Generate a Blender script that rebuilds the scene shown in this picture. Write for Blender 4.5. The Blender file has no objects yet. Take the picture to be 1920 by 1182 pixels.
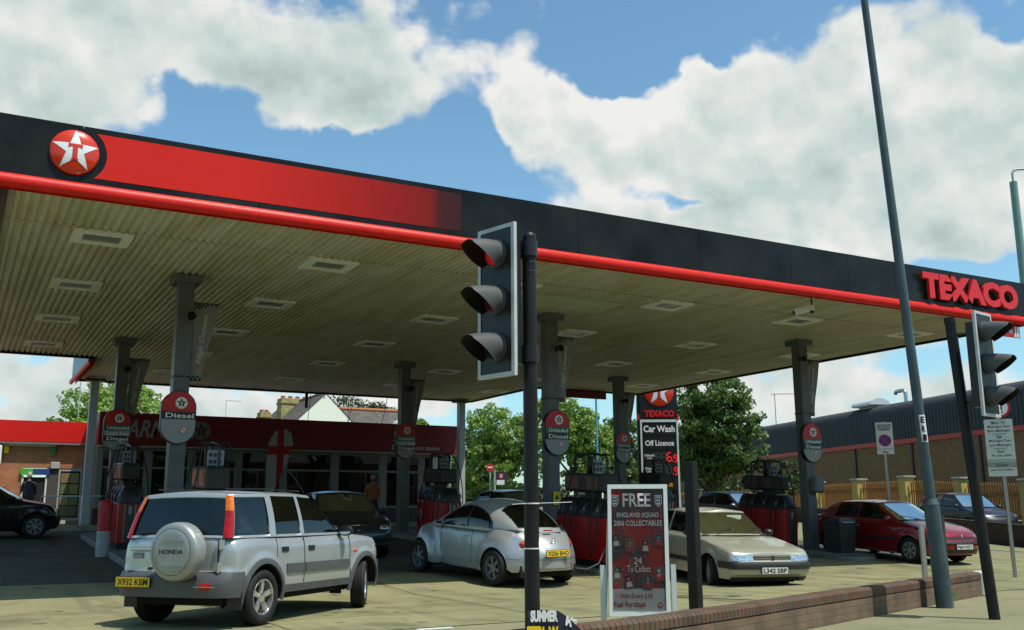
import bpy, bmesh, math, random
import numpy as np
from mathutils import Vector, Matrix
R = math.radians
S = bpy.context.scene
COL = S.collection

# ------------------------------------------------------------ camera
cam = bpy.data.cameras.new('camera'); co = bpy.data.objects.new('camera', cam); COL.objects.link(co)
def cam_axes(yaw, pitch, roll):
    cy, sy, cp, sp = math.cos(yaw), math.sin(yaw), math.cos(pitch), math.sin(pitch)
    f = Vector((sy*cp, cy*cp, sp)); r = Vector((cy, -sy, 0)); u = r.cross(f)
    cr, sr = math.cos(roll), math.sin(roll)
    return r*cr+u*sr, -r*sr+u*cr, f
cr_, cu_, cf_ = cam_axes(R(29.1), R(11.36), R(-.35))
co.matrix_world = Matrix(((cr_.x, cu_.x, -cf_.x, 0), (cr_.y, cu_.y, -cf_.y, 0), (cr_.z, cu_.z, -cf_.z, 1.25), (0, 0, 0, 1)))
cam.sensor_width = 36; cam.lens = 36*1870/1920; cam.clip_end = 5000; cam.clip_start = .05
S.camera = co

# ------------------------------------------------------------ sun, sky, exposure
SUN = Vector((-.24, .42, -1)).normalized()
sl = bpy.data.lights.new('sun', 'SUN'); sl.energy = 5.0; sl.angle = R(.5); sl.color = (1, .95, .86)
so = bpy.data.objects.new('sun', sl); COL.objects.link(so); so.rotation_euler = SUN.to_track_quat('-Z', 'Y').to_euler()
S.view_settings.view_transform = 'Standard'; S.view_settings.look = 'None'
S.view_settings.exposure = -.1; S.view_settings.gamma = 1
world = bpy.data.worlds.new('World'); S.world = world; world.use_nodes = True
nt = world.node_tree; N = nt.nodes; LK = nt.links; N.clear()
def M_(op, a, b=None, c=None, clamp=False):
    n = N.new('ShaderNodeMath'); n.operation = op; n.use_clamp = clamp
    for i, v in enumerate((a, b, c)):
        if v is None: continue
        if isinstance(v, (int, float)): n.inputs[i].default_value = v
        else: LK.new(v, n.inputs[i])
    return n.outputs[0]
def build_sky():
    tc = N.new('ShaderNodeTexCoord'); sep = N.new('ShaderNodeSeparateXYZ'); LK.new(tc.outputs['Generated'], sep.inputs[0])
    X, Y, Z = sep.outputs
    el = M_('MULTIPLY', M_('ARCSINE', Z), 57.2958); az = M_('MULTIPLY', M_('ARCTAN2', X, Y), 57.2958)
    blobs = [(9.8,25.7,22.4,3.2,1),(18.2,22.9,4.1,2.0,1),(2.7,22.2,6.1,2.4,1),(30.5,22.3,2.9,2.6,1.2),(36.9,21.8,5.6,3.2,1.2),(41.1,23.5,2.8,2.5,1.2),(46.1,20.2,7.9,3.7,1),(51.6,22.8,5.9,3.5,.9),(56.7,19.8,3.9,4.2,.9),(42.9,16.6,11.3,1.8,.9),(52.9,16.2,6.6,2.8,.9),(3.8,6.6,5.8,2.5,.9),(17.0,6.1,7.8,1.2,.7),(48.1,6.9,8.3,2.3,.8),(25.6,19.9,1.9,.4,.5),(20.8,19.8,1.6,.3,.5),(18.3,19.9,10.5,1.8,-1.2),(26.6,22.3,2.3,1.8,-.8),(9.4,22.5,3.2,1.0,-.6),(39.2,26.9,5.0,2.0,-1.1),(34.6,25.2,3.0,1.8,-1.1),(24.0,18.1,6.4,1.8,-.7),(56.9,24.3,1.5,.9,-1),(50.7,19.1,1.7,.4,-.7),(55.5,12.8,2.7,.7,-.9),(39.0,17.8,2.8,.5,-.7),(2.3,5.7,1.0,.8,-.5),(52.2,7.5,5.0,.7,-.4)]
    # base noise in direction space, flattened towards the horizon the way cloud decks look
    div = M_('ADD', M_('MAXIMUM', Z, 0), .16)
    cv = N.new('ShaderNodeCombineXYZ'); LK.new(M_('DIVIDE', X, div), cv.inputs[0]); LK.new(M_('DIVIDE', Y, div), cv.inputs[1]); LK.new(M_('MULTIPLY', Z, 6.), cv.inputs[2])
    def noise(vec, sc, det, rough=.55, dist=0.):
        n = N.new('ShaderNodeTexNoise'); n.inputs['Scale'].default_value = sc; n.inputs['Detail'].default_value = det
        n.inputs['Roughness'].default_value = rough; n.inputs['Distortion'].default_value = dist; LK.new(vec, n.inputs['Vector']); return n.outputs[0]
    def shift(vec, off):
        a = N.new('ShaderNodeVectorMath'); a.operation = 'ADD'; LK.new(vec, a.inputs[0]); a.inputs[1].default_value = off; return a.outputs[0]
    # warp the blob coordinates a little so outlines billow
    w1 = M_('MULTIPLY', M_('SUBTRACT', noise(tc.outputs['Generated'], 9, 4), .5), 7.)
    w2 = M_('MULTIPLY', M_('SUBTRACT', noise(shift(tc.outputs['Generated'], (5, 3, 1)), 11, 4), .5), 5.)
    azw = M_('ADD', az, w1); elw = M_('ADD', el, w2)
    bias = None
    for a, e, sa, se, wt in blobs:
        da = M_('DIVIDE', M_('SUBTRACT', azw, a), sa); de = M_('DIVIDE', M_('SUBTRACT', elw, e), se)
        q = M_('MULTIPLY', M_('ADD', M_('MULTIPLY', da, da), M_('MULTIPLY', de, de)), -.9)
        v = M_('MULTIPLY', M_('EXPONENT', q), wt)
        bias = v if bias is None else M_('ADD', bias, v)
    bias = M_('MINIMUM', bias, 1.1)
    # mostly clear overhead and behind the viewer
    wa = M_('DIVIDE', M_('SUBTRACT', az, 30.), 52.); we = M_('DIVIDE', M_('SUBTRACT', el, 8.), 27.)
    win = M_('ADD', M_('POWER', M_('ABSOLUTE', wa), 4.), M_('POWER', M_('ABSOLUTE', we), 4.))
    win = M_('MULTIPLY', M_('MINIMUM', win, 1.), -.55)
    bias = M_('ADD', bias, win)
    nbig = noise(cv.outputs[0], 1.1, 7, .58, .2)
    nfine = noise(tc.outputs['Generated'], 17, 8, .6)
    def puff(vec, sc):
        v = N.new('ShaderNodeTexVoronoi'); v.feature = 'F1'; v.inputs['Scale'].default_value = sc; LK.new(vec, v.inputs['Vector']); return v.outputs['Distance']
    gw = N.new('ShaderNodeVectorMath'); gw.operation = 'SCALE'; gw.inputs[3].default_value = .05; nv = N.new('ShaderNodeTexNoise'); nv.inputs['Scale'].default_value = 12; nv.inputs['Detail'].default_value = 5; LK.new(tc.outputs['Generated'], nv.inputs['Vector']); LK.new(nv.outputs['Color'], gw.inputs[0])
    ga = N.new('ShaderNodeVectorMath'); ga.operation = 'ADD'; LK.new(tc.outputs['Generated'], ga.inputs[0]); LK.new(gw.outputs[0], ga.inputs[1]); GV = ga.outputs[0]
    pf = M_('ADD', M_('MULTIPLY', M_('SUBTRACT', .45, puff(GV, 13)), .42), M_('MULTIPLY', M_('SUBTRACT', .45, puff(GV, 31)), .20))
    pf1 = M_('ADD', M_('MULTIPLY', M_('SUBTRACT', .45, puff(shift(GV, (.004, -.008, .022)), 13)), .42), M_('MULTIPLY', M_('SUBTRACT', .45, puff(shift(GV, (.002, -.004, .010)), 31)), .20))
    dens = M_('ADD', M_('ADD', M_('MULTIPLY', bias, .62), M_('MULTIPLY', M_('SUBTRACT', nbig, .5), 1.1)), M_('ADD', M_('ADD', M_('MULTIPLY', M_('SUBTRACT', nfine, .5), .55), pf), .12))
    mr = N.new('ShaderNodeMapRange'); mr.interpolation_type = 'SMOOTHSTEP'; LK.new(dens, mr.inputs[0]); mr.inputs[1].default_value = .10; mr.inputs[2].default_value = .36
    alpha = mr.outputs[0]
    # self shading: billow relief lit from above
    f0 = noise(tc.outputs['Generated'], 13, 6, .55); f1 = noise(shift(tc.outputs['Generated'], (.002, -.004, .017)), 13, 6, .55)
    b0 = noise(tc.outputs['Generated'], 5, 3); b1 = noise(shift(tc.outputs['Generated'], (.004, -.01, .05)), 5, 3)
    rel = M_('ADD', M_('ADD', M_('MULTIPLY', M_('SUBTRACT', f0, f1), 1.2), M_('MULTIPLY', M_('SUBTRACT', b0, b1), 1.5)), M_('MULTIPLY', M_('SUBTRACT', pf, pf1), 1.0))
    # bright body of the big cumulus right of centre, greyer decks elsewhere
    def gz(a, e, sa, se):
        da = M_('DIVIDE', M_('SUBTRACT', azw, a), sa); de = M_('DIVIDE', M_('SUBTRACT', elw, e), se)
        return M_('EXPONENT', M_('MULTIPLY', M_('ADD', M_('MULTIPLY', da, da), M_('MULTIPLY', de, de)), -1.))
    brt = M_('ADD', M_('MULTIPLY', gz(35.5, 23.3, 7, 2.6), .60), M_('MULTIPLY', gz(47, 18, 9, 1.6), -.10))
    brt = M_('ADD', brt, M_('MULTIPLY', gz(4, 25, 9, 2.0), .12))
    thick = M_('MULTIPLY', M_('SUBTRACT', dens, .42), -.55)
    sh = M_('ADD', M_('ADD', M_('ADD', rel, .75), brt), thick, clamp=True)
    ramp = N.new('ShaderNodeValToRGB'); LK.new(sh, ramp.inputs[0]); el_ = ramp.color_ramp.elements
    el_[0].position = .0; el_[0].color = (.36, .45, .455, 1); el_[1].position = 1.; el_[1].color = (1.0, 1.0, .97, 1)
    e = el_.new(.5); e.color = (.64, .76, .735, 1)
    sky = N.new('ShaderNodeTexSky'); sky.sky_type = 'NISHITA'; sky.sun_disc = False
    sky.sun_elevation = math.asin(-SUN.z); sky.sun_rotation = math.atan2(-SUN.x, -SUN.y); sky.air_density = 1.0; sky.dust_density = 1.; sky.ozone_density = 1.
    gain = N.new('ShaderNodeVectorMath'); gain.operation = 'SCALE'; gain.inputs[3].default_value = 9.3; LK.new(ramp.outputs[0], gain.inputs[0])
    sg = N.new('ShaderNodeVectorMath'); sg.operation = 'MULTIPLY'; sg.inputs[1].default_value = (1.38, 1.86, 1.84); LK.new(sky.outputs[0], sg.inputs[0])
    mix = N.new('ShaderNodeMix'); mix.data_type = 'RGBA'; LK.new(alpha, mix.inputs[0]); LK.new(sg.outputs[0], mix.inputs[6]); LK.new(gain.outputs[0], mix.inputs[7])
    bg = N.new('ShaderNodeBackground'); bg.inputs[1].default_value = .1; LK.new(mix.outputs[2], bg.inputs[0])
    out = N.new('ShaderNodeOutputWorld'); LK.new(bg.outputs[0], out.inputs[0])
build_sky()
world.cycles.sampling_method = 'MANUAL'; world.cycles.sample_map_resolution = 512
S.cycles.diffuse_bounces = 2; S.cycles.max_bounces = 8; S.cycles.glossy_bounces = 3; S.cycles.transparent_max_bounces = 10

# ------------------------------------------------------------ materials
MATS = {}
def mat(name, col, rough=.6, metal=0., spec=.4, var=0., vscale=6., coat=0., emit=None, bump=0., bscale=40., dirt=None, alpha=1.):
    if name in MATS: return MATS[name]
    m = bpy.data.materials.new(name); m.use_nodes = True; t = m.node_tree; b = t.nodes['Principled BSDF']
    b.inputs['Base Color'].default_value = (*col, 1); b.inputs['Roughness'].default_value = rough; b.inputs['Metallic'].default_value = metal
    b.inputs['Specular IOR Level'].default_value = spec; b.inputs['Coat Weight'].default_value = coat; b.inputs['Coat Roughness'].default_value = .04
    if emit: b.inputs['Emission Color'].default_value = (*emit[:3], 1); b.inputs['Emission Strength'].default_value = emit[3]
    if var or bump or dirt:
        tc = t.nodes.new('ShaderNodeTexCoord'); n = t.nodes.new('ShaderNodeTexNoise'); n.inputs['Scale'].default_value = vscale; n.inputs['Detail'].default_value = 6
        t.links.new(tc.outputs['Object'], n.inputs['Vector'])
        if var or dirt:
            r = t.nodes.new('ShaderNodeValToRGB'); t.links.new(n.outputs[0], r.inputs[0])
            a = [max(0, c*(1-var)) for c in col] if not dirt else dirt
            r.color_ramp.elements[0].position = .3; r.color_ramp.elements[0].color = (*a, 1)
            r.color_ramp.elements[1].position = .68; r.color_ramp.elements[1].color = (*[min(1, c*(1+var*.6)) for c in col], 1)
            t.links.new(r.outputs[0], b.inputs['Base Color'])
        if bump:
            n2 = t.nodes.new('ShaderNodeTexNoise'); n2.inputs['Scale'].default_value = bscale; n2.inputs['Detail'].default_value = 4; t.links.new(tc.outputs['Object'], n2.inputs['Vector'])
            bp = t.nodes.new('ShaderNodeBump'); bp.inputs['Strength'].default_value = bump; bp.inputs['Distance'].default_value = .02
            t.links.new(n2.outputs[0], bp.inputs['Height']); t.links.new(bp.outputs[0], b.inputs['Normal'])
    MATS[name] = m; return m
def glass(name, tint=(.3, .36, .34), refl=1.):
    if name in MATS: return MATS[name]
    m = bpy.data.materials.new(name); m.use_nodes = True; t = m.node_tree; t.nodes.clear()
    o = t.nodes.new('ShaderNodeOutputMaterial'); mx = t.nodes.new('ShaderNodeMixShader'); tr = t.nodes.new('ShaderNodeBsdfTransparent'); gl = t.nodes.new('ShaderNodeBsdfGlossy')
    tr.inputs[0].default_value = (*tint, 1); gl.inputs['Roughness'].default_value = .02; gl.inputs[0].default_value = (.95, 1, .98, 1)
    lw = t.nodes.new('ShaderNodeLayerWeight'); lw.inputs[0].default_value = .28
    mt = t.nodes.new('ShaderNodeMath'); mt.operation = 'MULTIPLY_ADD'; mt.inputs[1].default_value = .75*refl; mt.inputs[2].default_value = .045*refl; t.links.new(lw.outputs['Fresnel'], mt.inputs[0])
    t.links.new(mt.outputs[0], mx.inputs[0]); t.links.new(tr.outputs[0], mx.inputs[1]); t.links.new(gl.outputs[0], mx.inputs[2]); t.links.new(mx.outputs[0], o.inputs[0])
    MATS[name] = m; return m
def brick_mat(name, c1, c2, mortar, axis='XZ', bw=.225, bh=.075, rough=.85, joint=.012, varied=.5):
    if name in MATS: return MATS[name]
    m = bpy.data.materials.new(name); m.use_nodes = True; t = m.node_tree; b = t.nodes['Principled BSDF']; b.inputs['Roughness'].default_value = rough; b.inputs['Specular IOR Level'].default_value = .12
    tc = t.nodes.new('ShaderNodeTexCoord'); sp = t.nodes.new('ShaderNodeSeparateXYZ'); cb = t.nodes.new('ShaderNodeCombineXYZ'); t.links.new(tc.outputs['Object'], sp.inputs[0])
    if axis == 'XZ': t.links.new(sp.outputs[0], cb.inputs[0]); t.links.new(sp.outputs[2], cb.inputs[1])
    elif axis == 'YZ': t.links.new(sp.outputs[1], cb.inputs[0]); t.links.new(sp.outputs[2], cb.inputs[1])
    elif axis == 'UV': 
        t.links.new(tc.outputs['UV'], cb.inputs[0]); 
    k = t.nodes.new('ShaderNodeTexBrick'); k.inputs['Scale'].default_value = 1; k.inputs['Brick Width'].default_value = bw; k.inputs['Row Height'].default_value = bh
    k.inputs['Mortar Size'].default_value = joint/2; k.inputs['Color1'].default_value = (*c1, 1); k.inputs['Color2'].default_value = (*c2, 1); k.inputs['Mortar'].default_value = (*mortar, 1)
    t.links.new(tc.outputs['UV'] if axis == 'UV' else cb.outputs[0], k.inputs['Vector'])
    n = t.nodes.new('ShaderNodeTexNoise'); n.inputs['Scale'].default_value = 3; n.inputs['Detail'].default_value = 8; t.links.new(tc.outputs['Object'], n.inputs['Vector'])
    mx = t.nodes.new('ShaderNodeMix'); mx.data_type = 'RGBA'; mx.blend_type = 'MULTIPLY'; mx.inputs[0].default_value = varied
    t.links.new(k.outputs[0], mx.inputs[6]); t.links.new(n.outputs[0], mx.inputs[7])
    g2 = t.nodes.new('ShaderNodeVectorMath'); g2.operation = 'SCALE'; g2.inputs[3].default_value = 1+varied*.75; t.links.new(mx.outputs[2], g2.inputs[0]); t.links.new(g2.outputs[0], b.inputs['Base Color'])
    bp = t.nodes.new('ShaderNodeBump'); bp.inputs['Strength'].default_value = .5; bp.inputs['Distance'].default_value = .006; bp.invert = True
    t.links.new(k.outputs['Fac'], bp.inputs['Height']); t.links.new(bp.outputs[0], b.inputs['Normal'])
    MATS[name] = m; return m

BLACK = mat('gloss_black', (.012, .014, .014), .16, spec=.5, var=.3, vscale=1.2)
RED = mat('gloss_red', (.62, .012, .006), .32, var=.12, vscale=1.5)
REDM = mat('matt_red', (.60, .015, .008), .5, var=.15, vscale=1.2)
WHITE = mat('white_paint', (.75, .76, .74), .45)
CREAM = mat('off_white', (.62, .63, .57), .5, var=.08)
GREY = mat('grey_paint', (.17, .18, .18), .5, var=.15, vscale=3)
LGREY = mat('light_grey', (.36, .38, .37), .45, var=.1)
DGREY = mat('dark_grey', (.035, .037, .038), .5, var=.25)
PLASTIC = mat('black_plastic', (.018, .018, .019), .38, var=.2)
RUBBER = mat('rubber', (.013, .013, .013), .75, var=.25, vscale=9)
CHROME = mat('chrome', (.75, .77, .77), .12, metal=1)
STEEL = mat('steel', (.42, .43, .43), .3, metal=.9)
YELLOW = mat('yellow', (.75, .55, .02), .5)
GREEN = mat('sign_green', (.01, .12, .06), .4)
LENS_RED = mat('lens_red', (.38, .004, .005), .2, coat=.3, var=.3, vscale=14)
LENS_AMB = mat('lens_amber', (.70, .15, .004), .2, coat=.3, var=.3, vscale=14)
LENS_CLR = mat('lens_clear', (.62, .66, .66), .10, metal=.75, coat=1, var=.6, vscale=30)
SEAT = mat('seat_cloth', (.06, .062, .065), .9, var=.2)
DARKIN = mat('dark_interior', (.012, .012, .013), .8)
CARGLASS = glass('car_glass', (.26, .33, .31), 1.)
CLEARGLASS = glass('clear_glass', (.6, .68, .66), .8)

# ------------------------------------------------------------ mesh helpers
class MB:
    def __init__(s): s.v = []; s.f = []; s.m = []; s.M = None
    def add(s, vs, fs, mi=0):
        o = len(s.v)
        for p in vs:
            p = Vector(p); s.v.append(tuple(s.M @ p) if s.M else tuple(p))
        for f in fs: s.f.append([i+o for i in f]); s.m.append(mi)
        return s
    def box(s, a, b, mi=0):
        x0, y0, z0 = a; x1, y1, z1 = b
        return s.add([(x0,y0,z0),(x1,y0,z0),(x1,y1,z0),(x0,y1,z0),(x0,y0,z1),(x1,y0,z1),(x1,y1,z1),(x0,y1,z1)],
                     [(0,3,2,1),(4,5,6,7),(0,1,5,4),(1,2,6,5),(2,3,7,6),(3,0,4,7)], mi)
    def bbox(s, a, b, c=.01, mi=0):   # box with chamfered vertical and top edges
        x0, y0, z0 = a; x1, y1, z1 = b
        def rr(d, z):
            k = c+d
            return [(x0+k,y0+d,z),(x1-k,y0+d,z),(x1-d,y0+k,z),(x1-d,y1-k,z),(x1-k,y1-d,z),(x0+k,y1-d,z),(x0+d,y1-k,z),(x0+d,y0+k,z)]
        rings = [rr(c, z0), rr(0, z0+c), rr(0, z1-c), rr(c, z1)]
        vs = [p for r in rings for p in r]; fs = []
        for k in range(3):
            for i in range(8): j = (i+1) % 8; fs.append((k*8+i, k*8+j, k*8+8+j, k*8+8+i))
        fs.append(tuple(range(7, -1, -1))); fs.append(tuple(range(24, 32)))
        return s.add(vs, fs, mi)
    def lathe(s, prof, n=24, axis='Z', c=(0,0,0), mi=0, a0=0., a1=2*math.pi):
        full = abs(a1-a0-2*math.pi) < 1e-6; k = n if full else n+1; vs = []; fs = []
        for i in range(k):
            a = a0+(a1-a0)*i/n; ca, sa = math.cos(a), math.sin(a)
            for r, h in prof:
                p = (r*ca, r*sa, h) if axis == 'Z' else ((r*ca, h, r*sa) if axis == 'Y' else (h, r*ca, r*sa))
                vs.append((p[0]+c[0], p[1]+c[1], p[2]+c[2]))
        L = len(prof)
        for i in range(n):
            j = (i+1) % k
            for q in range(L-1): fs.append((i*L+q, j*L+q, j*L+q+1, i*L+q+1))
        return s.add(vs, fs, mi)
    def cyl(s, a, b, r0, r1=None, n=16, mi=0, caps=True):
        a = Vector(a); b = Vector(b); r1 = r0 if r1 is None else r1; d = (b-a).normalized()
        t = Vector((0,0,1)) if abs(d.z) < .9 else Vector((1,0,0)); u = d.cross(t).normalized(); w = d.cross(u)
        vs = []
        for p, r in ((a, r0), (b, r1)):
            for i in range(n): an = 2*math.pi*i/n; vs.append(p+u*r*math.cos(an)+w*r*math.sin(an))
        fs = [(i, (i+1) % n, n+(i+1) % n, n+i) for i in range(n)]
        if caps: fs += [tuple(range(n-1, -1, -1)), tuple(range(n, 2*n))]
        return s.add(vs, fs, mi)
    def tube(s, pts, r, n=8, mi=0):
        pts = [Vector(p) for p in pts]; L = len(pts); rs = r if isinstance(r, (list, tuple)) else [r]*L; vs = []
        up = None
        for i, p in enumerate(pts):
            d = (pts[min(i+1, L-1)]-pts[max(i-1, 0)]).normalized()
            if up is None: up = Vector((0,0,1)) if abs(d.z) < .9 else Vector((1,0,0))
            u = (up-d*up.dot(d)).normalized(); up = u; w = d.cross(u)
            for k in range(n): an = 2*math.pi*k/n; vs.append(p+u*rs[i]*math.cos(an)+w*rs[i]*math.sin(an))
        fs = [(i*n+k, i*n+(k+1) % n, (i+1)*n+(k+1) % n, (i+1)*n+k) for i in range(L-1) for k in range(n)]
        fs += [tuple(range(n-1, -1, -1)), tuple(range((L-1)*n, L*n))]
        return s.add(vs, fs, mi)
    def prism(s, poly, o, r=(1,0,0), u=(0,0,1), t=.01, mi=0, side=None):
        """flat polygon (2D) in the plane origin o, right r, up u, thickness t towards the viewer normal r x u"""
        o = Vector(o); r = Vector(r).normalized(); u = Vector(u).normalized(); n = r.cross(u)
        k = len(poly); vs = [o+r*x+u*y+n*t for x, y in poly]+[o+r*x+u*y for x, y in poly]
        s.add(vs, [tuple(range(k)), tuple(range(2*k-1, k-1, -1))], mi)
        base = len(s.v)-2*k
        for i in range(k):
            j = (i+1) % k; s.f.append([base+i, base+k+i, base+k+j, base+j]); s.m.append(mi if side is None else side)
        return s
    def grid(s, rows, mi=0, close=False, flip=False):
        h = len(rows); w = len(rows[0]); fs = []
        for i in range(h-1):
            for j in range(w if close else w-1):
                q = (i*w+j, i*w+(j+1) % w, (i+1)*w+(j+1) % w, (i+1)*w+j); fs.append(q[::-1] if flip else q)
        return s.add([p for r in rows for p in r], fs, mi)
    def build(s, name, m, parent=None, smooth=False, **tags):
        me = bpy.data.meshes.new(name); me.from_pydata(s.v, [], s.f); ms = m if isinstance(m, (list, tuple)) else [m]
        for x in ms: me.materials.append(x)
        me.polygons.foreach_set('material_index', s.m)
        if smooth:
            me.polygons.foreach_set('use_smooth', [True]*len(s.f)); me.set_sharp_from_angle(angle=R(smooth if smooth is not True else 40))
        me.update(); o = bpy.data.objects.new(name, me); COL.objects.link(o)
        if parent: o.parent = parent
        for k, v in tags.items(): o[k] = v
        return o
def weld(o, d=1e-4):
    bm = bmesh.new(); bm.from_mesh(o.data); bmesh.ops.remove_doubles(bm, verts=bm.verts, dist=d); bmesh.ops.recalc_face_normals(bm, faces=bm.faces); bm.to_mesh(o.data); bm.free(); return o
def thing(name, label, cat, loc=(0,0,0), rz=0, group=None, rx=0, ry=0):
    o = bpy.data.objects.new(name, None); COL.objects.link(o); o.empty_display_size = .2; o.location = loc; o.rotation_euler = (rx, ry, rz)
    o['label'] = label; o['category'] = cat
    if group: o['group'] = group
    return o
def tag(o, label, cat, group=None):
    o['label'] = label; o['category'] = cat
    if group: o['group'] = group
    return o
def copy_tree(o, parent=None):
    c = o.copy(); COL.objects.link(c); c.parent = parent
    for ch in [x for x in o.children]: copy_tree(ch, c)
    return c
def struct(o): o['kind'] = 'structure'; return o
_tcache = {}
def text(parent, s_, center, w, h, m, right=(1,0,0), up=(0,0,1), depth=.003, bold=.0, name='lettering', shear=0., bevel=0., spacing=1., label=None, align='C'):
    key = (s_, bold, shear, spacing)
    if key not in _tcache:
        cu = bpy.data.curves.new('t', 'FONT'); cu.body = s_; cu.offset = bold; cu.shear = shear; cu.space_character = spacing; cu.space_line = .8 if '\n' in s_ else 1; cu.resolution_u = 3
        cu.align_x = 'CENTER' if align == 'C' else 'LEFT'; cu.fill_mode = 'FRONT'
        ob = bpy.data.objects.new('t', cu); COL.objects.link(ob); bpy.context.view_layer.update()
        me = bpy.data.meshes.new_from_object(ob.evaluated_get(bpy.context.evaluated_depsgraph_get()))
        V = [tuple(v.co) for v in me.vertices]; Fs = [tuple(p.vertices) for p in me.polygons]
        # boundary edges for extrusion
        ec = {}
        for f in Fs:
            for i in range(len(f)):
                e = (f[i], f[(i+1) % len(f)]); ec[e] = 1
        bd = [e for e in ec if (e[1], e[0]) not in ec]
        _tcache[key] = (V, Fs, bd); bpy.data.objects.remove(ob); bpy.data.curves.remove(cu); bpy.data.meshes.remove(me)
    V, Fs, bd = _tcache[key]
    xs = [v[0] for v in V]; ys = [v[1] for v in V]; x0, x1, y0, y1 = min(xs), max(xs), min(ys), max(ys)
    c = Vector(center); r = Vector(right).normalized(); u = Vector(up).normalized(); n = r.cross(u)
    def P(v, z): return c+r*((v[0]-(x0+x1)/2)/(x1-x0)*w)+u*((v[1]-(y0+y1)/2)/(y1-y0)*h)+n*z
    k = len(V); mb = MB(); vs = [P(v, depth) for v in V]
    fs = [tuple(f) for f in Fs]
    if depth > .008:
        vs += [P(v, 0) for v in V]; fs += [(a, a+k, b+k, b) for a, b in bd]
    mb.add(vs, fs)
    o = mb.build(name, m, parent)
    if label: o['label'] = label
    return o
def star_poly(r, c=(0, 0), rot=0., inner=.382):
    return [(c[0]+(r if i % 2 == 0 else r*inner)*math.sin(math.pi*i/5+rot), c[1]+(r if i % 2 == 0 else r*inner)*math.cos(math.pi*i/5+rot)) for i in range(10)]
def circ(r, c=(0,0), n=32, a0=0, a1=2*math.pi): return [(c[0]+r*math.cos(a0+(a1-a0)*i/n), c[1]+r*math.sin(a0+(a1-a0)*i/n)) for i in range(n)]
def tee(r, c=(0,0)):
    w, h, b = r*.62, r*.62, r*.2
    P = [(-w/2,h*.5),(-w/2,h*.5-b*1.15),(-w/2+b*.5,h*.5-b*.8),(-b*.55,h*.5-b*.8),(-b*.55,-h*.62),(-b*1.0,-h*.75),(b*1.0,-h*.75),(b*.55,-h*.62),(b*.55,h*.5-b*.8),(w/2-b*.5,h*.5-b*.8),(w/2,h*.5-b*1.15),(w/2,h*.5)]
    return [(x+c[0], y+c[1]) for x, y in P][::-1]
def emblem(parent, o, r, disc, star, t_, right=(1,0,0), up=(0,0,1), name='emblem', dome=0.):
    """disc with a five-pointed star and a letter T cut into it"""
    o = Vector(o); rr = Vector(right).normalized(); uu = Vector(up).normalized(); n = rr.cross(uu)
    mb = MB()
    mb.prism(circ(r, n=40), o, rr, uu, .006, 0)
    mb.prism(star_poly(r*.92), o+n*.006, rr, uu, .003, 1)
    mb.prism(tee(r*.62, (0, 0)), o+n*.009, rr, uu, .003, 2)
    return mb.build(name, [disc, star, t_], parent)
def smooth01(t): t = min(max(t, 0), 1); return t*t*(3-2*t)
def gz(y): return 1.02*min(max((y-15.5)/18.5, 0), 1)
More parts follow.
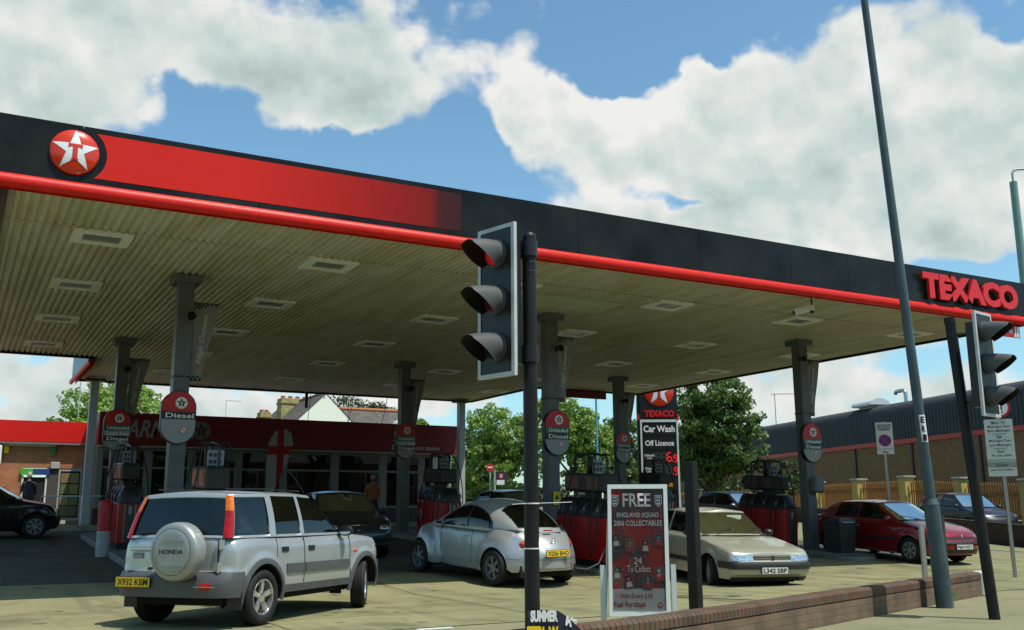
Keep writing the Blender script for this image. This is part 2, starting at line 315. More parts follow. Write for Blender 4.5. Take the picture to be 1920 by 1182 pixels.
# ============================================================ setting: ground
def sheet(name, x0, x1, y0, y1, dz, m, label=None, nx=2, ysplit=(15.5, 34)):
    ys = sorted(set([y0, y1]+[y for y in ysplit if y0 < y < y1])); xs = [x0+(x1-x0)*i/(nx-1) for i in range(nx)]
    mb = MB(); mb.grid([[(x, y, gz(y)+dz) for x in xs] for y in ys])
    return struct(mb.build(name, m))
def ground_mat(name, base, dark, light, joints=None, grit=.35, stains=True):
    m = bpy.data.materials.new(name); m.use_nodes = True; t = m.node_tree; b = t.nodes['Principled BSDF']; b.inputs['Roughness'].default_value = .85
    b.inputs['Specular IOR Level'].default_value = .1
    g = t.nodes.new('ShaderNodeTexCoord'); L = t.links
    def noise(sc, det, rough=.6):
        n = t.nodes.new('ShaderNodeTexNoise'); n.inputs['Scale'].default_value = sc; n.inputs['Detail'].default_value = det; n.inputs['Roughness'].default_value = rough; L.new(g.outputs['Object'], n.inputs['Vector']); return n.outputs[0]
    def mix(a, c, f, mode='MIX'):
        x = t.nodes.new('ShaderNodeMix'); x.data_type = 'RGBA'; x.blend_type = mode
        for i, v in ((6, a), (7, c)):
            if isinstance(v, tuple): x.inputs[i].default_value = (*v, 1)
            else: L.new(v, x.inputs[i])
        if isinstance(f, float): x.inputs[0].default_value = f
        else: L.new(f, x.inputs[0])
        return x.outputs[2]
    def rng(v, a, c):
        r = t.nodes.new('ShaderNodeMapRange'); L.new(v, r.inputs[0]); r.inputs[1].default_value = a; r.inputs[2].default_value = c; return r.outputs[0]
    def mth(op, a, c=None):
        n = t.nodes.new('ShaderNodeMath'); n.operation = op
        for i, v in ((0, a), (1, c)):
            if v is None: continue
            if isinstance(v, (int, float)): n.inputs[i].default_value = v
            else: L.new(v, n.inputs[i])
        return n.outputs[0]
    c = mix(base, light, rng(noise(.45, 5), .42, .68))
    c = mix(c, dark, rng(noise(1.3, 7, .65), .52, .78))
    c = mix(c, tuple(x*.55 for x in base), mth('MULTIPLY', rng(noise(38, 3, .7), .5, .8), grit))
    c = mix(c, tuple(min(1, x*1.5) for x in light), mth('MULTIPLY', rng(noise(95, 2, .7), .6, .78), grit))
    if stains:
        c = mix(c, tuple(x*.30 for x in base), mth('MULTIPLY', rng(noise(.55, 5, .55), .53, .68), .6))
        mpg = t.nodes.new('ShaderNodeMapping'); mpg.inputs['Scale'].default_value = (2.6, .16, 1); L.new(g.outputs['Object'], mpg.inputs[0])
        st = t.nodes.new('ShaderNodeTexNoise'); st.inputs['Scale'].default_value = 1; st.inputs['Detail'].default_value = 5; L.new(mpg.outputs[0], st.inputs['Vector'])
        c = mix(c, tuple(x*.42 for x in base), mth('MULTIPLY', rng(st.outputs[0], .52, .68), .45))
        c = mix(c, tuple(x*.16 for x in base), mth('MULTIPLY', rng(noise(2.3, 2, .4), .66, .72), .6))
    if joints:
        sp = t.nodes.new('ShaderNodeSeparateXYZ'); L.new(g.outputs['Object'], sp.inputs[0])
        wob = mth('MULTIPLY', mth('SUBTRACT', noise(3, 4), .5), .03)
        for k, (per, off) in enumerate(joints):
            v = mth('ADD', mth('SUBTRACT', sp.outputs[k], off), wob)
            d = mth('ABSOLUTE', mth('SUBTRACT', mth('FRACT', mth('ADD', mth('DIVIDE', v, per), .5)), .5))
            ln = mth('LESS_THAN', mth('MULTIPLY', d, per), .017)
            c = mix(c, tuple(x*.22 for x in base), mth('MULTIPLY', ln, .8))
    L.new(c, b.inputs['Base Color'])
    bp = t.nodes.new('ShaderNodeBump'); bp.inputs['Strength'].default_value = .35; bp.inputs['Distance'].default_value = .01; L.new(noise(60, 5, .7), bp.inputs['Height']); L.new(bp.outputs[0], b.inputs['Normal'])
    return m
CONC = ground_mat('forecourt_concrete', (.225, .215, .115), (.130, .127, .078), (.28, .262, .135), joints=[(3.3, 10.1), (6.1, 12.6)])
PAVE = ground_mat('pavement_surface', (.215, .205, .118), (.145, .14, .085), (.265, .245, .14), grit=.7, stains=False)
ASPH = ground_mat('asphalt', (.07, .07, .068), (.05, .05, .05), (.085, .085, .08), grit=.4)
gr = MB(); ys = [-300, -40, 0, 15.5, 34, 80, 300, 1200]; xs = [-900, -60, 0, 25, 60, 300, 900]
gr.grid([[(x, y, gz(y)-.012) for x in xs] for y in ys]); struct(gr.build('ground', PAVE))
sheet('forecourt', -12, 24.6, 10.9, 37.4, -.004, CONC)
wd = Vector((.255, .967, 0)); wn = Vector((.967, -.255, 0))
def along(p, s, o=0): return Vector(p)+wd*s+wn*o
SHADE_PAVE = ground_mat('painted_shade_paving', (.09, .086, .062), (.05, .05, .04), (.11, .106, .078), joints=[(3.3, 10.1), (6.1, 12.6)], grit=.5)
sheet('forecourt_shade_sheet', -3, 23.3, 18.7, 31.8, 0., SHADE_PAVE)  # added dark sheet: canopy shade put into the colour of the concrete
rm = MB(); RP = Vector((29.3, 18.6, 0)); rows = []
for s_ in (-50, -20, -3.3, 5, 15.7, 40, 90):
    rows.append([(q.x, q.y, gz(q.y)+.0) for q in (along(RP, s_, 0), along(RP, s_, 9.0))])
rm.grid(rows); struct(rm.build('road', ASPH))

# low brick wall in front (curved, brick-on-edge coping)
WB = brick_mat('wall_brick', (.20, .125, .078), (.15, .118, .078), (.12, .11, .085), 'UV', varied=.7, joint=.016)
CB = brick_mat('coping_brick', (.15, .080, .052), (.115, .088, .062), (.05, .045, .038), 'UV', bw=.075, bh=.60, joint=.016, varied=.8)
WPATH = [(2.2, 7.1), (4.7, 7.5), (6.0, 7.86), (7.2, 8.26), (8.5, 8.74), (10.6, 9.47), (12.5, 10.12), (14.0, 10.62)]
def wall_path(n=80):
    P = [Vector((x, y, 0)) for x, y in WPATH]; out = []
    for i in range(len(P)-1):
        p0 = P[max(i-1, 0)]; p1 = P[i]; p2 = P[i+1]; p3 = P[min(i+2, len(P)-1)]
        for k in range(12):
            t = k/12; out.append(.5*((2*p1)+(p2-p0)*t+(2*p0-5*p1+4*p2-p3)*t*t+(3*p1-p0-3*p2+p3)*t**3))
    out.append(P[-1]); return out
def ribbon_wall(name, pts, thick, z0, z1, m, parent, front=0., round_=0.):
    """wall along pts (back edge), with UVs in metres; front face towards the camera"""
    me = bpy.data.meshes.new(name); bm = bmesh.new(); uv = bm.loops.layers.uv.new('UVMap'); s = 0; rings = []
    for i, p in enumerate(pts):
        d = (pts[min(i+1, len(pts)-1)]-pts[max(i-1, 0)]).normalized(); n = Vector((d.y, -d.x, 0))
        if i: s += (p-pts[i-1]).length
        a = p-n*front; b_ = p+n*(thick+front); c = .018+round_
        prof = [(a, z0), (a, z1-c), (a+n*c, z1), (b_-n*c, z1), (b_, z1-c), (b_, z0)]
        rings.append(([bm.verts.new((q.x, q.y, z)) for q, z in prof], s))
    vv = [z0, z1-.02, z1, z1+thick, z1+thick+.02, z1+thick+z1-z0]
    for i in range(len(rings)-1):
        (A, s0), (B, s1) = rings[i], rings[i+1]
        for k in range(5):
            f = bm.faces.new((A[k], B[k], B[k+1], A[k+1]))
            v0, v1 = (z0, z1-c) if k in (0,) else ((z1-c, z0) if k == 4 else (k*.1, k*.1+.1))
            if k == 2: v0, v1 = .02, .28
            if k == 3: v0, v1 = .28, .30
            for lp, q in zip(f.loops, ((s0, v0), (s1, v0), (s1, v1), (s0, v1))): lp[uv].uv = q
    for (A, s0) in (rings[0], rings[-1]):
        f = bm.faces.new(A)
        for lp in f.loops: lp[uv].uv = (lp.vert.co.y-A[0].co.y, lp.vert.co.z)
    bmesh.ops.recalc_face_normals(bm, faces=bm.faces); bm.to_mesh(me); bm.free(); me.materials.append(m)
    o = bpy.data.objects.new(name, me); COL.objects.link(o); o.parent = parent; return o
t = thing('brick_wall', 'low curved red brick wall along the pavement edge in front of the forecourt', 'wall')
wp = wall_path()
ribbon_wall('wall', wp, .22, -.05, .235, WB, t)
ribbon_wall('coping', wp, .22, .237, .345, CB, t, front=.006, round_=.012)

# ============================================================ canopy
CX0, CX1, CY0 = .3, 23., 14.6
SOFF = bpy.data.materials.new('soffit_sheet'); SOFF.use_nodes = True
def soffit_material(m, base):
    t = m.node_tree; b = t.nodes['Principled BSDF']; b.inputs['Roughness'].default_value = .55; L = t.links
    tc = t.nodes.new('ShaderNodeTexCoord'); mp = t.nodes.new('ShaderNodeMapping'); mp.inputs['Scale'].default_value = (2.5, .35, 1); L.new(tc.outputs['Object'], mp.inputs[0])
    n = t.nodes.new('ShaderNodeTexNoise'); n.inputs['Scale'].default_value = 1; n.inputs['Detail'].default_value = 8; n.inputs['Roughness'].default_value = .7; L.new(mp.outputs[0], n.inputs['Vector'])
    r = t.nodes.new('ShaderNodeValToRGB'); L.new(n.outputs[0], r.inputs[0]); r.color_ramp.elements[0].position = .33; r.color_ramp.elements[0].color = (base[0]*.72, base[1]*.66, base[2]*.5, 1); r.color_ramp.elements[1].position = .6; r.color_ramp.elements[1].color = (*base, 1)
    sp = t.nodes.new('ShaderNodeSeparateXYZ'); L.new(tc.outputs['Object'], sp.inputs[0])   # sheet laps, with drip stains, every 5.6 m
    def mth(op, a, c=None):
        n = t.nodes.new('ShaderNodeMath'); n.operation = op
        for i, v in ((0, a), (1, c)):
            if v is None: continue
            if isinstance(v, (int, float)): n.inputs[i].default_value = v
            else: L.new(v, n.inputs[i])
        return n.outputs[0]
    d = mth('FRACT', mth('DIVIDE', mth('SUBTRACT', sp.outputs[1], 16.9), 5.6)); lap = mth('LESS_THAN', d, .012)
    n2 = t.nodes.new('ShaderNodeTexNoise'); n2.inputs['Scale'].default_value = 1.3; L.new(tc.outputs['Object'], n2.inputs['Vector'])
    mx = t.nodes.new('ShaderNodeMix'); mx.data_type = 'RGBA'; L.new(mth('MULTIPLY', lap, n2.outputs[0]), mx.inputs[0]); L.new(r.outputs[0], mx.inputs[6]); mx.inputs[7].default_value = (.16, .10, .04, 1); L.new(mx.outputs[2], b.inputs['Base Color'])
soffit_material(SOFF, (.56, .56, .425))
PATCHM = mat('soffit_patch', (.56, .60, .40), .5, var=.08)
canopy = thing('forecourt_canopy', 'wide flat filling station canopy with black and red fascia and corrugated pale soffit', 'canopy', (11.65, 14.6, 0))
def W2C(o): o.parent = canopy; o.matrix_parent_inverse = Matrix.Translation((-11.65, -14.6, 0)); return o
def soffit(x0, x1, y0, y1):
    mb = MB(); per = .132; k = int((x1-x0)/per); per = (x1-x0)/k; P = []
    for i in range(k):
        x = x0+i*per
        P += [(x, 5.85), (x+per*.40, 5.85), (x+per*.54, 5.886), (x+per*.86, 5.886)]
    P.append((x1, 5.85)); ys = [y0+(y1-y0)*i/4 for i in range(5)]
    mb.grid([[(x, y, z) for x, z in P] for y in ys]); return mb
for a in ((CX0+.01, 3.3, CY0+.1, 31.), (3.3, 18.3, CY0+.1, 36.4), (18.3, CX1-.06, CY0+.1, 31.3)):
    W2C(soffit(*a).build('soffit', SOFF))
mb = MB(); k = 18; P = []
for i in range(k):
    x = 10.45+.132*i; P += [(x, 5.842), (x+.053, 5.842), (x+.071, 5.878), (x+.113, 5.878)]
mb.grid([[(x, y, z) for x, z in P] for y in (17.75, 18.95)]); o = W2C(mb.build('soffit_patch', PATCHM)); o['label'] = 'paler replaced panel in the soffit'
mb = MB(); mb.box((CX0+.1, CY0+.1, 6.0), (3.3, 31, 6.5)).box((3.3, CY0+.1, 6.0), (18.3, 36.35, 6.5)).box((18.3, CY0+.1, 6.0), (CX1-.1, 31.25, 6.5))
W2C(mb.build('roof_deck', GREY))
# fascia: front in 8 panels with joints
FASC = mat('fascia_black', (.014, .0155, .0145), .28, spec=.14, var=.6, vscale=1.1)
mb = MB(); xs = [CX0-.02]+[3.72+2.53*i for i in range(-0, 8)]+[CX1+.02]
xs = [-.6, 1.2, 3.72, 6.95, 9.5, 12.3, 14.7, 16.35, 17.8, 20.4, CX1+.02]
for a, b in zip(xs[:-1], xs[1:]): mb.box((a+.004, CY0, 5.865), (b-.004, CY0+.1, 6.7))
mb.box((-.58, CY0+.03, 5.9), (CX1, CY0+.09, 6.66))
W2C(mb.build('front_fascia', FASC))
mb = MB()
for (x0, y0), (x1, y1) in (((CX1, CY0+.1), (CX1, 31.3)), ((CX0, CY0+.1), (CX0, 31.)), ((3.3, 31.), (3.3, 36.4))):
    mb.box((min(x0, x1)-.04, y0, 5.79), (max(x0, x1)+.04, y1, 6.695))
mb.box((-.56, CY0+.1, 5.79), (CX0-.045, 31.0, 6.69))
for (x0, x1, y) in ((CX0, 3.26, 31.), (3.26, 18.34, 36.4), (18.34, CX1, 31.3)): mb.box((x0, y, 5.79), (x1, y+.08, 6.69))
mb.box((18.3, 31.38, 5.79), (18.38, 36.48, 6.69))
W2C(mb.build('side_fascia', FASC))
def bar_profile(): return [(0, 5.655), (-.03, 5.66), (-.06, 5.68), (-.078, 5.715), (-.08, 5.76), (-.07, 5.805), (-.04, 5.845), (0, 5.862), (.1, 5.862), (.1, 5.655)]
mb = MB(); pr = bar_profile()
for a, b in zip([-.62, 3.72, 6.9, 9.5, 12.3, 14.7, 17.8, 20.4], [3.72, 6.9, 9.5, 12.3, 14.7, 17.8, 20.4, CX1+.1]):
    mb.grid([[(x, CY0+dy, z) for dy, z in pr] for x in (a+.002, b-.002)])
    for x in (a+.002, b-.002): mb.add([(x, CY0+dy, z) for dy, z in pr], [tuple(range(len(pr)))])
REDBAR = mat('fascia_red', (.62, .013, .005), .42, spec=.25, var=.08)
W2C(mb.build('front_bar', REDBAR, smooth=50))
mb = MB(); mb.grid([[(3.26-dy*-1-.0, y, z) for dy, z in pr] for y in (31.1, 36.4)]); W2C(mb.build('side_bar', REDBAR, smooth=50))
# printed red panel; its fade to black also has reflection painted in
GP = bpy.data.materials.new('red_fade_print_reflection'); GP.use_nodes = True; t_ = GP.node_tree; b_ = t_.nodes['Principled BSDF']; b_.inputs['Roughness'].default_value = .38; b_.inputs['Specular IOR Level'].default_value = .12
tc = t_.nodes.new('ShaderNodeTexCoord'); sp = t_.nodes.new('ShaderNodeSeparateXYZ'); t_.links.new(tc.outputs['Object'], sp.inputs[0])
mr = t_.nodes.new('ShaderNodeMapRange'); mr.inputs[1].default_value = 3.4; mr.inputs[2].default_value = 7.15; t_.links.new(sp.outputs[0], mr.inputs[0])
rp = t_.nodes.new('ShaderNodeValToRGB'); t_.links.new(mr.outputs[0], rp.inputs[0]); rp.color_ramp.elements[0].color = (.62, .022, .014, 1); rp.color_ramp.elements[1].color = (.045, .015, .016, 1)
e = rp.color_ramp.elements.new(.45); e.color = (.42, .016, .012, 1); e = rp.color_ramp.elements.new(.85); e.color = (.22, .012, .010, 1); e = rp.color_ramp.elements.new(.89); e.color = (.07, .014, .015, 1)
t_.links.new(rp.outputs[0], b_.inputs['Base Color'])
zt, zb, ex, ez, er = 6.615, 5.955, 1.1, 6.285, .43
arc = [(ex+er*math.cos(a), ez+er*math.sin(a)) for a in [math.asin((zb-ez)/er)+(math.asin((zt-ez)/er)-math.asin((zb-ez)/er))*i/16 for i in range(17)]]
poly = [(7.15, zb), (7.15, zt)]+arc[::-1]
W2C(MB().prism(poly[::-1] if False else [(x, z) for x, z in poly], (0, CY0-.0005, 0), t=.004).build('red_panel', GP))
# domed star disc and the raised name
def domed_emblem(parent, o, r, name, right=(1,0,0), up=(0,0,1), dome=.09):
    o = Vector(o); rr = Vector(right).normalized(); uu = Vector(up).normalized(); n = rr.cross(uu)
    def lift(x, y): return dome*max(0, 1-(x*x+y*y)/(r*r))**.6
    mb = MB(); rings = []
    for i in range(13):
        q = r*math.sin(math.pi/2*i/12); rings.append([o+rr*q*math.cos(a)+uu*q*math.sin(a)+n*(lift(q*math.cos(a), q*math.sin(a))+.02) for a in [2*math.pi*k/40 for k in range(40)]])
    rings.append([o+rr*r*math.cos(2*math.pi*k/40)+uu*r*math.sin(2*math.pi*k/40) for k in range(40)])
    mb.grid(rings, 0, close=True)
    def flat(poly, mi, off):
        bm = bmesh.new(); f = bm.faces.new([bm.verts.new((x, y, 0)) for x, y in poly]); bmesh.ops.triangulate(bm, faces=bm.faces)
        for _ in range(3): bmesh.ops.subdivide_edges(bm, edges=bm.edges, cuts=1, use_grid_fill=True)
        bmesh.ops.triangulate(bm, faces=bm.faces)
        bm.verts.index_update(); vs = [o+rr*v.co.x+uu*v.co.y+n*(lift(v.co.x, v.co.y)+.02+off) for v in bm.verts]
        mb.add(vs, [[v.index for v in f.verts] for f in bm.faces], mi); bm.free()
    flat(star_poly(r*.97), 1, .004); flat(tee(r*.92), 0, .008)
    return mb.build(name, [mat('emblem_red', (.62, .03, .006), .25, coat=.4), WHITE], parent, smooth=50)
W2C(domed_emblem(None, (1.1, CY0-.012, 6.285), .325, 'emblem'))
W2C(text(None, 'TEXACO', (20.22, CY0-.065, 6.255), 3.34, .60, mat('letter_red', (.66, .012, .012), .35), depth=.065, bold=.055, spacing=.98, name='name_lettering')).location.y += .0
# hanging height restriction board under the front right corner
t = thing('height_sign', 'red and white height limit board hanging under the canopy at its right front corner', 'sign', (21.45, 14.66, 5.45))
MB().box((-.62, -.02, -.12), (.62, .0, .16)).box((-.5, -.012, .16), (-.46, -.004, .3)).box((.46, -.012, .16), (.5, -.004, .3)).build('board', mat('sign_red_dark', (.38, .012, .014), .5), t)
text(t, 'Height 4.5 m', (-.1, -.022, .02), .88, .15, WHITE, bold=.02)
mb = MB()
for i in range(3): mb.prism([(.40+.07*i, -.11), (.44+.07*i, -.11), (.50+.07*i if i < 2 else .60, .15), (.46+.07*i if i < 2 else .57, .15)], (0, -.0205, 0), t=.002)
mb.build('stripes', WHITE, t)

# canopy light fittings
LFR = mat('fitting_white', (.80, .81, .74), .45); LGL = mat('fitting_glass', (.22, .25, .24), .25, var=.2, vscale=8)
def make_light():
    t = thing('canopy_light', 'x', 'light')
    mb = MB(); w, d = .46, .40; iw, idp = .30, .25; z0, z1 = -.015, .045
    for a, b in (((-w, -d, z0), (w, -idp, z1)), ((-w, idp, z0), (w, d, z1)), ((-w, -idp, z0), (-iw, idp, z1)), ((iw, -idp, z0), (w, idp, z1))): mb.box(a, b)
    mb.build('frame', LFR, t)
    MB().box((-iw+.002, -idp+.002, .012), (iw-.002, idp-.002, .04)).build('lens', LGL, t); return t
proto = make_light(); first = True
ordn = ['leftmost', 'second from the left', 'third from the left', 'fourth from the left', 'fifth from the left', 'rightmost']
rown = ['front row', 'second row', 'third row', 'fourth row', 'rear row']
for j in range(5):
    for i in range(6):
        if j == 4 and i in (0, 5): continue
        o = proto if first else copy_tree(proto); first = False
        o.location = (1.84+3.95*i, 17.43+3.9*j, 5.833); o['group'] = 'recessed square lights in the canopy soffit'
        o['label'] = 'recessed square light in the canopy soffit, %s, %s' % (rown[j], ordn[i])

# columns
COLM = mat('column_grey', (.105, .112, .112), .45, var=.2, vscale=2)
def make_column(w=.15, cap=.26, h=5.85):
    t = thing('canopy_column', 'x', 'column')
    MB().bbox((-w, -w, 0), (w, w, h-.12), .012).build('post', COLM, t)
    MB().bbox((-cap, -cap, h-.16), (cap, cap, h-.002), .01).build('capital', COLM, t)
    MB().box((-w-.012, -w-.012, 3.86), (w+.012, w+.012, 3.885)).build('seam_band', DGREY, t)
    return t
cl = [(3.65, 19.6, 'grey canopy column of the left island, beside the Diesel sign'), (3.65, 27.5, 'grey canopy column at the rear of the left pump island'),
      (11.82, 28.0, 'grey canopy column at the rear of the middle pump island'), (11.9, 19.6, 'grey canopy column behind the silver rounded hatchback, front of middle island'),
      (19.6, 27.8, 'grey canopy column at the rear of the right pump island'), (19.78, 19.55, 'grey canopy column beside the grey bin on the right island')]
COLS = {}
for i, (x, y, lb) in enumerate(cl):
    o = make_column(); o.location = (x, y, gz(y)+.10); o['label'] = lb; o['group'] = 'canopy columns on the islands'; COLS[i] = o
    # shorten to ground level offset
    dz = gz(y)+.10
    for c in o.children:
        if c.name.startswith('post'): c.scale = (1, 1, (5.85-dz)/5.85)
        elif c.name.startswith('capital'): c.location = (0, 0, -dz)
        else: c.location = (0, 0, -dz)
for x, y, lb in ((3.9, 35.6, 'slim white steel post at the rear left canopy corner before the shop'), (17.72, 36.1, 'white steel post at the rear right canopy corner, lower half sunlit')):
    t = thing('rear_post', lb, 'post', (x, y, gz(y)))
    MB().bbox((-.13, -.13, 0), (.13, .13, 5.72-gz(y)), .01).build('post', mat('post_white', (.42, .44, .44), .5, var=.1), t)
    MB().box((-.3, -.25, 5.72-gz(y)), (.3, .25, 5.79-gz(y))).build('capital', DGREY, t)

# pill shaped fuel grade signs on columns
SGREY = mat('sign_grey', (.27, .29, .285), .4)
def fuel_sign(x, y, zc, w, h, rows, lb):
    t = thing('fuel_sign', lb, 'sign', (x, y-.22, zc), group='fuel grade signs on the columns')
    r_ = w/2; top = [(r_*math.cos(a), h/2-r_+r_*math.sin(a)) for a in [math.pi*i/20 for i in range(21)]]
    bot = [(r_*math.cos(a), -h/2+r_+r_*math.sin(a)) for a in [math.pi+math.pi*i/20 for i in range(21)]]
    MB().prism(top+bot, (0, 0, 0), t=-.12).build('back_shell', PLASTIC, t)
    y1 = h/2-w*.62
    def pill(scale, z0, z1, off, m, name):
        pts = []
        for (px, pz) in top+bot:
            px, pz = px*scale, pz*scale
            pts.append((px, min(max(pz, z0), z1)))
        o_ = MB().prism(pts, (0, -off, 0), t=.004).build(name, m, t); return o_
    y2 = y1-.14*len(rows)
    pill(.965, y1, h, .002, mat('sign_face_red', (.50, .012, .012), .35), 'red_cap'); pill(.965, -h, y2, .002, SGREY, 'grey_face')
    for k, (txt, m) in enumerate(rows):
        z1, z0 = y1-.14*k, y1-.14*(k+1); MB().box((-w/2*.965, -.007, z0+.002), (w/2*.965, -.002, z1-.002)).build('grade_panel', m, t)
        text(t, txt, (.02, -.008, (z0+z1)/2), min(w*.8, .085*len(txt)), .09, mat('letter_white', (.8, .82, .78), .5), bold=.012)
    emblem(t, (.04, -.007, h/2-w*.36), w*.17, mat('emblem_cream', (.75, .74, .66), .4), mat('emblem_dark', (.08, .02, .02), .4), WHITE)
    mb = MB(); mb.prism(circ(.062, (.1, -h/2+.26), 24), (0, -.007, 0), t=.003, mi=0); mb.prism(circ(.048, (.1, -h/2+.26), 24), (0, -.0105, 0), t=.002, mi=1)
    mb.prism([(.062, -h/2+.29), (.072, -h/2+.30), (.138, -h/2+.23), (.128, -h/2+.22)], (0, -.013, 0), t=.002, mi=0); mb.prism([(.07, -h/2+.255), (.14, -h/2+.255), (.14, -h/2+.268), (.07, -h/2+.268)], (0, -.0127, 0), t=.001, mi=2)
    mb.build('no_smoking_mark', [mat('ring_red', (.5, .02, .02), .4), WHITE, PLASTIC], t)
    return t
U_ = ('Unleaded', GREEN); D_ = ('Diesel', PLASTIC); B_ = ('Lead replacement', SGREY)
fuel_sign(3.62, 19.6, 3.09, .64, 1.0, [D_], 'rounded red, black and grey sign reading Diesel on the left front column')
fuel_sign(11.95, 19.6, 3.09, .64, 1.04, [U_, D_], 'rounded Unleaded and Diesel sign on the column right of the signal pole')
fuel_sign(19.83, 19.55, 3.09, .68, 1.04, [U_, D_], 'rounded Unleaded and Diesel sign on the column above the grey bin')
fuel_sign(3.6, 27.5, 3.46, .66, 1.06, [U_, ('Lead free', SGREY), D_], 'dim Unleaded and Diesel sign before the shop fascia, left rear column')
fuel_sign(11.8, 28.0, 3.46, .64, 1.06, [U_, ('Lead free', SGREY), D_], 'dim fuel grade sign before the shop fascia, middle rear column')
fuel_sign(19.6, 27.8, 3.46, .62, 1.04, [U_, D_], 'dark fuel grade sign before the trees, right rear column')

# banners on the columns
BANM = mat('banner_cloth', (.20, .205, .20), .7, var=.1); 
def banner(x, y, lb, zt=5.33, zb=3.83):
    t = thing('banner', lb, 'banner', (x+.17, y-.05, 0), group='High Octane banners on the columns')
    H = zt-zb; n = 14; rows = []
    def wdt(s): return .21+.30*s**1.3
    for sgn in (1, -1):
        rows = []
        for i in range(n+1):
            s = i/n; w_ = wdt(s); rows.append([(.0+w_*q/5, .012*math.sin(q*1.3+i*.5)+.0025*sgn, zb+H*s) for q in range(6)])
        if sgn == 1: A = rows
        else: Bk = rows
    mb = MB(); mb.grid(A); mb.grid(Bk, flip=True); mb.build('cloth', BANM, t, smooth=True)
    mb = MB()
    for i in range(12):
        for j in range(3 if i < 3 else 2 if i < 7 else 1):
            if (i+j) % 2: continue
            c = .04
            mb.box((i*c, -.014, zt-(j+1)*c), ((i+1)*c, -.009, zt-j*c)); 
    for i in range(5):
        for j in range(2):
            if (i+j) % 2 == 0: mb.box((i*.04, -.014, zb+j*.04), ((i+1)*.04, -.009, zb+(j+1)*.04))
    mb.build('checkers', mat('checker_black', (.02, .02, .02), .6), t)
    text(t, 'High Octane', (.19, -.018, (zt+zb)/2+.05), .98, .13, mat('banner_letter', (.42, .42, .36), .6), right=(.1, 0, 1), up=(-1, 0, .1), bold=.03, shear=.25)
    emblem(t, (.12, -.012, zb+.24), .035, mat('banner_orange', (.4, .1, .02), .5), BANM, BANM, name='emblem')
    MB().cyl((-.02, 0, zt+.01), (.5, 0, zt+.01), .012, n=8).cyl((-.02, 0, zb-.01), (.2, 0, zb-.01), .01, n=8).build('rod', DGREY, t)
    return t
bl = ['grey High Octane banner on the left front column', 'grey High Octane banner on the left rear column before the tree', 'grey High Octane banner on the middle rear column', 'grey High Octane banner on the column right of the signal pole', 'grey High Octane banner on the right rear column by the price totem', 'grey High Octane banner on the column above the grey bin']
for (x, y, _), lb in zip(cl, bl): banner(x, y, lb)
for (x, y, _), lb in zip(cl, ['left front', 'left rear', 'middle rear', 'middle front', 'right rear', 'right front']):
    t = thing('loudspeaker', 'small black horn loudspeaker fixed on the %s canopy column' % lb, 'loudspeaker', (x+(.08 if lb != 'right front' else -.2), y-.28, 5.02 if lb != 'right front' else 5.3))
    MB().lathe([(.0, 0.08), (.045, .07), (.05, 0), (.085, -.09), (.08, -.095), (.03, -.02), (0, -.02)], 14, axis='Y').build('horn', PLASTIC, t, smooth=True)
    MB().box((-.02, .07, -.06), (.02, .12, .06)).build('bracket', PLASTIC, t)

# islands
def island(x, y0, y1, lb):
    t = thing('pump_island', lb, 'island', (x, (y0+y1)/2, 0)); mb = MB(); hw = .58; ym = (y0+y1)/2; ring = []
    pts = [(-hw+.001, y0-ym+hw)]
    pts = [(hw*math.cos(a), y0-ym+hw+hw*math.sin(a)) for a in [math.pi+math.pi*i/14 for i in range(15)]]+[(hw*math.cos(a), y1-ym-hw+hw*math.sin(a)) for a in [math.pi*i/14 for i in range(15)]]
    rows = []
    for s, dz in ((1.0, -.1), (1.0, .10), (.965, .125), (0., .125)): rows.append([(px*s, py*(s if s > .5 else 0)+0, gz(py*s+ym)+dz) for px, py in pts])
    n = len(pts)
    mb.grid(rows[:3], 0, close=True); mb.build('kerb', mat('kerb_stone', (.22, .215, .18), .8, var=.3, vscale=4, bump=.3), t)
    mb = MB()
    L = list(range(15)); left = pts[:15]; right = pts[15:]
    # plateau strips across the island
    strip = []
    for k in range(8): a = left[k]; b = left[14-k]; strip.append([(a[0]*.965, a[1]), (b[0]*.965, b[1])])
    strip = strip[::-1]
    for k in range(8): a = right[14-k]; b = right[k]; strip.append([(a[0]*.965, a[1]), (b[0]*.965, b[1])])
    mb.grid([[(p[0], p[1], gz(p[1]+ym)+.124) for p in s] for s in strip], flip=True); mb.build('paving', mat('island_top', (.16, .16, .14), .85, var=.3, vscale=3), t); return t
island(3.65, 17.3, 29.2, 'long low concrete pump island on the left, behind the silver off roader')
island(11.85, 16.4, 29.6, 'long low concrete pump island in the middle, beside the silver hatchback')
island(19.7, 17.6, 29.4, 'long low concrete pump island on the right, with bin and column')
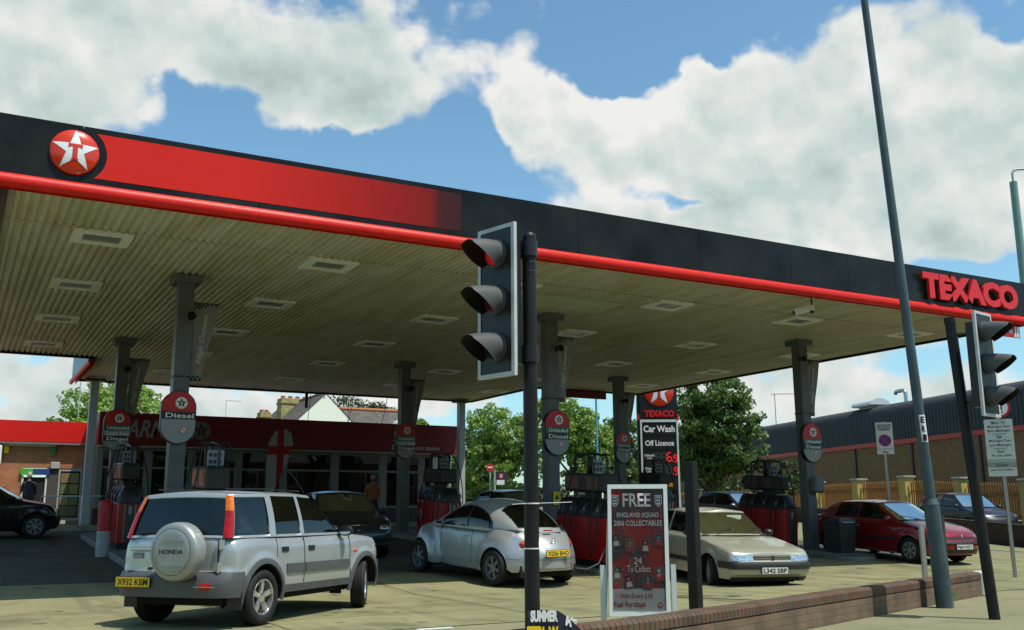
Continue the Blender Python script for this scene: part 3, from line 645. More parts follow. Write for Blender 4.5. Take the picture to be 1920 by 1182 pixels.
# ============================================================ street furniture, foreground
POLE = mat('pole_black', (.013, .0135, .0132), .45, spec=.3, var=.35, vscale=5, bump=.1, bscale=25)
ALU = mat('board_border', (.50, .53, .50), .45, var=.15, vscale=8)
VISOR = mat('visor_grey', (.075, .08, .078), .6, var=.15, vscale=6)
def signal_head(center, nrm, lb, lit=True, z0=2.38, z1=3.69):
    n = Vector((nrm[0], nrm[1], 0)).normalized(); r = Vector((-n.y, n.x, 0))   # r x up = n
    t = thing('traffic_light', lb, 'traffic light', center); W = .225; up = Vector((0, 0, 1)); zm = (z0+z1)/2; h = (z1-z0)/2
    rot = Matrix((( r.x, -n.x, 0), (r.y, -n.y, 0), (0, 0, 1))).to_4x4()        # local: x right, -y out of face
    def mk(): m = MB(); m.M = rot; return m
    mk().box((-W+.03, 0, -h+.03), (W-.03, .02, h-.03)).box((-.13, .021, -h+.12), (.13, .17, h-.12)).build('housing', PLASTIC, t)
    m = mk(); b = .036
    m.add([(-W,-.006,-h),(W,-.006,-h),(W-b,-.006,-h+b),(-W+b,-.006,-h+b),(W,-.006,h),(W-b,-.006,h-b),(-W,-.006,h),(-W+b,-.006,h-b)], [(0,1,2,3),(1,4,5,2),(4,6,7,5),(6,0,3,7)])
    m.add([(-W,-.006,-h),(W,-.006,-h),(W,.028,-h),(-W,.028,-h),(W,-.006,h),(W,.028,h),(-W,-.006,h),(-W,.028,h)], [(0,3,2,1),(1,2,5,4),(4,5,7,6),(6,7,3,0)], 0)
    m.build('border', ALU, t)
    for k, (nm, col, on) in enumerate((('red', (.30, .008, .008), lit), ('amber', (.16, .035, .008), False), ('green', (.01, .05, .03), False))):
        zc = h-.245-k*.405; m = mk()
        m.lathe([(0, -.012), (.06, -.010), (.10, 0)], 24, axis='Y', c=(0, -.03, zc))
        L_ = m.build('lens', mat('signal_lens_%s%s' % (nm, '_on' if on else ''), col, .25, emit=(.9, .02, .01, .25) if on else None), t, smooth=True); L_['label'] = 'lit red lens' if on else 'unlit %s lens' % nm
        # visor: hood open below, longer at the top
        m = mk(); R0 = .118; n_ = 28; rows = []; rows2 = []
        for i in range(n_+1):
            a = R(-48)+(math.pi+R(96))*i/n_
            s = (math.sin(a)+.743)/1.743; ln = .06+.25*min(1, max(0, s)*1.25)**.9
            rr = [(R0*math.cos(a)*(1-.05*q), -.02-ln*q, zc+R0*math.sin(a)*(1-.02*q)-.045*q*q) for q in (0, .35, .7, 1)]
            rows.append(rr); rows2.append([((x)*.965, y, zc+(z-zc)*.965) for x, y, z in rr])
        m.grid(rows, 0); m.grid(rows2, 1, flip=True); m.add([rows[i][3] for i in range(n_+1)]+[rows2[i][3] for i in range(n_+1)], [(i, i+1, n_+2+i, n_+1+i) for i in range(n_)], 0)
        m.lathe([(.10, -.032), (.128, -.030), (.13, 0)], 24, axis='Y', c=(0, 0, zc))
        m.build('visor', [VISOR, mat('visor_inner', (.012, .012, .012), .7)], t, smooth=50)
    return t, rot
SP = Vector((4.19, 7.22, 0))
t = thing('signal_pole', 'tall black signal pole standing left of the advertising board', 'pole', SP)
MB().cyl((0, 0, 0), (0, .0, 3.42), .062, .060, 24).cyl((0, 0, 3.42), (0, 0, 3.62), .064, .064, 24).lathe([(.064, 3.62), (.055, 3.645), (0, 3.655)], 24).build('pole', POLE, t, smooth=50)
mb = MB()
for z in (3.3, 3.38): 
    for a in (-1.9, -1.4): mb.lathe([(0, .006), (.007, .004), (.008, 0)], 8, c=(0.063*math.cos(a), .063*math.sin(a), z))
mb.build('screws', STEEL, t)
t, rot = signal_head((3.91, 7.30, 3.035), (-.96, -.26), 'large traffic light with white border and lit red lens in the foreground')
m = MB()
for z in (-.45, .47):
    a = Vector((3.91, 7.30, 0))+Vector((.96, .26, 0))*.17-Vector((3.91, 7.30, 0)); b = SP-Vector((3.91, 7.30, 0))
    m.tube([a+Vector((0, 0, z)), a*.5+b*.5+Vector((0, 0, z)), b+Vector((0, 0, z))], .016, 8)
    m.lathe([(.068, z-.07), (.074, z-.07), (.074, z+.07), (.068, z+.07)], 20, c=(b.x, b.y, 0))
    c = (a+b)/2; m.box((c.x-.02, c.y-.03, z-.08), (c.x+.02, c.y+.03, z+.08))
m.build('bracket', PLASTIC, t)
for z, ln, lb in ((1.345, .26, 'white cable tie with long tail round the signal pole'), (.985, .12, 'lower white cable tie round the signal pole')):
    t = thing('cable_tie', lb, 'cable tie', (SP.x, SP.y, z)); q = Vector((.87, -.48, 0))
    MB().lathe([(.063, -.005), (.066, -.005), (.066, .005), (.063, .005)], 24).tube([q*.05+Vector((-.03, -.06, 0)), q*(.07+ln*.5)+Vector((-.03, -.06, .004)), q*(.07+ln)+Vector((-.03, -.06, .008))], .003, 5).tube([-q*.05+Vector((-.03, -.06, 0)), -q*(.07+ln*.35)+Vector((-.03, -.06, -.008))], .003, 5).build('strap', WHITE, t)
# flyer on the pole foot
t = thing('flyer_board', 'small torn poster board reading SUMMER tied low on the signal pole', 'poster', (4.19, 7.10, .42)); q = Vector((.93, -.37, 0))
m = MB(); rows = []
for i in range(13):
    s = i/12; x = -.1+.42*s; dr = (0 if s < .45 else (s-.45)**1.3*.42)
    rows.append([(q.x*x+ .03*math.sin(s*3), q.y*x-.03*s*s*3, -.36-dr*.4), (q.x*x+.03*math.sin(s*3), q.y*x-.03*s*s*3, .09-dr)])
m.grid(rows); m.build('board', mat('flyer_dark', (.03, .03, .06), .5), t)
text(t, 'SUMMER', (q.x*.02+.006, q.y*.02-.015, .045), .22, .09, WHITE, right=q, bold=.06)
text(t, 'ME', (q.x*.20+.03, q.y*.20-.045, -.005), .09, .07, WHITE, right=q+Vector((0, 0, -.35)), up=(.2, 0, 1), bold=.06)
MB().box((-.11, -.035, -.20), (.0, -.028, -.03)).build('yellow_block', YELLOW, t).rotation_euler = (0, 0, -.38)
text(t, 'FRI  W', (q.x*.02+.003, q.y*.02-.045, -.075), .20, .085, YELLOW, right=q, bold=.06)

t = thing('signal_pole', 'black signal pole rising from the pavement right of the lamp post', 'pole', (11.13, 8.1, 0)); m = MB()
top = Vector((11.02, 8.25, 3.69))-Vector((11.13, 8.1, 0))
m.cyl((0, 0, -.02), top, .066, .066, 24).cyl(top*.98, top*1.003, .072, .072, 24).build('pole', POLE, t, smooth=50)
t, rot = signal_head((11.13, 7.86, 3.06), (.194, -.98), 'traffic light with white border seen from the side at the right edge', lit=False)
for z in (-.45, .42): MB().tube([(0, .17, z), (-.04, .25, z), (-.08, .34, z)], .016, 8).build('bracket', PLASTIC, t)

# lamp columns
LPM = mat('lamp_post_paint', (.055, .085, .09), .35, var=.25, vscale=3)
t = thing('lamp_post', 'tall blue grey steel lamp post rising out of the picture from behind the brick wall', 'lamp post', (11.93, 9.42, 0)); m = MB()
ax = Vector((-.028, .033, 1)); P = lambda z: ax*z
m.cyl(P(-.02), P(.60), .115, .112, 24).cyl(P(.60), P(1.36), .108, .106, 24).cyl(P(1.36), P(1.44), .108, .074, 24).cyl(P(1.44), P(9.6), .073, .052, 24).build('shaft', LPM, t, smooth=30)
MB().tube([P(9.6), P(9.9)+Vector((.1, -.1, 0)), P(10.05)+Vector((.6, -.6, 0)), P(10.1)+Vector((1.4, -1.4, 0))], .03, 10).build('bracket_arm', LPM, t)
MB().lathe([(0, -.1), (.1, -.08), (.14, 0), (.1, .06), (0, .08)], 16, c=tuple(P(10.1)+Vector((1.6, -1.6, 0)))).build('lantern', LGREY, t, smooth=True)
q = Vector((.80, -.60, 0)); c = P(2.42)+Vector((-.53, -.85, 0))*.074+Vector((.012, -.01, 0))
m = MB(); rows = []
for i in range(7):
    a = R(-152)+R(75)*i/6; rr = .0735
    rows.append([tuple(P(z)+Vector((rr*math.cos(a), rr*math.sin(a), 0))) for z in (2.22, 2.60)])
m.grid(rows); m.build('number_plate', WHITE, t)
a = R(-118); nn = Vector((math.cos(a), math.sin(a), 0)); rt = Vector((-math.sin(a), math.cos(a), 0))
for k, ch in enumerate('ER1'): text(t, ch, tuple(P(2.53-k*.125)+nn*.076), .055, .09, PLASTIC, right=rt, bold=.04)
MB().box((-.02, 0, 0), (.02, .012, .62)).build('door_edge', DGREY, t).location = tuple(P(.60)+Vector((.098, -.055, 0)))
t = thing('lamp_post', 'slim pale green lamp post with short curved top at the right edge', 'lamp post', (27.12, 17.68, gz(17.68))); m = MB()
m.cyl((0, 0, 0), (0, 0, 10.87), .13, .11, 16).build('shaft', mat('pale_green', (.16, .27, .23), .35), t, smooth=30)
MB().tube([(0, 0, 10.85), (.0, 0, 11.15), (.05, -.03, 11.23), (.15, -.08, 11.27), (.9, -.5, 11.28), (2, -1.1, 11.28)], .035, 10).build('bracket_arm', LGREY, t)
t = thing('bollard', 'square black post standing behind the brick wall right of the advertising board', 'post', (8.14, 10.02, 0))
MB().bbox((-.066, -.066, 0), (.066, .066, 1.90), .008).build('post', POLE, t); t['category'] = 'post'
t.rotation_euler = (0, 0, R(20))
t = thing('bollard', 'squat white round bollard at the end of the brick wall', 'bollard', (14.16, 10.50, 0))
MB().lathe([(0, .36), (.07, .358), (.10, .34), (.105, .32), (.11, 0)], 20).build('body', mat('bollard_white', (.50, .52, .50), .6, var=.25, vscale=6), t, smooth=50)
t = thing('hoop_guard', 'thin galvanised post standing behind the lamp post', 'post', (15.75, 12.8, 0))
MB().box((-.06, -.02, 0), (.05, .02, 1.02)).build('post', STEEL, t)
# weeds at the wall foot
random.seed(3)
m = MB()
for k in range(60):
    a = random.uniform(0, 6.28); l = random.uniform(.06, .17); x, y = random.gauss(0, .04), random.gauss(0, .03)
    m.add([(x, y, 0), (x+.012, y, 0), (x+math.cos(a)*l*.6+.01, y+math.sin(a)*l*.6, l), (x+math.cos(a)*l*.6, y+math.sin(a)*l*.6, l)], [(0, 1, 2, 3)])
    m.add([(x+math.cos(a)*l*.6-.02, y+math.sin(a)*l*.6, l), (x+math.cos(a)*l*.6, y+math.sin(a)*l*.6-.02, l+.02), (x+math.cos(a)*l*.6+.025, y+math.sin(a)*l*.6, l+.01)], [(0, 1, 2)])
o = m.build('weed', mat('weed_green', (.12, .24, .03), .6)); tag(o, 'small green weed growing at the brick wall foot beside the lamp post', 'weed'); o.location = (12.45, 9.80, 0)

# advertising board
t = thing('advertising_board', 'white framed A-board with red poster reading FREE ENGLAND SQUAD', 'advertising board', (6.98, 9.60, 0), rz=R(-27)); m = MB()
W, Ht = .35, 1.60; lean = .10
fr = Vector((1, 0, 0)); up = Vector((.03, lean, 1.6)).normalized(); n = fr.cross(up)
def Q(x, z, d=0): return fr*x+up*z+n*d
def fbox(m, x0, x1, z0, z1, d0, d1, mi=0):
    m.add([Q(x0,z0,d0),Q(x1,z0,d0),Q(x1,z0,d1),Q(x0,z0,d1),Q(x0,z1,d0),Q(x1,z1,d0),Q(x1,z1,d1),Q(x0,z1,d1)], [(0,3,2,1),(4,5,6,7),(0,1,5,4),(1,2,6,5),(2,3,7,6),(3,0,4,7)], mi)
FRM = mat('frame_white', (.60, .66, .63), .4)
fbox(m, -W, W, 1.55, 1.60, -.03, .02); fbox(m, -W, W, .12, .17, -.03, .02); fbox(m, -W, -W+.04, .17, 1.55, -.03, .02); fbox(m, W-.045, W, .17, 1.55, -.03, .02)
m.build('frame', FRM, t)
POST = bpy.data.materials.new('poster_print'); POST.use_nodes = True; t_ = POST.node_tree; b_ = t_.nodes['Principled BSDF']; b_.inputs['Roughness'].default_value = .3
tc = t_.nodes.new('ShaderNodeTexCoord'); nz = t_.nodes.new('ShaderNodeTexNoise'); nz.inputs['Scale'].default_value = 3.2; nz.inputs['Detail'].default_value = 2; t_.links.new(tc.outputs['Object'], nz.inputs['Vector'])
rp = t_.nodes.new('ShaderNodeValToRGB'); t_.links.new(nz.outputs[0], rp.inputs[0]); rp.color_ramp.elements[0].position = .40; rp.color_ramp.elements[0].color = (.07, .062, .066, 1); rp.color_ramp.elements[1].position = .56; rp.color_ramp.elements[1].color = (.30, .035, .03, 1)
t_.links.new(rp.outputs[0], b_.inputs['Base Color'])
m = MB(); fbox(m, -W+.04, W-.045, .42, 1.55, -.02, .0); m.build('poster', POST, t)
m = MB(); fbox(m, -W+.04, W-.045, .17, .42, -.02, .0005); m.build('poster_foot', mat('poster_grey', (.42, .42, .40), .35), t)
PW = mat('poster_white', (.66, .66, .64), .4); PR = mat('poster_red', (.28, .02, .015), .4)
def bt(s, x, z, w, h, mm=PW, **k): return text(t, s, Q(x, z, .004), w, h, mm, right=fr, up=up, **k)
bt('FREE', -.01, 1.42, .33, .155, bold=.018); bt('ENGLAND SQUAD', .0, 1.245, .49, .062, bold=.01); bt('2006 COLLECTABLES', .0, 1.155, .56, .062, bold=.01)
bt('24', -.01, .73, .09, .075); bt('To Collect', .0, .64, .27, .075)
bt('1 With Every £10', -.06, .335, .42, .065, PR, bold=.01); bt('Fuel Purchase', -.11, .25, .36, .065, PR, bold=.01)
emblem(t, Q(.24, .235, .002), .03, PR, PW, PR, right=fr, up=up)
for sx in (-.265, .245):
    m = MB(); P_ = [(-.042, .055), (-.042, -.02), (-.03, -.055), (0, -.08), (.03, -.055), (.042, -.02), (.042, .055)]
    m.prism(P_, Q(sx, 1.42, .002), fr, up, .003, 0)
    m.prism([(x*.82, y*.82) for x, y in P_], Q(sx, 1.42, .006), fr, up, .001, 1)
    for zz in (.03, -.005, -.04):
        m.prism([(-.026, zz-.006), (-.018, zz+.010), (.0, zz+.006), (.012, zz+.014), (.024, zz+.004), (.022, zz-.010), (.008, zz-.004), (-.006, zz-.012), (-.018, zz-.008)], Q(sx, 1.42, .0075), fr, up, .001, 0)
    m.build('crest', [PW, mat('crest_blue', (.10, .12, .20), .4)], t)
CARDM = mat('card_print', (.05, .045, .045), .35); FACE = mat('card_figure', (.26, .24, .22), .4)
for k, (x, z, a, s) in enumerate(((-.26, .96, .1, 1), (-.10, .90, -.05, 1), (.08, .90, .03, 1), (.235, .96, -.1, 1), (-.25, .60, -.02, 1), (.24, .58, .12, 1.1), (-.12, .50, .18, 1), (.10, .49, -.12, 1.1))):
    ca, sa = math.cos(a), math.sin(a); r2 = fr*ca+up*sa; u2 = up*ca-fr*sa; m = MB()
    m.prism([(-.052*s, -.075*s), (.052*s, -.075*s), (.052*s, .075*s), (-.052*s, .075*s)], Q(x, z, .004), r2, u2, .002, 1)
    m.prism([(-.047*s, -.07*s), (.047*s, -.07*s), (.047*s, .07*s), (-.047*s, .07*s)], Q(x, z, .0065), r2, u2, .001, 0)
    m.prism([(px*s, (py+.012)*s) for px, py in circ(.017, (0, .022), 14)], Q(x, z, .008), r2, u2, .001, 2)
    m.prism([(-.035*s, -.062*s), (.035*s, -.062*s), (.03*s, -.01*s), (.012*s, .006*s), (-.012*s, .006*s), (-.03*s, -.01*s)], Q(x, z, .008), r2, u2, .001, 2)
    m.prism([(px*s, (py+.012)*s) for px, py in circ(.0185, (0, .030), 14, 0, math.pi)], Q(x, z, .0095), r2, u2, .001, 3)
    m.prism([(-.035*s, -.062*s), (.035*s, -.062*s), (.03*s, -.01*s), (.012*s, -.002*s), (0, -.014*s), (-.012*s, -.002*s), (-.03*s, -.01*s)], Q(x, z, .0093), r2, u2, .001, 4)
    m.build('card', [mat('card_ground%d' % (k % 4), [(.05, .045, .045), (.12, .10, .07), (.16, .03, .03), (.06, .07, .10)][k % 4], .35), mat('card_edge', (.32, .16, .14), .4), FACE, mat('card_hair%d' % (k % 3), [(.02, .015, .01), (.12, .07, .03), (.06, .05, .04)][k % 3], .5), mat('card_kit%d' % (k % 2), [(.45, .44, .42), (.34, .04, .035)][k % 2], .5)], t)
# clear cover, slightly buckled so it catches the sky
m = MB(); rows = []
for i in range(25):
    r_ = []
    for j in range(17):
        x = -W+.045+(2*W-.092)*j/16; z = .18+1.36*i/24
        d = .018+.005*math.sin(x*9+z*3)+.0055*math.sin(z*7-x*5+1)+.003*math.sin(x*23+z*11)
        r_.append(Q(x, z, d))
    rows.append(r_)
m.grid(rows); m.build('cover_sheet', glass('cover_film', (.93, .93, .92), .9), t, smooth=True)
m = MB(); bl_ = Vector((0, .42, 0))
for sx in (-W+.02, W-.02):
    a = Q(sx, 1.52); b = Vector((sx, .50, .02)); m.cyl(a, b, .014, n=8)
m.build('rear_leg', FRM, t)
for x0 in (-W-.045, W+.075):
    m = MB(); m.add([(x0-.03, .10, 0), (x0+.03, .10, 0), (x0+.03, .16, 0), (x0-.03, .16, 0), (x0-.035, .06, .68), (x0+.02, .06, .68), (x0+.02, .10, .68), (x0-.035, .10, .68)], [(0,3,2,1),(4,5,6,7),(0,1,5,4),(1,2,6,5),(2,3,7,6),(3,0,4,7)]); m.build('stand_leg', FRM, t)

# ============================================================ price totem
t = thing('price_totem', 'tall price sign with star disc, Car Wash and Off Licence panels', 'sign', (24.75, 32.35, gz(32)), rz=R(-30)); z0 = gz(32)
TW = .74; FB = mat('totem_black', (.015, .017, .017), .3)
MB().bbox((-TW-.12, -.02, 0), (TW+.03, .30, 7.2-z0), .02).build('cabinet', FB, t)
MB().box((-TW-.02, -.06, 5.0-z0), (TW+.02, -.022, 7.15-z0)).build('head_panel', FB, t)
def disc(): 
    return domed_emblem(t, (.03, -.065, 6.13-z0), .60, 'emblem', dome=.05)
disc(); text(t, 'TEXACO', (0.02, -.066, 5.24-z0), 1.2, .27, mat('letter_red', (.7, .02, .015), .35), bold=.05, depth=.02)
m = MB(); fr_ = [(-TW-.02, -TW+.05, .3, 4.95-z0), (TW-.05, TW+.02, .3, 4.95-z0)]
for a, b, c, d in fr_: m.box((a, -.07, c), (b, -.022, d))
m.box((-TW-.02, -.071, 4.90-z0), (TW+.02, -.023, 5.0-z0)); m.build('white_frame', mat('totem_white', (.55, .62, .58), .4), t)
MB().box((-TW-.12, -.05, 5.0-z0), (-TW-.02, -.021, 5.22-z0)).build('corner_block', RED, t); MB().box((TW-.02, -.09, 5.0-z0), (TW+.06, -.061, 5.22-z0)).build('corner_block', RED, t)
for (a, b) in ((4.36, 4.88), (3.80, 4.33), (2.70, 3.77), (2.2, 2.67)): MB().box((-TW+.05, -.05, a-z0), (TW-.05, -.022, b-z0)).build('panel', FB, t)
text(t, 'Car Wash', (0, -.053, 4.63-z0), 1.25, .27, WHITE, bold=.028); text(t, 'Off Licence', (0, -.053, 4.06-z0), 1.15, .22, WHITE, bold=.022)
text(t, 'Unleaded\nLitre', (-.42, -.053, 3.52-z0), .40, .22, WHITE, bold=.01); text(t, 'Diesel\nLitre', (-.42, -.053, 3.0-z0), .36, .20, WHITE, bold=.01)
LED = mat('led_red', (.3, .01, .01), .4, emit=(1., .01, .02, .8)); LOFF = mat('led_off', (.055, .058, .058), .4)
SEG = {'8': 'abcdefg', '6': 'acdefg', '9': 'abcdfg', 'x': ''}
def digit(ch, x, z, w, h, m_):
    mb = MB(); th = .045
    R_ = dict(a=(0, 1, 1), d=(0, 0, 1), g=(0, .5, 1), f=(0, .5, 0), e=(0, 0, 0), b=(1, .5, 0), c=(1, 0, 0))
    for s in SEG[ch]:
        sx, sz, hor = R_[s]
        if hor: zc = z+h*sz; mb.box((x+.02, -.056, zc-th/2), (x+w-.02, -.051, zc+th/2))
        else: xc = x+w*sx; mb.box((xc-th/2, -.056, z+h*sz+.02), (xc+th/2, -.051, z+h*(sz+.5)-.02))
    mb.build('digit', m_, t)
for zz, on in ((3.34, '69'), (2.84, '8_9')):
    digit('8', -.16, zz-z0, .17, .33, LOFF); digit('8', .07, zz-z0, .16, .33, LOFF)
    if zz > 3: digit('6', .29, zz-z0, .16, .33, LED)
    else: digit('8', .29, zz-z0, .14, .33, LOFF)
    MB().box((.485, -.056, zz-.02-z0), (.525, -.051, zz+.02-z0)).build('decimal_point', LED, t); digit('9', .55, zz-.03-z0, .12, .28, LED)
text(t, 'avoline', (.12, -.053, 2.44-z0), .72, .22, mat('letter_orange', (.8, .30, .01), .4), bold=.02, shear=.2)

# ============================================================ shop
SY = 37.6; SX0, SX1 = 4.35, 18.0; SZ = gz(40)
shop = thing('shop_building', 'single storey filling station shop with dark red fascia and glazed front in shade', 'building', (0, SY, 0)); 
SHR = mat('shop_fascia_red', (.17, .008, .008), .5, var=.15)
def sb(name, a, b, m, **k): return MB().box((a[0], a[1]-SY, a[2]), (b[0], b[1]-SY, b[2])).build(name, m, shop, **k)
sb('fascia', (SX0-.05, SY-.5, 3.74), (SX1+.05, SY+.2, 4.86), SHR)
sb('fascia_return', (SX0-.05, SY+.2, 3.74), (SX0+.15, SY+3.4, 4.86), mat('return_cream', (.45, .44, .36), .6))
sb('roof', (SX0+.2, SY+.25, 4.3), (SX1-.05, SY+9, 4.6), GREY)
sb('soffit', (SX0, SY-.45, 3.68), (SX1, SY+.15, 3.735), LGREY)
sb('stall_riser', (SX0, SY, SZ-.3), (SX1, SY+.15, SZ+.55), mat('riser_dark', (.05, .04, .04), .7))
sb('rear_wall', (SX0, SY+8.6, SZ-.3), (SX1, SY+8.9, 4.3), mat('shop_inside', (.03, .03, .028), .8))
sb('side_wall', (SX1-.2, SY+.2, SZ-.3), (SX1, SY+8.6, 4.3), mat('side_brick_dark', (.16, .09, .06), .85, var=.3)); sb('side_wall', (SX0, SY+.2, SZ-.3), (SX0+.2, SY+8.6, 4.3), MATS['side_brick_dark'])
sb('floor', (SX0+.2, SY+.15, SZ-.1), (SX1-.2, SY+8.6, SZ), DARKIN)
WF = mat('window_frame', (.22, .23, .22), .5)
x = SX0+.1; wins = [(4.5, 6.0), (6.15, 7.5), (7.65, 9.2), (9.35, 10.9), (11.05, 12.9), (13.1, 14.9), (15.1, 16.6), (16.75, 17.9)]
for k, (a, b) in enumerate(wins):
    m = MB(); y0, y1 = 0, .09; zb_, zt_ = SZ+.56, 3.66
    m.box((a, y0, zb_), (a+.07, y1, zt_)); m.box((b-.07, y0, zb_), (b, y1, zt_)); m.box((a+.07, y0, zt_-.07), (b-.07, y1, zt_)); m.box((a+.07, y0, zb_), (b-.07, y1, zb_+.07)); m.box((a+.07, y0, 2.95), (b-.07, y1, 3.02))
    w_ = m.build('window', WF, shop); MB().box((a+.07, .04, zb_+.07), (b-.07, .05, 2.95)).box((a+.07, .04, 3.02), (b-.07, .05, zt_-.07)).build('pane', glass('shop_glass', (.35, .38, .37), .9), w_)
for a, b in [(SX0, 4.5)]+[(wins[i][1], wins[i+1][0]) for i in range(7)]+[(17.9, SX1)]: sb('mullion', (a, SY-.01, SZ+.55), (b, SY+.12, 3.68), WF)
sb('checker_strip', (9.4, SY-.02, SZ+.60), (13.0, SY-.012, SZ+.80), mat('strip_grey', (.12, .12, .12), .6))
text(shop, 'STARMART', (6.15, -.505, 4.32), 3.2, .62, mat('shop_letter', (.26, .27, .26), .5), bold=.02, shear=.3)
emblem(shop, (7.9-.15, -.506, 4.32), .33, mat('shop_disc', (.16, .15, .14), .5), mat('shop_star', (.07, .02, .02), .5), MATS['shop_disc'])
text(shop, 'Deans Service station', (16.2, -.505, 3.93), 2.1, .17, mat('shop_letter2', (.42, .40, .38), .5), bold=.02, shear=.2)
random.seed(8)
for k in range(7):   # shelving seen through the glass
    t = thing('shop_shelf', 'shelf of packaged goods inside the shop, %s from the left' % ['first', 'second', 'third', 'fourth', 'fifth', 'sixth', 'last'][k], 'shelf', (5.3+k*1.75, SY+2.2, SZ), group='shelving inside the shop'); 
    m = MB()
    for z in (.1, .5, .9, 1.3): m.box((-.7, -.2, z), (.7, .2, z+.03))
    m.box((-.7, .2, 0), (.7, .24, 1.7)); m.build('rack', DGREY, t)
    m = MB()
    for z in (.13, .53, .93, 1.33):
        x = -.68
        while x < .6: w_ = random.uniform(.06, .14); m.box((x, -.19, z), (x+w_-.01, -.05, z+random.uniform(.15, .3)), random.randrange(5)); x += w_
    m.build('goods', [mat('g%d' % i, c, .6) for i, c in enumerate([(.35, .28, .05), (.4, .4, .38), (.3, .05, .04), (.08, .15, .3), (.1, .25, .08)])], t)['kind'] = 'stuff'
# left part of the building, set back, with sunlit red fascia and brick
LY = 40.6; lb_ = thing('shop_annexe', 'brick annexe with sunlit bright red fascia, cash machine and window at left', 'building', (0, LY, 0))
def sl_(name, a, b, m, par=lb_): return MB().box((a[0], a[1]-LY, a[2]), (b[0], b[1]-LY, b[2])).build(name, m, par)
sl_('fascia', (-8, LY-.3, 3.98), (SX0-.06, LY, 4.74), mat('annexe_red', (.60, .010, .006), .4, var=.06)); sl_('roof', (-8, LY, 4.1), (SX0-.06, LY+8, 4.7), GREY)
sl_('fascia_trim', (-8, LY-.29, 3.90), (SX0-.06, LY-.02, 3.975), GREY)
BRK = brick_mat('annexe_brick', (.42, .15, .06), (.33, .12, .055), (.3, .26, .2), 'XZ', varied=.5)
sl_('wall', (-8, LY, SZ-.3), (2.05, LY+.2, 4.1), BRK); sl_('wall', (2.05, LY, 3.05), (SX0-.06, LY+.2, 4.1), BRK)
sl_('wall', (2.05, LY, SZ-.3), (2.25, LY+.2, 3.05), BRK); sl_('wall', (3.05, LY, SZ-.3), (3.45, LY+.2, 3.05), mat('annexe_render', (.07, .06, .055), .8)); sl_('eaves_board', (1.5, LY-.06, 3.84), (3.25, LY-.005, 3.90), CREAM)
w_ = sl_('window', (3.45, LY+.02, SZ+.15), (4.25, LY+.06, 3.05), mat('window_frame2', (.35, .36, .34), .5)); sl_('pane', (3.52, LY-.0, SZ+.25), (4.18, LY+.018, 2.95), glass('shop_glass', (.5, .55, .53)), w_)
t = thing('poster_panel', 'faded green and yellow posters behind the annexe window', 'poster', (3.85, LY+.019, SZ+.3)); random.seed(4)
t.location = (3.85, LY-.004, SZ+.3)
for k in range(8): MB().box((-.31+.31*(k % 2), -.004, .4*(k//2)), (-.02+.31*(k % 2), 0, .4*(k//2)+.36)).build('poster', mat('pst%d' % k, (random.uniform(.08, .25), random.uniform(.12, .22), random.uniform(.03, .1)), .6), t)
t = thing('cash_machine', 'cash machine surround with green and blue header in the brick annexe wall', 'cash machine', (2.65, LY-.05, SZ))
MB().box((-.42, 0, 0), (-.36, .1, 1.75)).box((.36, 0, 0), (.42, .1, 1.75)).build('surround', CREAM, t); MB().box((-.36, .05, 0), (.36, .12, 1.7)).build('recess', DARKIN, t)
MB().box((-.48, -.06, 1.78), (-.08, .04, 2.0)).build('green_header', mat('header_green', (.08, .4, .04), .4), t); MB().box((-.08, -.06, 1.78), (.48, .04, 2.0)).build('blue_header', mat('header_blue', (.03, .06, .2), .4), t)
t = thing('alarm_box', 'small grey alarm box on the dark annexe wall', 'box', (3.30, LY-.1, 3.15)); MB().bbox((-.16, 0, -.12), (.16, .09, .12), .02).build('casing', LGREY, t)
t = thing('wall_sign', 'white box sign with magenta panel at the left edge', 'sign', (1.05, LY-.3, 3.45)); MB().bbox((-.55, 0, -.30), (.45, .22, .38), .03).build('casing', WHITE, t); MB().box((-.5, -.006, -.15), (.25, -.001, .25)).build('magenta_panel', mat('magenta', (.6, .02, .14), .4), t)
text(t, 'Lottery\nPlay Here', (-.0, -.008, .04), .4, .2, WHITE, bold=.02)
t = thing('wall_lamp', 'small yellow lamp high on the brick annexe wall', 'lamp', (1.65, LY-.1, 3.7)); MB().bbox((-.09, 0, -.14), (.09, .09, .14), .02).build('casing', YELLOW, t)
t = thing('wall_lamp', 'small green lamp on the wall by the annexe corner', 'lamp', (3.2, LY-.1, 3.68)); MB().bbox((-.09, 0, -.14), (.09, .09, .14), .02).build('casing', mat('dull_green', (.05, .2, .06), .4), t)
t = thing('handrail', 'thin galvanised handrail in front of the annexe window', 'handrail', (4.1, 36.6, gz(36.6)))
MB().tube([(-1.4, .8, 0), (-1.4, .8, .95), (.8, 0, .95), (.8, 0, 0)], .022, 8).tube([(-.2, .36, 0), (-.2, .36, .95)], .02, 8).build('rail', STEEL, t)
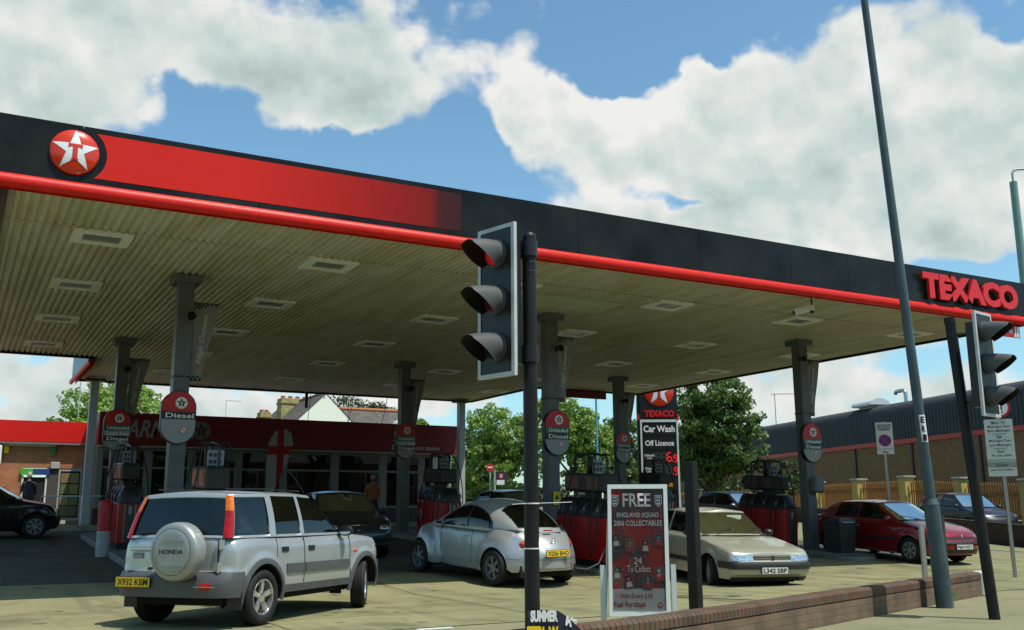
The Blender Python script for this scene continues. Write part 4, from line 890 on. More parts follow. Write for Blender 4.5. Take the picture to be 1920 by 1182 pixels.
# England feather flag
t = thing('feather_flag', 'tall white feather flag with red cross in front of the shop', 'flag', (9.15, 33.0, gz(33))); 
zf0, zf1 = .9, 4.16-gz(33); out = [(-.10, zf0), (.18, zf0+.2), (.62, zf1-1.1), (.78, zf1-.5), (.70, zf1-.15), (.45, zf1), (.15, zf1-.12), (-.05, zf1-.5), (-.10, zf1-1.1)]
MB().prism(out, (0, 0, 0), t=.006).build('cloth', mat('flag_white', (.42, .43, .42), .7), t)
def clip_poly(poly, x0, x1, z0, z1):
    for ax, v, sgn in ((0, x0, 1), (0, x1, -1), (1, z0, 1), (1, z1, -1)):
        o_ = []
        for i in range(len(poly)):
            a, b = poly[i-1], poly[i]; ia = sgn*(a[ax]-v) >= 0; ib = sgn*(b[ax]-v) >= 0
            if ia != ib: k = (v-a[ax])/(b[ax]-a[ax]); o_.append((a[0]+(b[0]-a[0])*k, a[1]+(b[1]-a[1])*k))
            if ib: o_.append(b)
        poly = o_
    return poly
fr_ = mat('flag_red', (.42, .02, .02), .7); m = MB(); m.prism(clip_poly(out, .24, .46, 0, 9), (0, -.007, 0), t=.002); m.prism(clip_poly(out, -1, 2, zf1-.88, zf1-.60), (0, -.0095, 0), t=.002); m.build('red_cross', fr_, t)
MB().cyl((-.12, 0, 0), (-.12, 0, zf1-.5), .02, .014, 8).build('pole', DGREY, t)

# ============================================================ house behind
SLATE = brick_mat('roof_slate', (.14, .125, .105), (.105, .095, .08), (.06, .055, .05), 'XZ', bw=.35, bh=.17, joint=.02, varied=.6)
h = thing('house', 'white gabled house with grey slate roof and brick chimneys behind the shop', 'house', (0, 58, 0)); HZ = gz(58)
def hb(name, vs, fs, m): return MB().add([(x, y-58, z) for x, y, z in vs], fs, m if isinstance(m, int) else 0).build(name, m, h)
gx, gz_, hw, ez_ = 19.33, 8.55, 3.75, 4.95
hb('gable_wall', [(gx-hw, 58, HZ), (gx+hw, 58, HZ), (gx+hw, 58, ez_), (gx, 58, gz_), (gx-hw, 58, ez_), (gx-hw, 68, HZ), (gx+hw, 68, HZ), (gx+hw, 68, ez_), (gx, 68, gz_), (gx-hw, 68, ez_)], [(0,1,2,3,4), (9,8,7,6,5), (0,4,9,5), (1,6,7,2)], mat('house_white', (.82, .82, .68), .7, var=.05))
hb('roof_slope', [(gx-hw-.3, 57.97, ez_-.25), (gx, 57.97, gz_+.05), (gx, 68, gz_+.05), (gx-hw-.3, 68, ez_-.25), (gx-hw-.3, 57.97, ez_-.35), (gx, 57.97, gz_-.05), (gx, 68, gz_-.05), (gx-hw-.3, 68, ez_-.35)], [(0,3,2,1), (0,1,5,4), (4,5,6,7)], SLATE)
hb('roof_slope', [(gx+hw+.3, 57.97, ez_-.25), (gx, 57.97, gz_+.06), (gx, 68, gz_+.06), (gx+hw+.3, 68, ez_-.25)], [(0,1,2,3)], SLATE)
hb('long_roof', [(gx, 59, 5.2), (27, 59, 5.2), (27, 62, 8.1), (gx, 62, 8.1), (27, 65, 5.2), (gx, 65, 5.2)], [(0,1,2,3), (3,2,4,5)], SLATE)
MB().cyl((gx+.5, 4, 8.12), (27, 4, 8.12), .12, n=8).build('ridge_tiles', mat('terracotta', (.40, .13, .05), .7), h)
MB().cyl((gx, -.15, gz_+.08), (gx, 10, gz_+.08), .07, n=8).build('ridge_tiles', MATS['roof_slate'], h)
STOCK = brick_mat('stock_brick', (.42, .33, .12), (.33, .25, .10), (.36, .33, .24), 'XZ', varied=.7)
for (x0, x1, y, zt_, zb_, n_) in ((18.1, 20.0, 63, 8.75, 5, 4), (17.35, 18.0, 65, 8.0, 5, 2)):
    c = MB().box((x0, y-58, zb_), (x1, y-57, zt_)).box((x0-.06, y-58.06, zt_-.35), (x1+.06, y-56.94, zt_-.25)).build('chimney', STOCK, h)
    m = MB()
    for k in range(n_): xx = x0+(k+.5)*(x1-x0)/n_; m.lathe([(.12, zt_+.16), (.13, zt_+.18), (.15, zt_+.18), (.14, zt_)], 12, c=(xx, y-57.5, 0))
    m.build('chimney_pots', MATS['terracotta'], c)
t = thing('satellite_dish', 'grey satellite dish low on the slate roof', 'satellite dish', (24.4, 58.6, 6.75)); MB().lathe([(0, .0), (.3, .04), (.45, .12)], 20, axis='Y').build('dish', LGREY, t, smooth=True)
for x, y, z0_, z1_, lb in ((6.3, 64.8, 1, 10.5, 'thin white mast rising before the tree at left'), (13.9, 60, 3, 8.1, 'thin television aerial pole on the skyline right of the Diesel sign')):
    t = thing('aerial_mast', lb, 'mast', (x, y, z0_)); MB().cyl((0, 0, 0), (0, 0, z1_-z0_), .045 if x < 10 else .02, .03 if x < 10 else .015, 8).build('pole', LGREY, t)
    if x > 10: MB().cyl((0, 0, z1_-z0_-.05), (.9, 0, z1_-z0_-.05), .015, n=6).build('aerial', DGREY, t)
t = thing('drop_pipe', 'dark vertical pipe hanging from the rear canopy edge before the chimney', 'pipe', (11.34, 36.2, 5.22)); MB().cyl((0, 0, 0), (0, 0, .60), .06, n=12).build('pipe', DGREY, t)
for k, (x0, x1, z_) in enumerate(((11.55, 11.82, 4.85), (13.03, 13.45, 4.85), (13.25, 13.46, 4.85), (14.65, 14.85, 4.85))):
    t = thing('hanging_cable', 'thin black cable running from canopy edge to shop roof, %s from the left' % ['first', 'second', 'third', 'fourth'][k], 'cable', (x0, 36.4, 5.8), group='cables between canopy and shop'); MB().tube([(0, 0, 0), ((x1-x0)*.4, .4, -.45), (x1-x0, 1.1, z_-5.8)], .012, 6).build('cable', PLASTIC, t)

# ============================================================ warehouse, fence, verge wall along the side road
WH0 = Vector((48., 30., 0)); WANG = math.atan2(wd.y, wd.x)
def WP(s, o, z): return (WH0.x+wd.x*s+wn.x*o, WH0.y+wd.y*s+wn.y*o, z)
wh = thing('warehouse', 'long warehouse with dark ribbed upper cladding, red band and brick base', 'building', (WH0.x, WH0.y, 0), rz=WANG)
# local frame: x along the road, y to the left of it (= -wn)
CLAD = mat('cladding_dark', (.030, .034, .036), .65, var=.12, vscale=.6); WBR = brick_mat('warehouse_brick', (.23, .13, .055), (.17, .095, .045), (.18, .15, .10), 'XZ', varied=.5)
x0, x1 = -30., 75.
MB().box((x0, -20, -.2), (x1, 0, 5.45)).build('brick_wall', WBR, wh)
MB().box((x0-.05, -20.05, 5.45), (x1+.05, .10, 5.72)).build('red_band', mat('band_red', (.42, .03, .015), .45), wh)
m = MB(); per = .30; n_ = int((x1-x0)/per); rows = []
prof = [(.06, 5.72), (.06, 7.35), (.02, 7.62), (-.10, 7.84), (-.32, 8.02), (-.62, 8.12), (-10, 9.2), (-20, 8.1)]
for i in range(n_):
    for q, off in ((0, 0), (.55, 0), (.65, -.04), (.9, -.04)):
        x = x0+(i+q)*per; rows.append([(x, y+off*(1 if z < 8 else .5), z+(off if z > 7.9 else 0)) for y, z in prof])
m.grid(rows, flip=True); m.build('cladding', CLAD, wh, smooth=35)
m = MB(); xs_ = [x0+i*6. for i in range(18)]
for x in xs_: m = MB(); m.box((x, .002, 0), (x+.12, .12, 5.44)); m.build('downpipe', DGREY, wh)
for s_, z_ in ((17.2, 8.05),):
    t = thing('roof_vent', 'white domed roof ventilator on the warehouse roof', 'vent', WP(s_, .8, 8.0), rz=WANG)
    MB().box((-.8, -.35, 0), (.8, .35, .25)).build('base', LGREY, t)
    m = MB(); m.grid([[(x, .75*math.cos(a), .25+.42*math.sin(a)) for a in [math.pi*i/10 for i in range(11)]] for x in (-1.1, -1.0, 1.0, 1.1)]); 
    for x in (-1.1, 1.1): m.add([(x, .75*math.cos(a), .25+.42*math.sin(a)) for a in [math.pi*i/10 for i in range(11)]], [tuple(range(11))])
    m.box((-1.05, -.74, .2), (1.05, .74, .255)); m.build('hood', mat('vent_white', (.55, .57, .56), .5), t, smooth=40)
t = thing('flue_pipe', 'swan neck metal flue pipe on the warehouse roof', 'pipe', WP(13.4, .8, 8.), rz=WANG); MB().tube([(0, 0, 0), (0, 0, .62), (.05, 0, .78), (.18, 0, .86), (.7, 0, .88), (.95, 0, .86), (1.05, 0, .72)], .12, 12).build('pipe', STEEL, t, smooth=60)
t = thing('television_aerial', 'thin comb aerial beyond the canopy column', 'aerial', (42., 44., 8.2)); m = MB(); m.cyl((0, 0, 0), (1.6, -1., 0), .02, n=6)
for k in range(8): m.cyl((.2*k+.1, -.125*k-.06-.12, 0), (.2*k+.1, -.125*k-.06+.12, 0), .012, n=5)
m.cyl((0.2, -.1, -2), (.2, -.1, 0), .02, n=6); m.build('aerial', DGREY, t)
# fence: brick piers with palings
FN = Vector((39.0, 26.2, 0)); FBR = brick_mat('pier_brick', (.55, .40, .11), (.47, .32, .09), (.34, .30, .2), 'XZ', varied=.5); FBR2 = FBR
def FP(s): return FN+wd*s
fence = thing('railing_fence', 'long fence of orange brown pales between brick piers in front of the warehouse', 'fence', FN, rz=WANG)
PAL = mat('pale_timber', (.30, .125, .022), .7, var=.3, vscale=12)
SP_ = 4.05
for k in range(-2, 12):
    s = k*SP_; z = gz(FP(s).y); MB().box((s-.27, -.27, z-.1), (s+.27, .27, z+1.92)).build('pier', FBR, fence); MB().bbox((s-.34, -.34, z+1.92), (s+.34, .34, z+2.02), .02).build('pier_cap', mat('cap_stone', (.30, .29, .24), .8, var=.2), fence)
    if k < 11:
        m = MB(); n_ = 22
        for i in range(n_):
            x = s+.30+(SP_-.60)*(i+.5)/n_; zz = gz(FP(x).y)
            m.add([(x-.045, -.012, zz+.3), (x+.045, -.012, zz+.3), (x+.045, .012, zz+.3), (x-.045, .012, zz+.3), (x-.045, -.012, zz+1.72), (x+.045, -.012, zz+1.72), (x+.045, .012, zz+1.72), (x-.045, .012, zz+1.72), (x, -.012, zz+1.82), (x, .012, zz+1.82)],
                  [(0,1,5,8,4), (3,7,9,6,2), (0,4,7,3), (1,2,6,5), (4,8,9,7), (8,5,6,9)])
        for zr in (.5, 1.45): m.box((s+.28, -.05, z+zr), (s+SP_-.28, -.013, z+zr+.07))
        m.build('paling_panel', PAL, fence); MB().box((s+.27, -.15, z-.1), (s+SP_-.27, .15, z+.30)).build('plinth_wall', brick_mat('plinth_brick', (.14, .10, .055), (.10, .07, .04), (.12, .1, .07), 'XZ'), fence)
t = thing('verge_wall', 'long low dark brick wall in shade between forecourt and side road', 'wall', (0, 0, 0)); m = MB()
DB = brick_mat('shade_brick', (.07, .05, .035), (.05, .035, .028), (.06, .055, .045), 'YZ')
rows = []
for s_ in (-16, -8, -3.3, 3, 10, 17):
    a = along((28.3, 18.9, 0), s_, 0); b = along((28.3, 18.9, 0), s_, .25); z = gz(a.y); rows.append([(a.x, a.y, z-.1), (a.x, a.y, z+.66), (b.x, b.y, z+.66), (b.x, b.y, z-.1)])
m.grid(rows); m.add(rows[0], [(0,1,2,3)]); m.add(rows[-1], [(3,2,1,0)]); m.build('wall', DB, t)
# posts and traffic signs
t = thing('road_sign', 'white Red Route Clearway sign with blue disc on a grey post', 'road sign', (22.15, 18.95, gz(18.95)), rz=R(-38)); z0 = gz(18.95)
MB().cyl((0, .04, 0), (0, .04, 3.7-z0), .038, n=12).build('post', STEEL, t)
MB().box((-.22, -.01, 2.82-z0), (.22, 0, 3.68-z0)).build('plate', WHITE, t)
text(t, 'RED ROUTE\nCLEARWAY', (0, -.013, 3.54-z0), .34, .17, PLASTIC, bold=.02); text(t, 'End', (0, -.013, 2.88-z0), .13, .06, PLASTIC, bold=.02)
mb = MB(); mb.prism(circ(.165, (0, 3.19-z0), 32), (0, -.011, 0), t=.002, mi=0); mb.prism(circ(.128, (0, 3.19-z0), 32), (0, -.0135, 0), t=.002, mi=1)
for a in (R(45), R(-45)): ca, sa = math.cos(a), math.sin(a); mb.prism([(x*ca-y*sa, x*sa+y*ca+3.19-z0) for x, y in ((-.13, -.018), (.13, -.018), (.13, .018), (-.13, .018))], (0, -.016 if a > 0 else -.0165, 0), t=.002, mi=0)
mb.box((-.21, -.012, 2.955-z0), (.21, -.010, 2.965-z0), 2); mb.build('roundel', [mat('sign_red', (.55, .02, .02), .4), mat('sign_blue', (.02, .05, .42), .4), PLASTIC], t)
t = thing('road_sign', 'tall white parking hours sign under a red ringed disc at the right edge', 'road sign', (18.42, 12.9, 0), rz=R(-55)); 
MB().cyl((.03, .05, 0), (0, .05, 3.4), .038, n=12).build('post', STEEL, t)
MB().box((-.26, -.01, 2.13), (.26, 0, 2.255)).box((-.26, -.01, 2.26), (.26, 0, 3.10)).build('plate', mat('plate_grey', (.50, .54, .50), .5), t)
MB().box((-.26, -.01, 1.96), (.26, 0, 2.24)).build('lower_plate', MATS['plate_grey'], t)
for s_, z_, w_ in (('Mon - Fri', 3.03, .25), ('Midnight-7am', 2.945, .40), ('9pm-Midnight', 2.86, .42), ('Sat', 2.745, .10), ('Midnight-7am', 2.66, .40), ('1pm-Midnight', 2.575, .40), ('Sun', 2.455, .12), ('At any time', 2.37, .36), ('Except', 2.175, .21), ('permit holders', 2.085, .42)): text(t, s_, (0, -.013, z_-.0), w_, .06, PLASTIC, bold=.01)
mb = MB()
for z_ in (2.80, 2.51, 2.28): mb.box((-.12 if z_ > 2.3 else -.26, -.012, z_), (.12 if z_ > 2.3 else .26, -.0105, z_+.008))
mb.build('rules', PLASTIC, t)
mb = MB(); mb.prism(circ(.20, (.05, 3.33), 36), (0, -.012, 0), t=.003, mi=0); mb.prism(circ(.155, (.05, 3.33), 36), (0, -.016, 0), t=.002, mi=1); mb.box((-.02, -.019, 3.28), (.10, -.0165, 3.40), 2); mb.build('roundel', [MATS['sign_red'], WHITE, PLASTIC], t); text(t, '5T', (.04, -.021, 3.34), .07, .08, WHITE, bold=.03)
text(t, 'ZONE', (.05, -.018, 3.235), .12, .04, PLASTIC, bold=.02)
t = thing('bus_stop_flag', 'bus stop pole with white disc and flag sign before the far trees', 'bus stop', (24.2, 45.4, gz(45)), rz=R(-28)); z0 = gz(45)
MB().cyl((0, 0, 0), (0, 0, 3.5-z0), .05, n=10).build('post', LGREY, t); MB().box((.05, -.03, 2.75-z0), (.62, .03, 3.42-z0)).build('flag_plate', mat('flag_dark', (.03, .03, .05), .5), t)
MB().box((.1, -.036, 2.78-z0), (.5, -.031, 3.02-z0)).build('white_strip', WHITE, t); mb = MB(); mb.prism(circ(.13, (.33, 3.22-z0), 24), (0, -.036, 0), t=.003, mi=0); mb.prism(circ(.08, (.33, 3.22-z0), 24), (0, -.04, 0), t=.002, mi=1); mb.box((.18, -.045, 3.2-z0), (.48, -.042, 3.25-z0), 0); mb.build('roundel', [MATS['sign_red'], WHITE], t)
t = thing('round_sign', 'small round red no entry sign on top beside the bus stop', 'road sign', (24.05, 45.6, gz(45)), rz=R(-28)); MB().cyl((0, .05, 0), (0, .05, 3.6-z0), .04, n=10).build('post', LGREY, t)
mb = MB(); mb.prism(circ(.2, (0, 3.66-z0), 24), (0, 0, 0), t=.004, mi=0); mb.box((-.13, -.008, 3.63-z0), (.13, -.005, 3.70-z0), 1); mb.build('plate', [MATS['sign_red'], WHITE], t)
t = thing('flag_pole', 'thin pale blue pole rising beside the price totem', 'pole', (25.2, 37.5, gz(38))); MB().cyl((0, 0, 0), (.0, 0, 5.6), .05, n=10).build('pole', mat('pale_blue', (.12, .32, .42), .4), t); MB().box((-.3, -.05, .55), (.25, -.03, 1.35)).build('notice', WHITE, t)
t = thing('hanging_banner', 'dark red panel hanging below the rear canopy edge', 'panel', (20.5, 31.2, 5.65)); MB().box((-.85, -.05, -.12), (.9, .05, .14)).build('panel', mat('panel_dark_red', (.16, .012, .012), .5), t)
t = thing('rear_range_wall', 'low dark boundary wall running below the far trees', 'wall', (0, 0, 0)); MB().box((21, 56, 0), (46.5, 56.3, 2.25)).build('wall', mat('bound_wall', (.07, .055, .045), .85, var=.3, vscale=2), t)
# security camera under the canopy
t = thing('security_camera', 'white box security camera hanging from the canopy front edge', 'camera', (15.75, 15.3, 5.85)); m = MB(); m.cyl((.12, -.05, 0), (.14, -.06, -.24), .018, n=10); m.build('stem', PLASTIC, t)
m = MB(); d = Vector((-.62, .55, -.18)).normalized(); q = d.cross(Vector((0, 0, 1))).normalized(); u = q.cross(d); o0 = Vector((.12, -.05, -.26))
for s0, s1, w_, hh, mi in ((-.06, .36, .065, .055, 0),): m.add([o0+d*a+q*b+u*c for a in (s0, s1) for b, c in ((-w_, -hh), (w_, -hh), (w_, hh), (-w_, hh))], [(0,1,2,3), (7,6,5,4), (0,4,5,1), (1,5,6,2), (2,6,7,3), (3,7,4,0)], 0)
m.build('casing', WHITE, t); m = MB(); m.cyl(o0+d*.36, o0+d*.40, .04, n=12).cyl(o0+u*-.06, o0+u*-.11+d*.02, .04, n=10); m.build('lens', PLASTIC, t)

# ============================================================ trees
def leaf_mat(name, c, c2):
    m = bpy.data.materials.new(name); m.use_nodes = True; t = m.node_tree; b = t.nodes['Principled BSDF']; b.inputs['Roughness'].default_value = .45; b.inputs['Specular IOR Level'].default_value = .4
    oi = t.nodes.new('ShaderNodeNewGeometry'); r = t.nodes.new('ShaderNodeValToRGB'); t.links.new(oi.outputs['Random Per Island'], r.inputs[0])
    r.color_ramp.elements[0].color = (*c, 1); r.color_ramp.elements[1].color = (*c2, 1); t.links.new(r.outputs[0], b.inputs['Base Color'])
    o = t.nodes['Material Output']; tl = t.nodes.new('ShaderNodeBsdfTranslucent'); t.links.new(r.outputs[0], tl.inputs[0]); mx = t.nodes.new('ShaderNodeMixShader'); mx.inputs[0].default_value = .35
    t.links.new(b.outputs[0], mx.inputs[1]); t.links.new(tl.outputs[0], mx.inputs[2]); t.links.new(mx.outputs[0], o.inputs[0]); return m
LF1 = leaf_mat('leaf_bright', (.15, .25, .04), (.33, .46, .10)); LF2 = leaf_mat('leaf_mid', (.055, .105, .022), (.17, .26, .06)); LF3 = leaf_mat('leaf_dark', (.03, .055, .018), (.07, .11, .03))
BARK = mat('bark', (.06, .05, .035), .9, var=.3, vscale=5)
def tree(name, base, crowns, leaf, n, m, lb, cat='tree', seed=1, trunk_r=.18, group=None):
    """crowns: list of (x,y,z,rx,ry,rz) ellipsoids relative to base"""
    rng = np.random.default_rng(seed); t = thing(name, lb, cat, base, group=group)
    vol = np.array([c[3]*c[4]*c[5] for c in crowns])**.8; vol /= vol.sum(); C_ = np.array(crowns)
    clusters = []
    nc = max(20, n//60)
    idx = rng.choice(len(crowns), nc, p=vol); d = rng.normal(size=(nc, 3)); d /= np.linalg.norm(d, axis=1)[:, None]
    rad = rng.uniform(.45, 1.05, nc)[:, None]**.5; cen = C_[idx, :3]+d*rad*C_[idx, 3:]
    cr = rng.uniform(.6, 1.15, nc)*np.mean(C_[:, 3])*.30
    per = n//nc; ci = np.repeat(np.arange(nc), per); g = rng.normal(size=(len(ci), 3)); g /= np.linalg.norm(g, axis=1)[:, None]; g *= rng.uniform(.3, 1, len(ci))[:, None]**.6
    P = cen[ci]+g*cr[ci][:, None]*np.array([1, 1, .75])
    nn = rng.normal(size=(len(ci), 3))+g*1.2+np.array([0, 0, .7]); nn /= np.linalg.norm(nn, axis=1)[:, None]
    a = np.cross(nn, rng.normal(size=(len(ci), 3))); a /= np.linalg.norm(a, axis=1)[:, None]; b = np.cross(nn, a)
    s = leaf*rng.uniform(.6, 1.25, len(ci))[:, None]
    V = np.stack([P-a*s, P-b*s*.55+nn*s*.1, P+a*s, P+b*s*.55+nn*s*.1], 1).reshape(-1, 3)
    k = len(ci); me = bpy.data.meshes.new('crown'); me.vertices.add(4*k); me.vertices.foreach_set('co', V.ravel()); me.loops.add(4*k); me.loops.foreach_set('vertex_index', np.arange(4*k)); me.polygons.add(k); me.polygons.foreach_set('loop_start', np.arange(k)*4); me.update(calc_edges=True); me.validate()
    me.materials.append(m); o = bpy.data.objects.new('crown', me); COL.objects.link(o); o.parent = t
    mb = MB(); mean = C_[:, :3].mean(0); zlow = (C_[:, 2]-C_[:, 5]).min(); top = Vector(mean)
    mb.tube([(0, 0, -.2), (.05, 0, max(zlow, .5)*.6), (mean[0]*.5, mean[1]*.5, (zlow+mean[2])/2+.2), tuple(mean)], [trunk_r, trunk_r*.8, trunk_r*.55, trunk_r*.2], 10)
    for j in range(min(14, nc)):
        e = cen[j*3 % nc]; st = Vector((mean[0]*.4, mean[1]*.4, max(zlow, .6)+rng.uniform(0, .5)*(mean[2]-zlow))); mid = (st+Vector(e))/2+Vector((0, 0, .15)); mb.tube([st, mid, e], [trunk_r*.4, trunk_r*.22, trunk_r*.06], 6)
    mb.build('trunk', BARK, t); return t
g5 = 'roadside trees beyond the canopy'
def blob(cx, cy, cz, w, h, n=6, seed=0, dx=.97, dy=-.2):
    w *= 1.18; h *= 1.2; cz -= .25
    r_ = random.Random(seed); out = []
    for k in range(n):
        a = r_.uniform(0, 6.28); q = r_.uniform(.2, .62); s = r_.uniform(.42, .62)
        lx = w/2*q*math.cos(a); lz = h/2*q*math.sin(a); ly = r_.uniform(-.4, .4)*w/2
        out.append((cx+lx*.874-ly*-.486, cy-lx*.486+ly*.874, cz+lz, w/2*s, w/2*s, h/2*s*1.05))
    return out
tree('broadleaf_tree', (32.9, 39.2, 1.02), blob(0, 0, 4.0, 4.6, 5.6, 9, 1)+[(-.9, .5, 1.9, 1.2, 1.2, 1.0), (.9, -.6, 2.2, 1.1, 1.1, 1.1)], .11, 24000, LF2, 'big dark green tree right of the price totem', seed=11, group=g5)
tree('broadleaf_tree', (35.0, 36.9, 1.02), blob(0, 0, 2.5, 2.4, 2.4, 5, 5), .085, 5000, LF3, 'low dark bush in front of the fence under the big dark tree', cat='tree', seed=17, group=g5, trunk_r=.1)
tree('broadleaf_tree', (29.3, 45.8, 1.02), blob(0, 0, 4.5, 4.4, 4.6, 8, 2), .105, 19000, LF1, 'bright green round tree behind the Unleaded and Diesel sign', seed=12, group=g5)
tree('broadleaf_tree', (27.0, 49.6, 1.02), blob(0, 0, 3.9, 4.2, 5.0, 9, 3), .11, 19000, LF1, 'bright green tree directly left of the signal pole', seed=13, group=g5)
tree('broadleaf_tree', (25.4, 53., 1.02), blob(0, 0, 2.9, 2.8, 3.6, 6, 4), .105, 12000, LF1, 'bright green tree beside the rear canopy post above the blue van', seed=14, group=g5)
tree('broadleaf_tree', (33.6, 48.4, 1.02), blob(0, 0, 3.9, 3.4, 4.0, 7, 6), .105, 14000, LF2, 'mid green tree behind the pale blue pole', seed=15, group=g5)
tree('broadleaf_tree', (34.1, 67.4, 1.02), blob(0, 0, 5.2, 4.0, 4.0, 6, 7), .12, 6000, LF3, 'small dark tree on the skyline behind the bright trees', seed=16, group=g5)
tree('broadleaf_tree', (8.2, 66.3, 1.02), blob(.3, 0, 5.9, 7.4, 5.0, 12, 8)+blob(3.0, 0, 5.4, 4.4, 3.2, 5, 9), .15, 21000, LF1, 'wide bright green tree behind the left end of the shop', seed=18, group='trees behind the shop', trunk_r=.3)
tree('broadleaf_tree', (13.5, 63.5, 1.02), blob(0, 0, 5.4, 2., 2.6, 5, 10), .10, 2200, LF1, 'small light green treetop right of the Diesel sign', seed=19, group='trees behind the shop', trunk_r=.08)
tree('conifer_tree', (23.6, 66, 1.02), blob(0, 0, 7.0, 6.0, 3.0, 9, 12), .10, 9000, LF3, 'dark conifer tops above the slate roof ridge', seed=20, group='trees behind the shop')
tree('palm_shrub', (25.2, 57.0, 1.02), blob(0, 0, 5.5, 1.7, 1.3, 4, 13), .13, 1500, LF1, 'bright feathery shrub above the right end of the shop', cat='shrub', seed=21, group='trees behind the shop', trunk_r=.08)
tree('hedge', (32., 52.5, 1.02), [(x, 0, 1.0, 1.3, .9, 1.2) for x in np.arange(-6, 8, 1.5)], .10, 12000, LF3, 'dark hedge running below the bright trees', cat='hedge', seed=22)

# houses and trees added out of view to block low sky and fill reflections
HBR = brick_mat('added_terrace_brick', (.20, .11, .07), (.15, .085, .055), (.2, .18, .15), 'XZ'); HRF = mat('added_terrace_roof', (.05, .045, .045), .8, var=.3)
for k in range(7):
    x = -34+k*11.5; t = thing('added_terraced_house', 'added brick terraced house out of view behind the viewer, number %s along from the left' % ['one', 'two', 'three', 'four', 'five', 'six', 'seven'][k], 'house', (x, -15-(k % 2)*.8, 0), group='added houses behind the viewer')
    MB().box((-5.6, -8, 0), (5.6, 0, 6.2)).build('wall', HBR, t); MB().add([(-5.8, .4, 6.1), (5.8, .4, 6.1), (5.8, -4, 9.4), (-5.8, -4, 9.4), (5.8, -8.4, 6.1), (-5.8, -8.4, 6.1)], [(0, 1, 2, 3), (3, 2, 4, 5), (0, 3, 5), (1, 4, 2)]).build('roof', HRF, t)
    for xx in (-3.6, 0, 3.6):
        for zz in (1.0, 3.9): w_ = MB().box((xx-.75, .005, zz), (xx+.75, .06, zz+1.4)).build('window', WHITE, t); MB().box((xx-.66, .061, zz+.09), (xx+.66, .07, zz+1.31)).build('pane', mat('added_house_pane', (.03, .035, .04), .1), w_)
for k, (x, y) in enumerate(((-22, -9), (-9, -10), (3, -9.5), (16, -10), (30, -9), (-26, 6), (-25, 20), (-27, 34))):
    tree('added_street_tree', (x, y, 0), blob(0, 0, 6, 6.5, 7, 7, 40+k), .32, 1500, LF2, 'added leafy street tree outside the picture, %s of its row' % ['first', 'second', 'third', 'fourth', 'fifth', 'sixth', 'seventh', 'eighth'][k], seed=60+k, group='added trees out of view')
# ============================================================ cars
def interp(tab, x):
    if x >= tab[0][0] and tab[0][0] > tab[-1][0]: return tab[0][1]
    t = sorted(tab)
    if x <= t[0][0]: return t[0][1]
    for (a, va), (b, vb) in zip(t[:-1], t[1:]):
        if x <= b:
            k = (x-a)/(b-a) if b > a else 0; return va+(vb-va)*k
    return t[-1][1]
def sinterp(tab, x):     # monotone-ish smooth interpolation
    t = sorted(tab); n = len(t)
    if x <= t[0][0]: return t[0][1]
    if x >= t[-1][0]: return t[-1][1]
    for i in range(n-1):
        if x <= t[i+1][0]:
            a, va = t[i]; b, vb = t[i+1]; h = b-a; k = (x-a)/h
            def sl(j):
                if j <= 0 or j >= n-1: return 0 if 0 else (t[min(j+1, n-1)][1]-t[max(j-1, 0)][1])/(t[min(j+1, n-1)][0]-t[max(j-1, 0)][0])
                d0 = (t[j][1]-t[j-1][1])/(t[j][0]-t[j-1][0]); d1 = (t[j+1][1]-t[j][1])/(t[j+1][0]-t[j][0])
                return 0 if d0*d1 <= 0 else 2*d0*d1/(d0+d1)
            m0, m1 = sl(i)*h, sl(i+1)*h
            return (2*k**3-3*k*k+1)*va+(k**3-2*k*k+k)*m0+(-2*k**3+3*k*k)*vb+(k**3-k*k)*m1
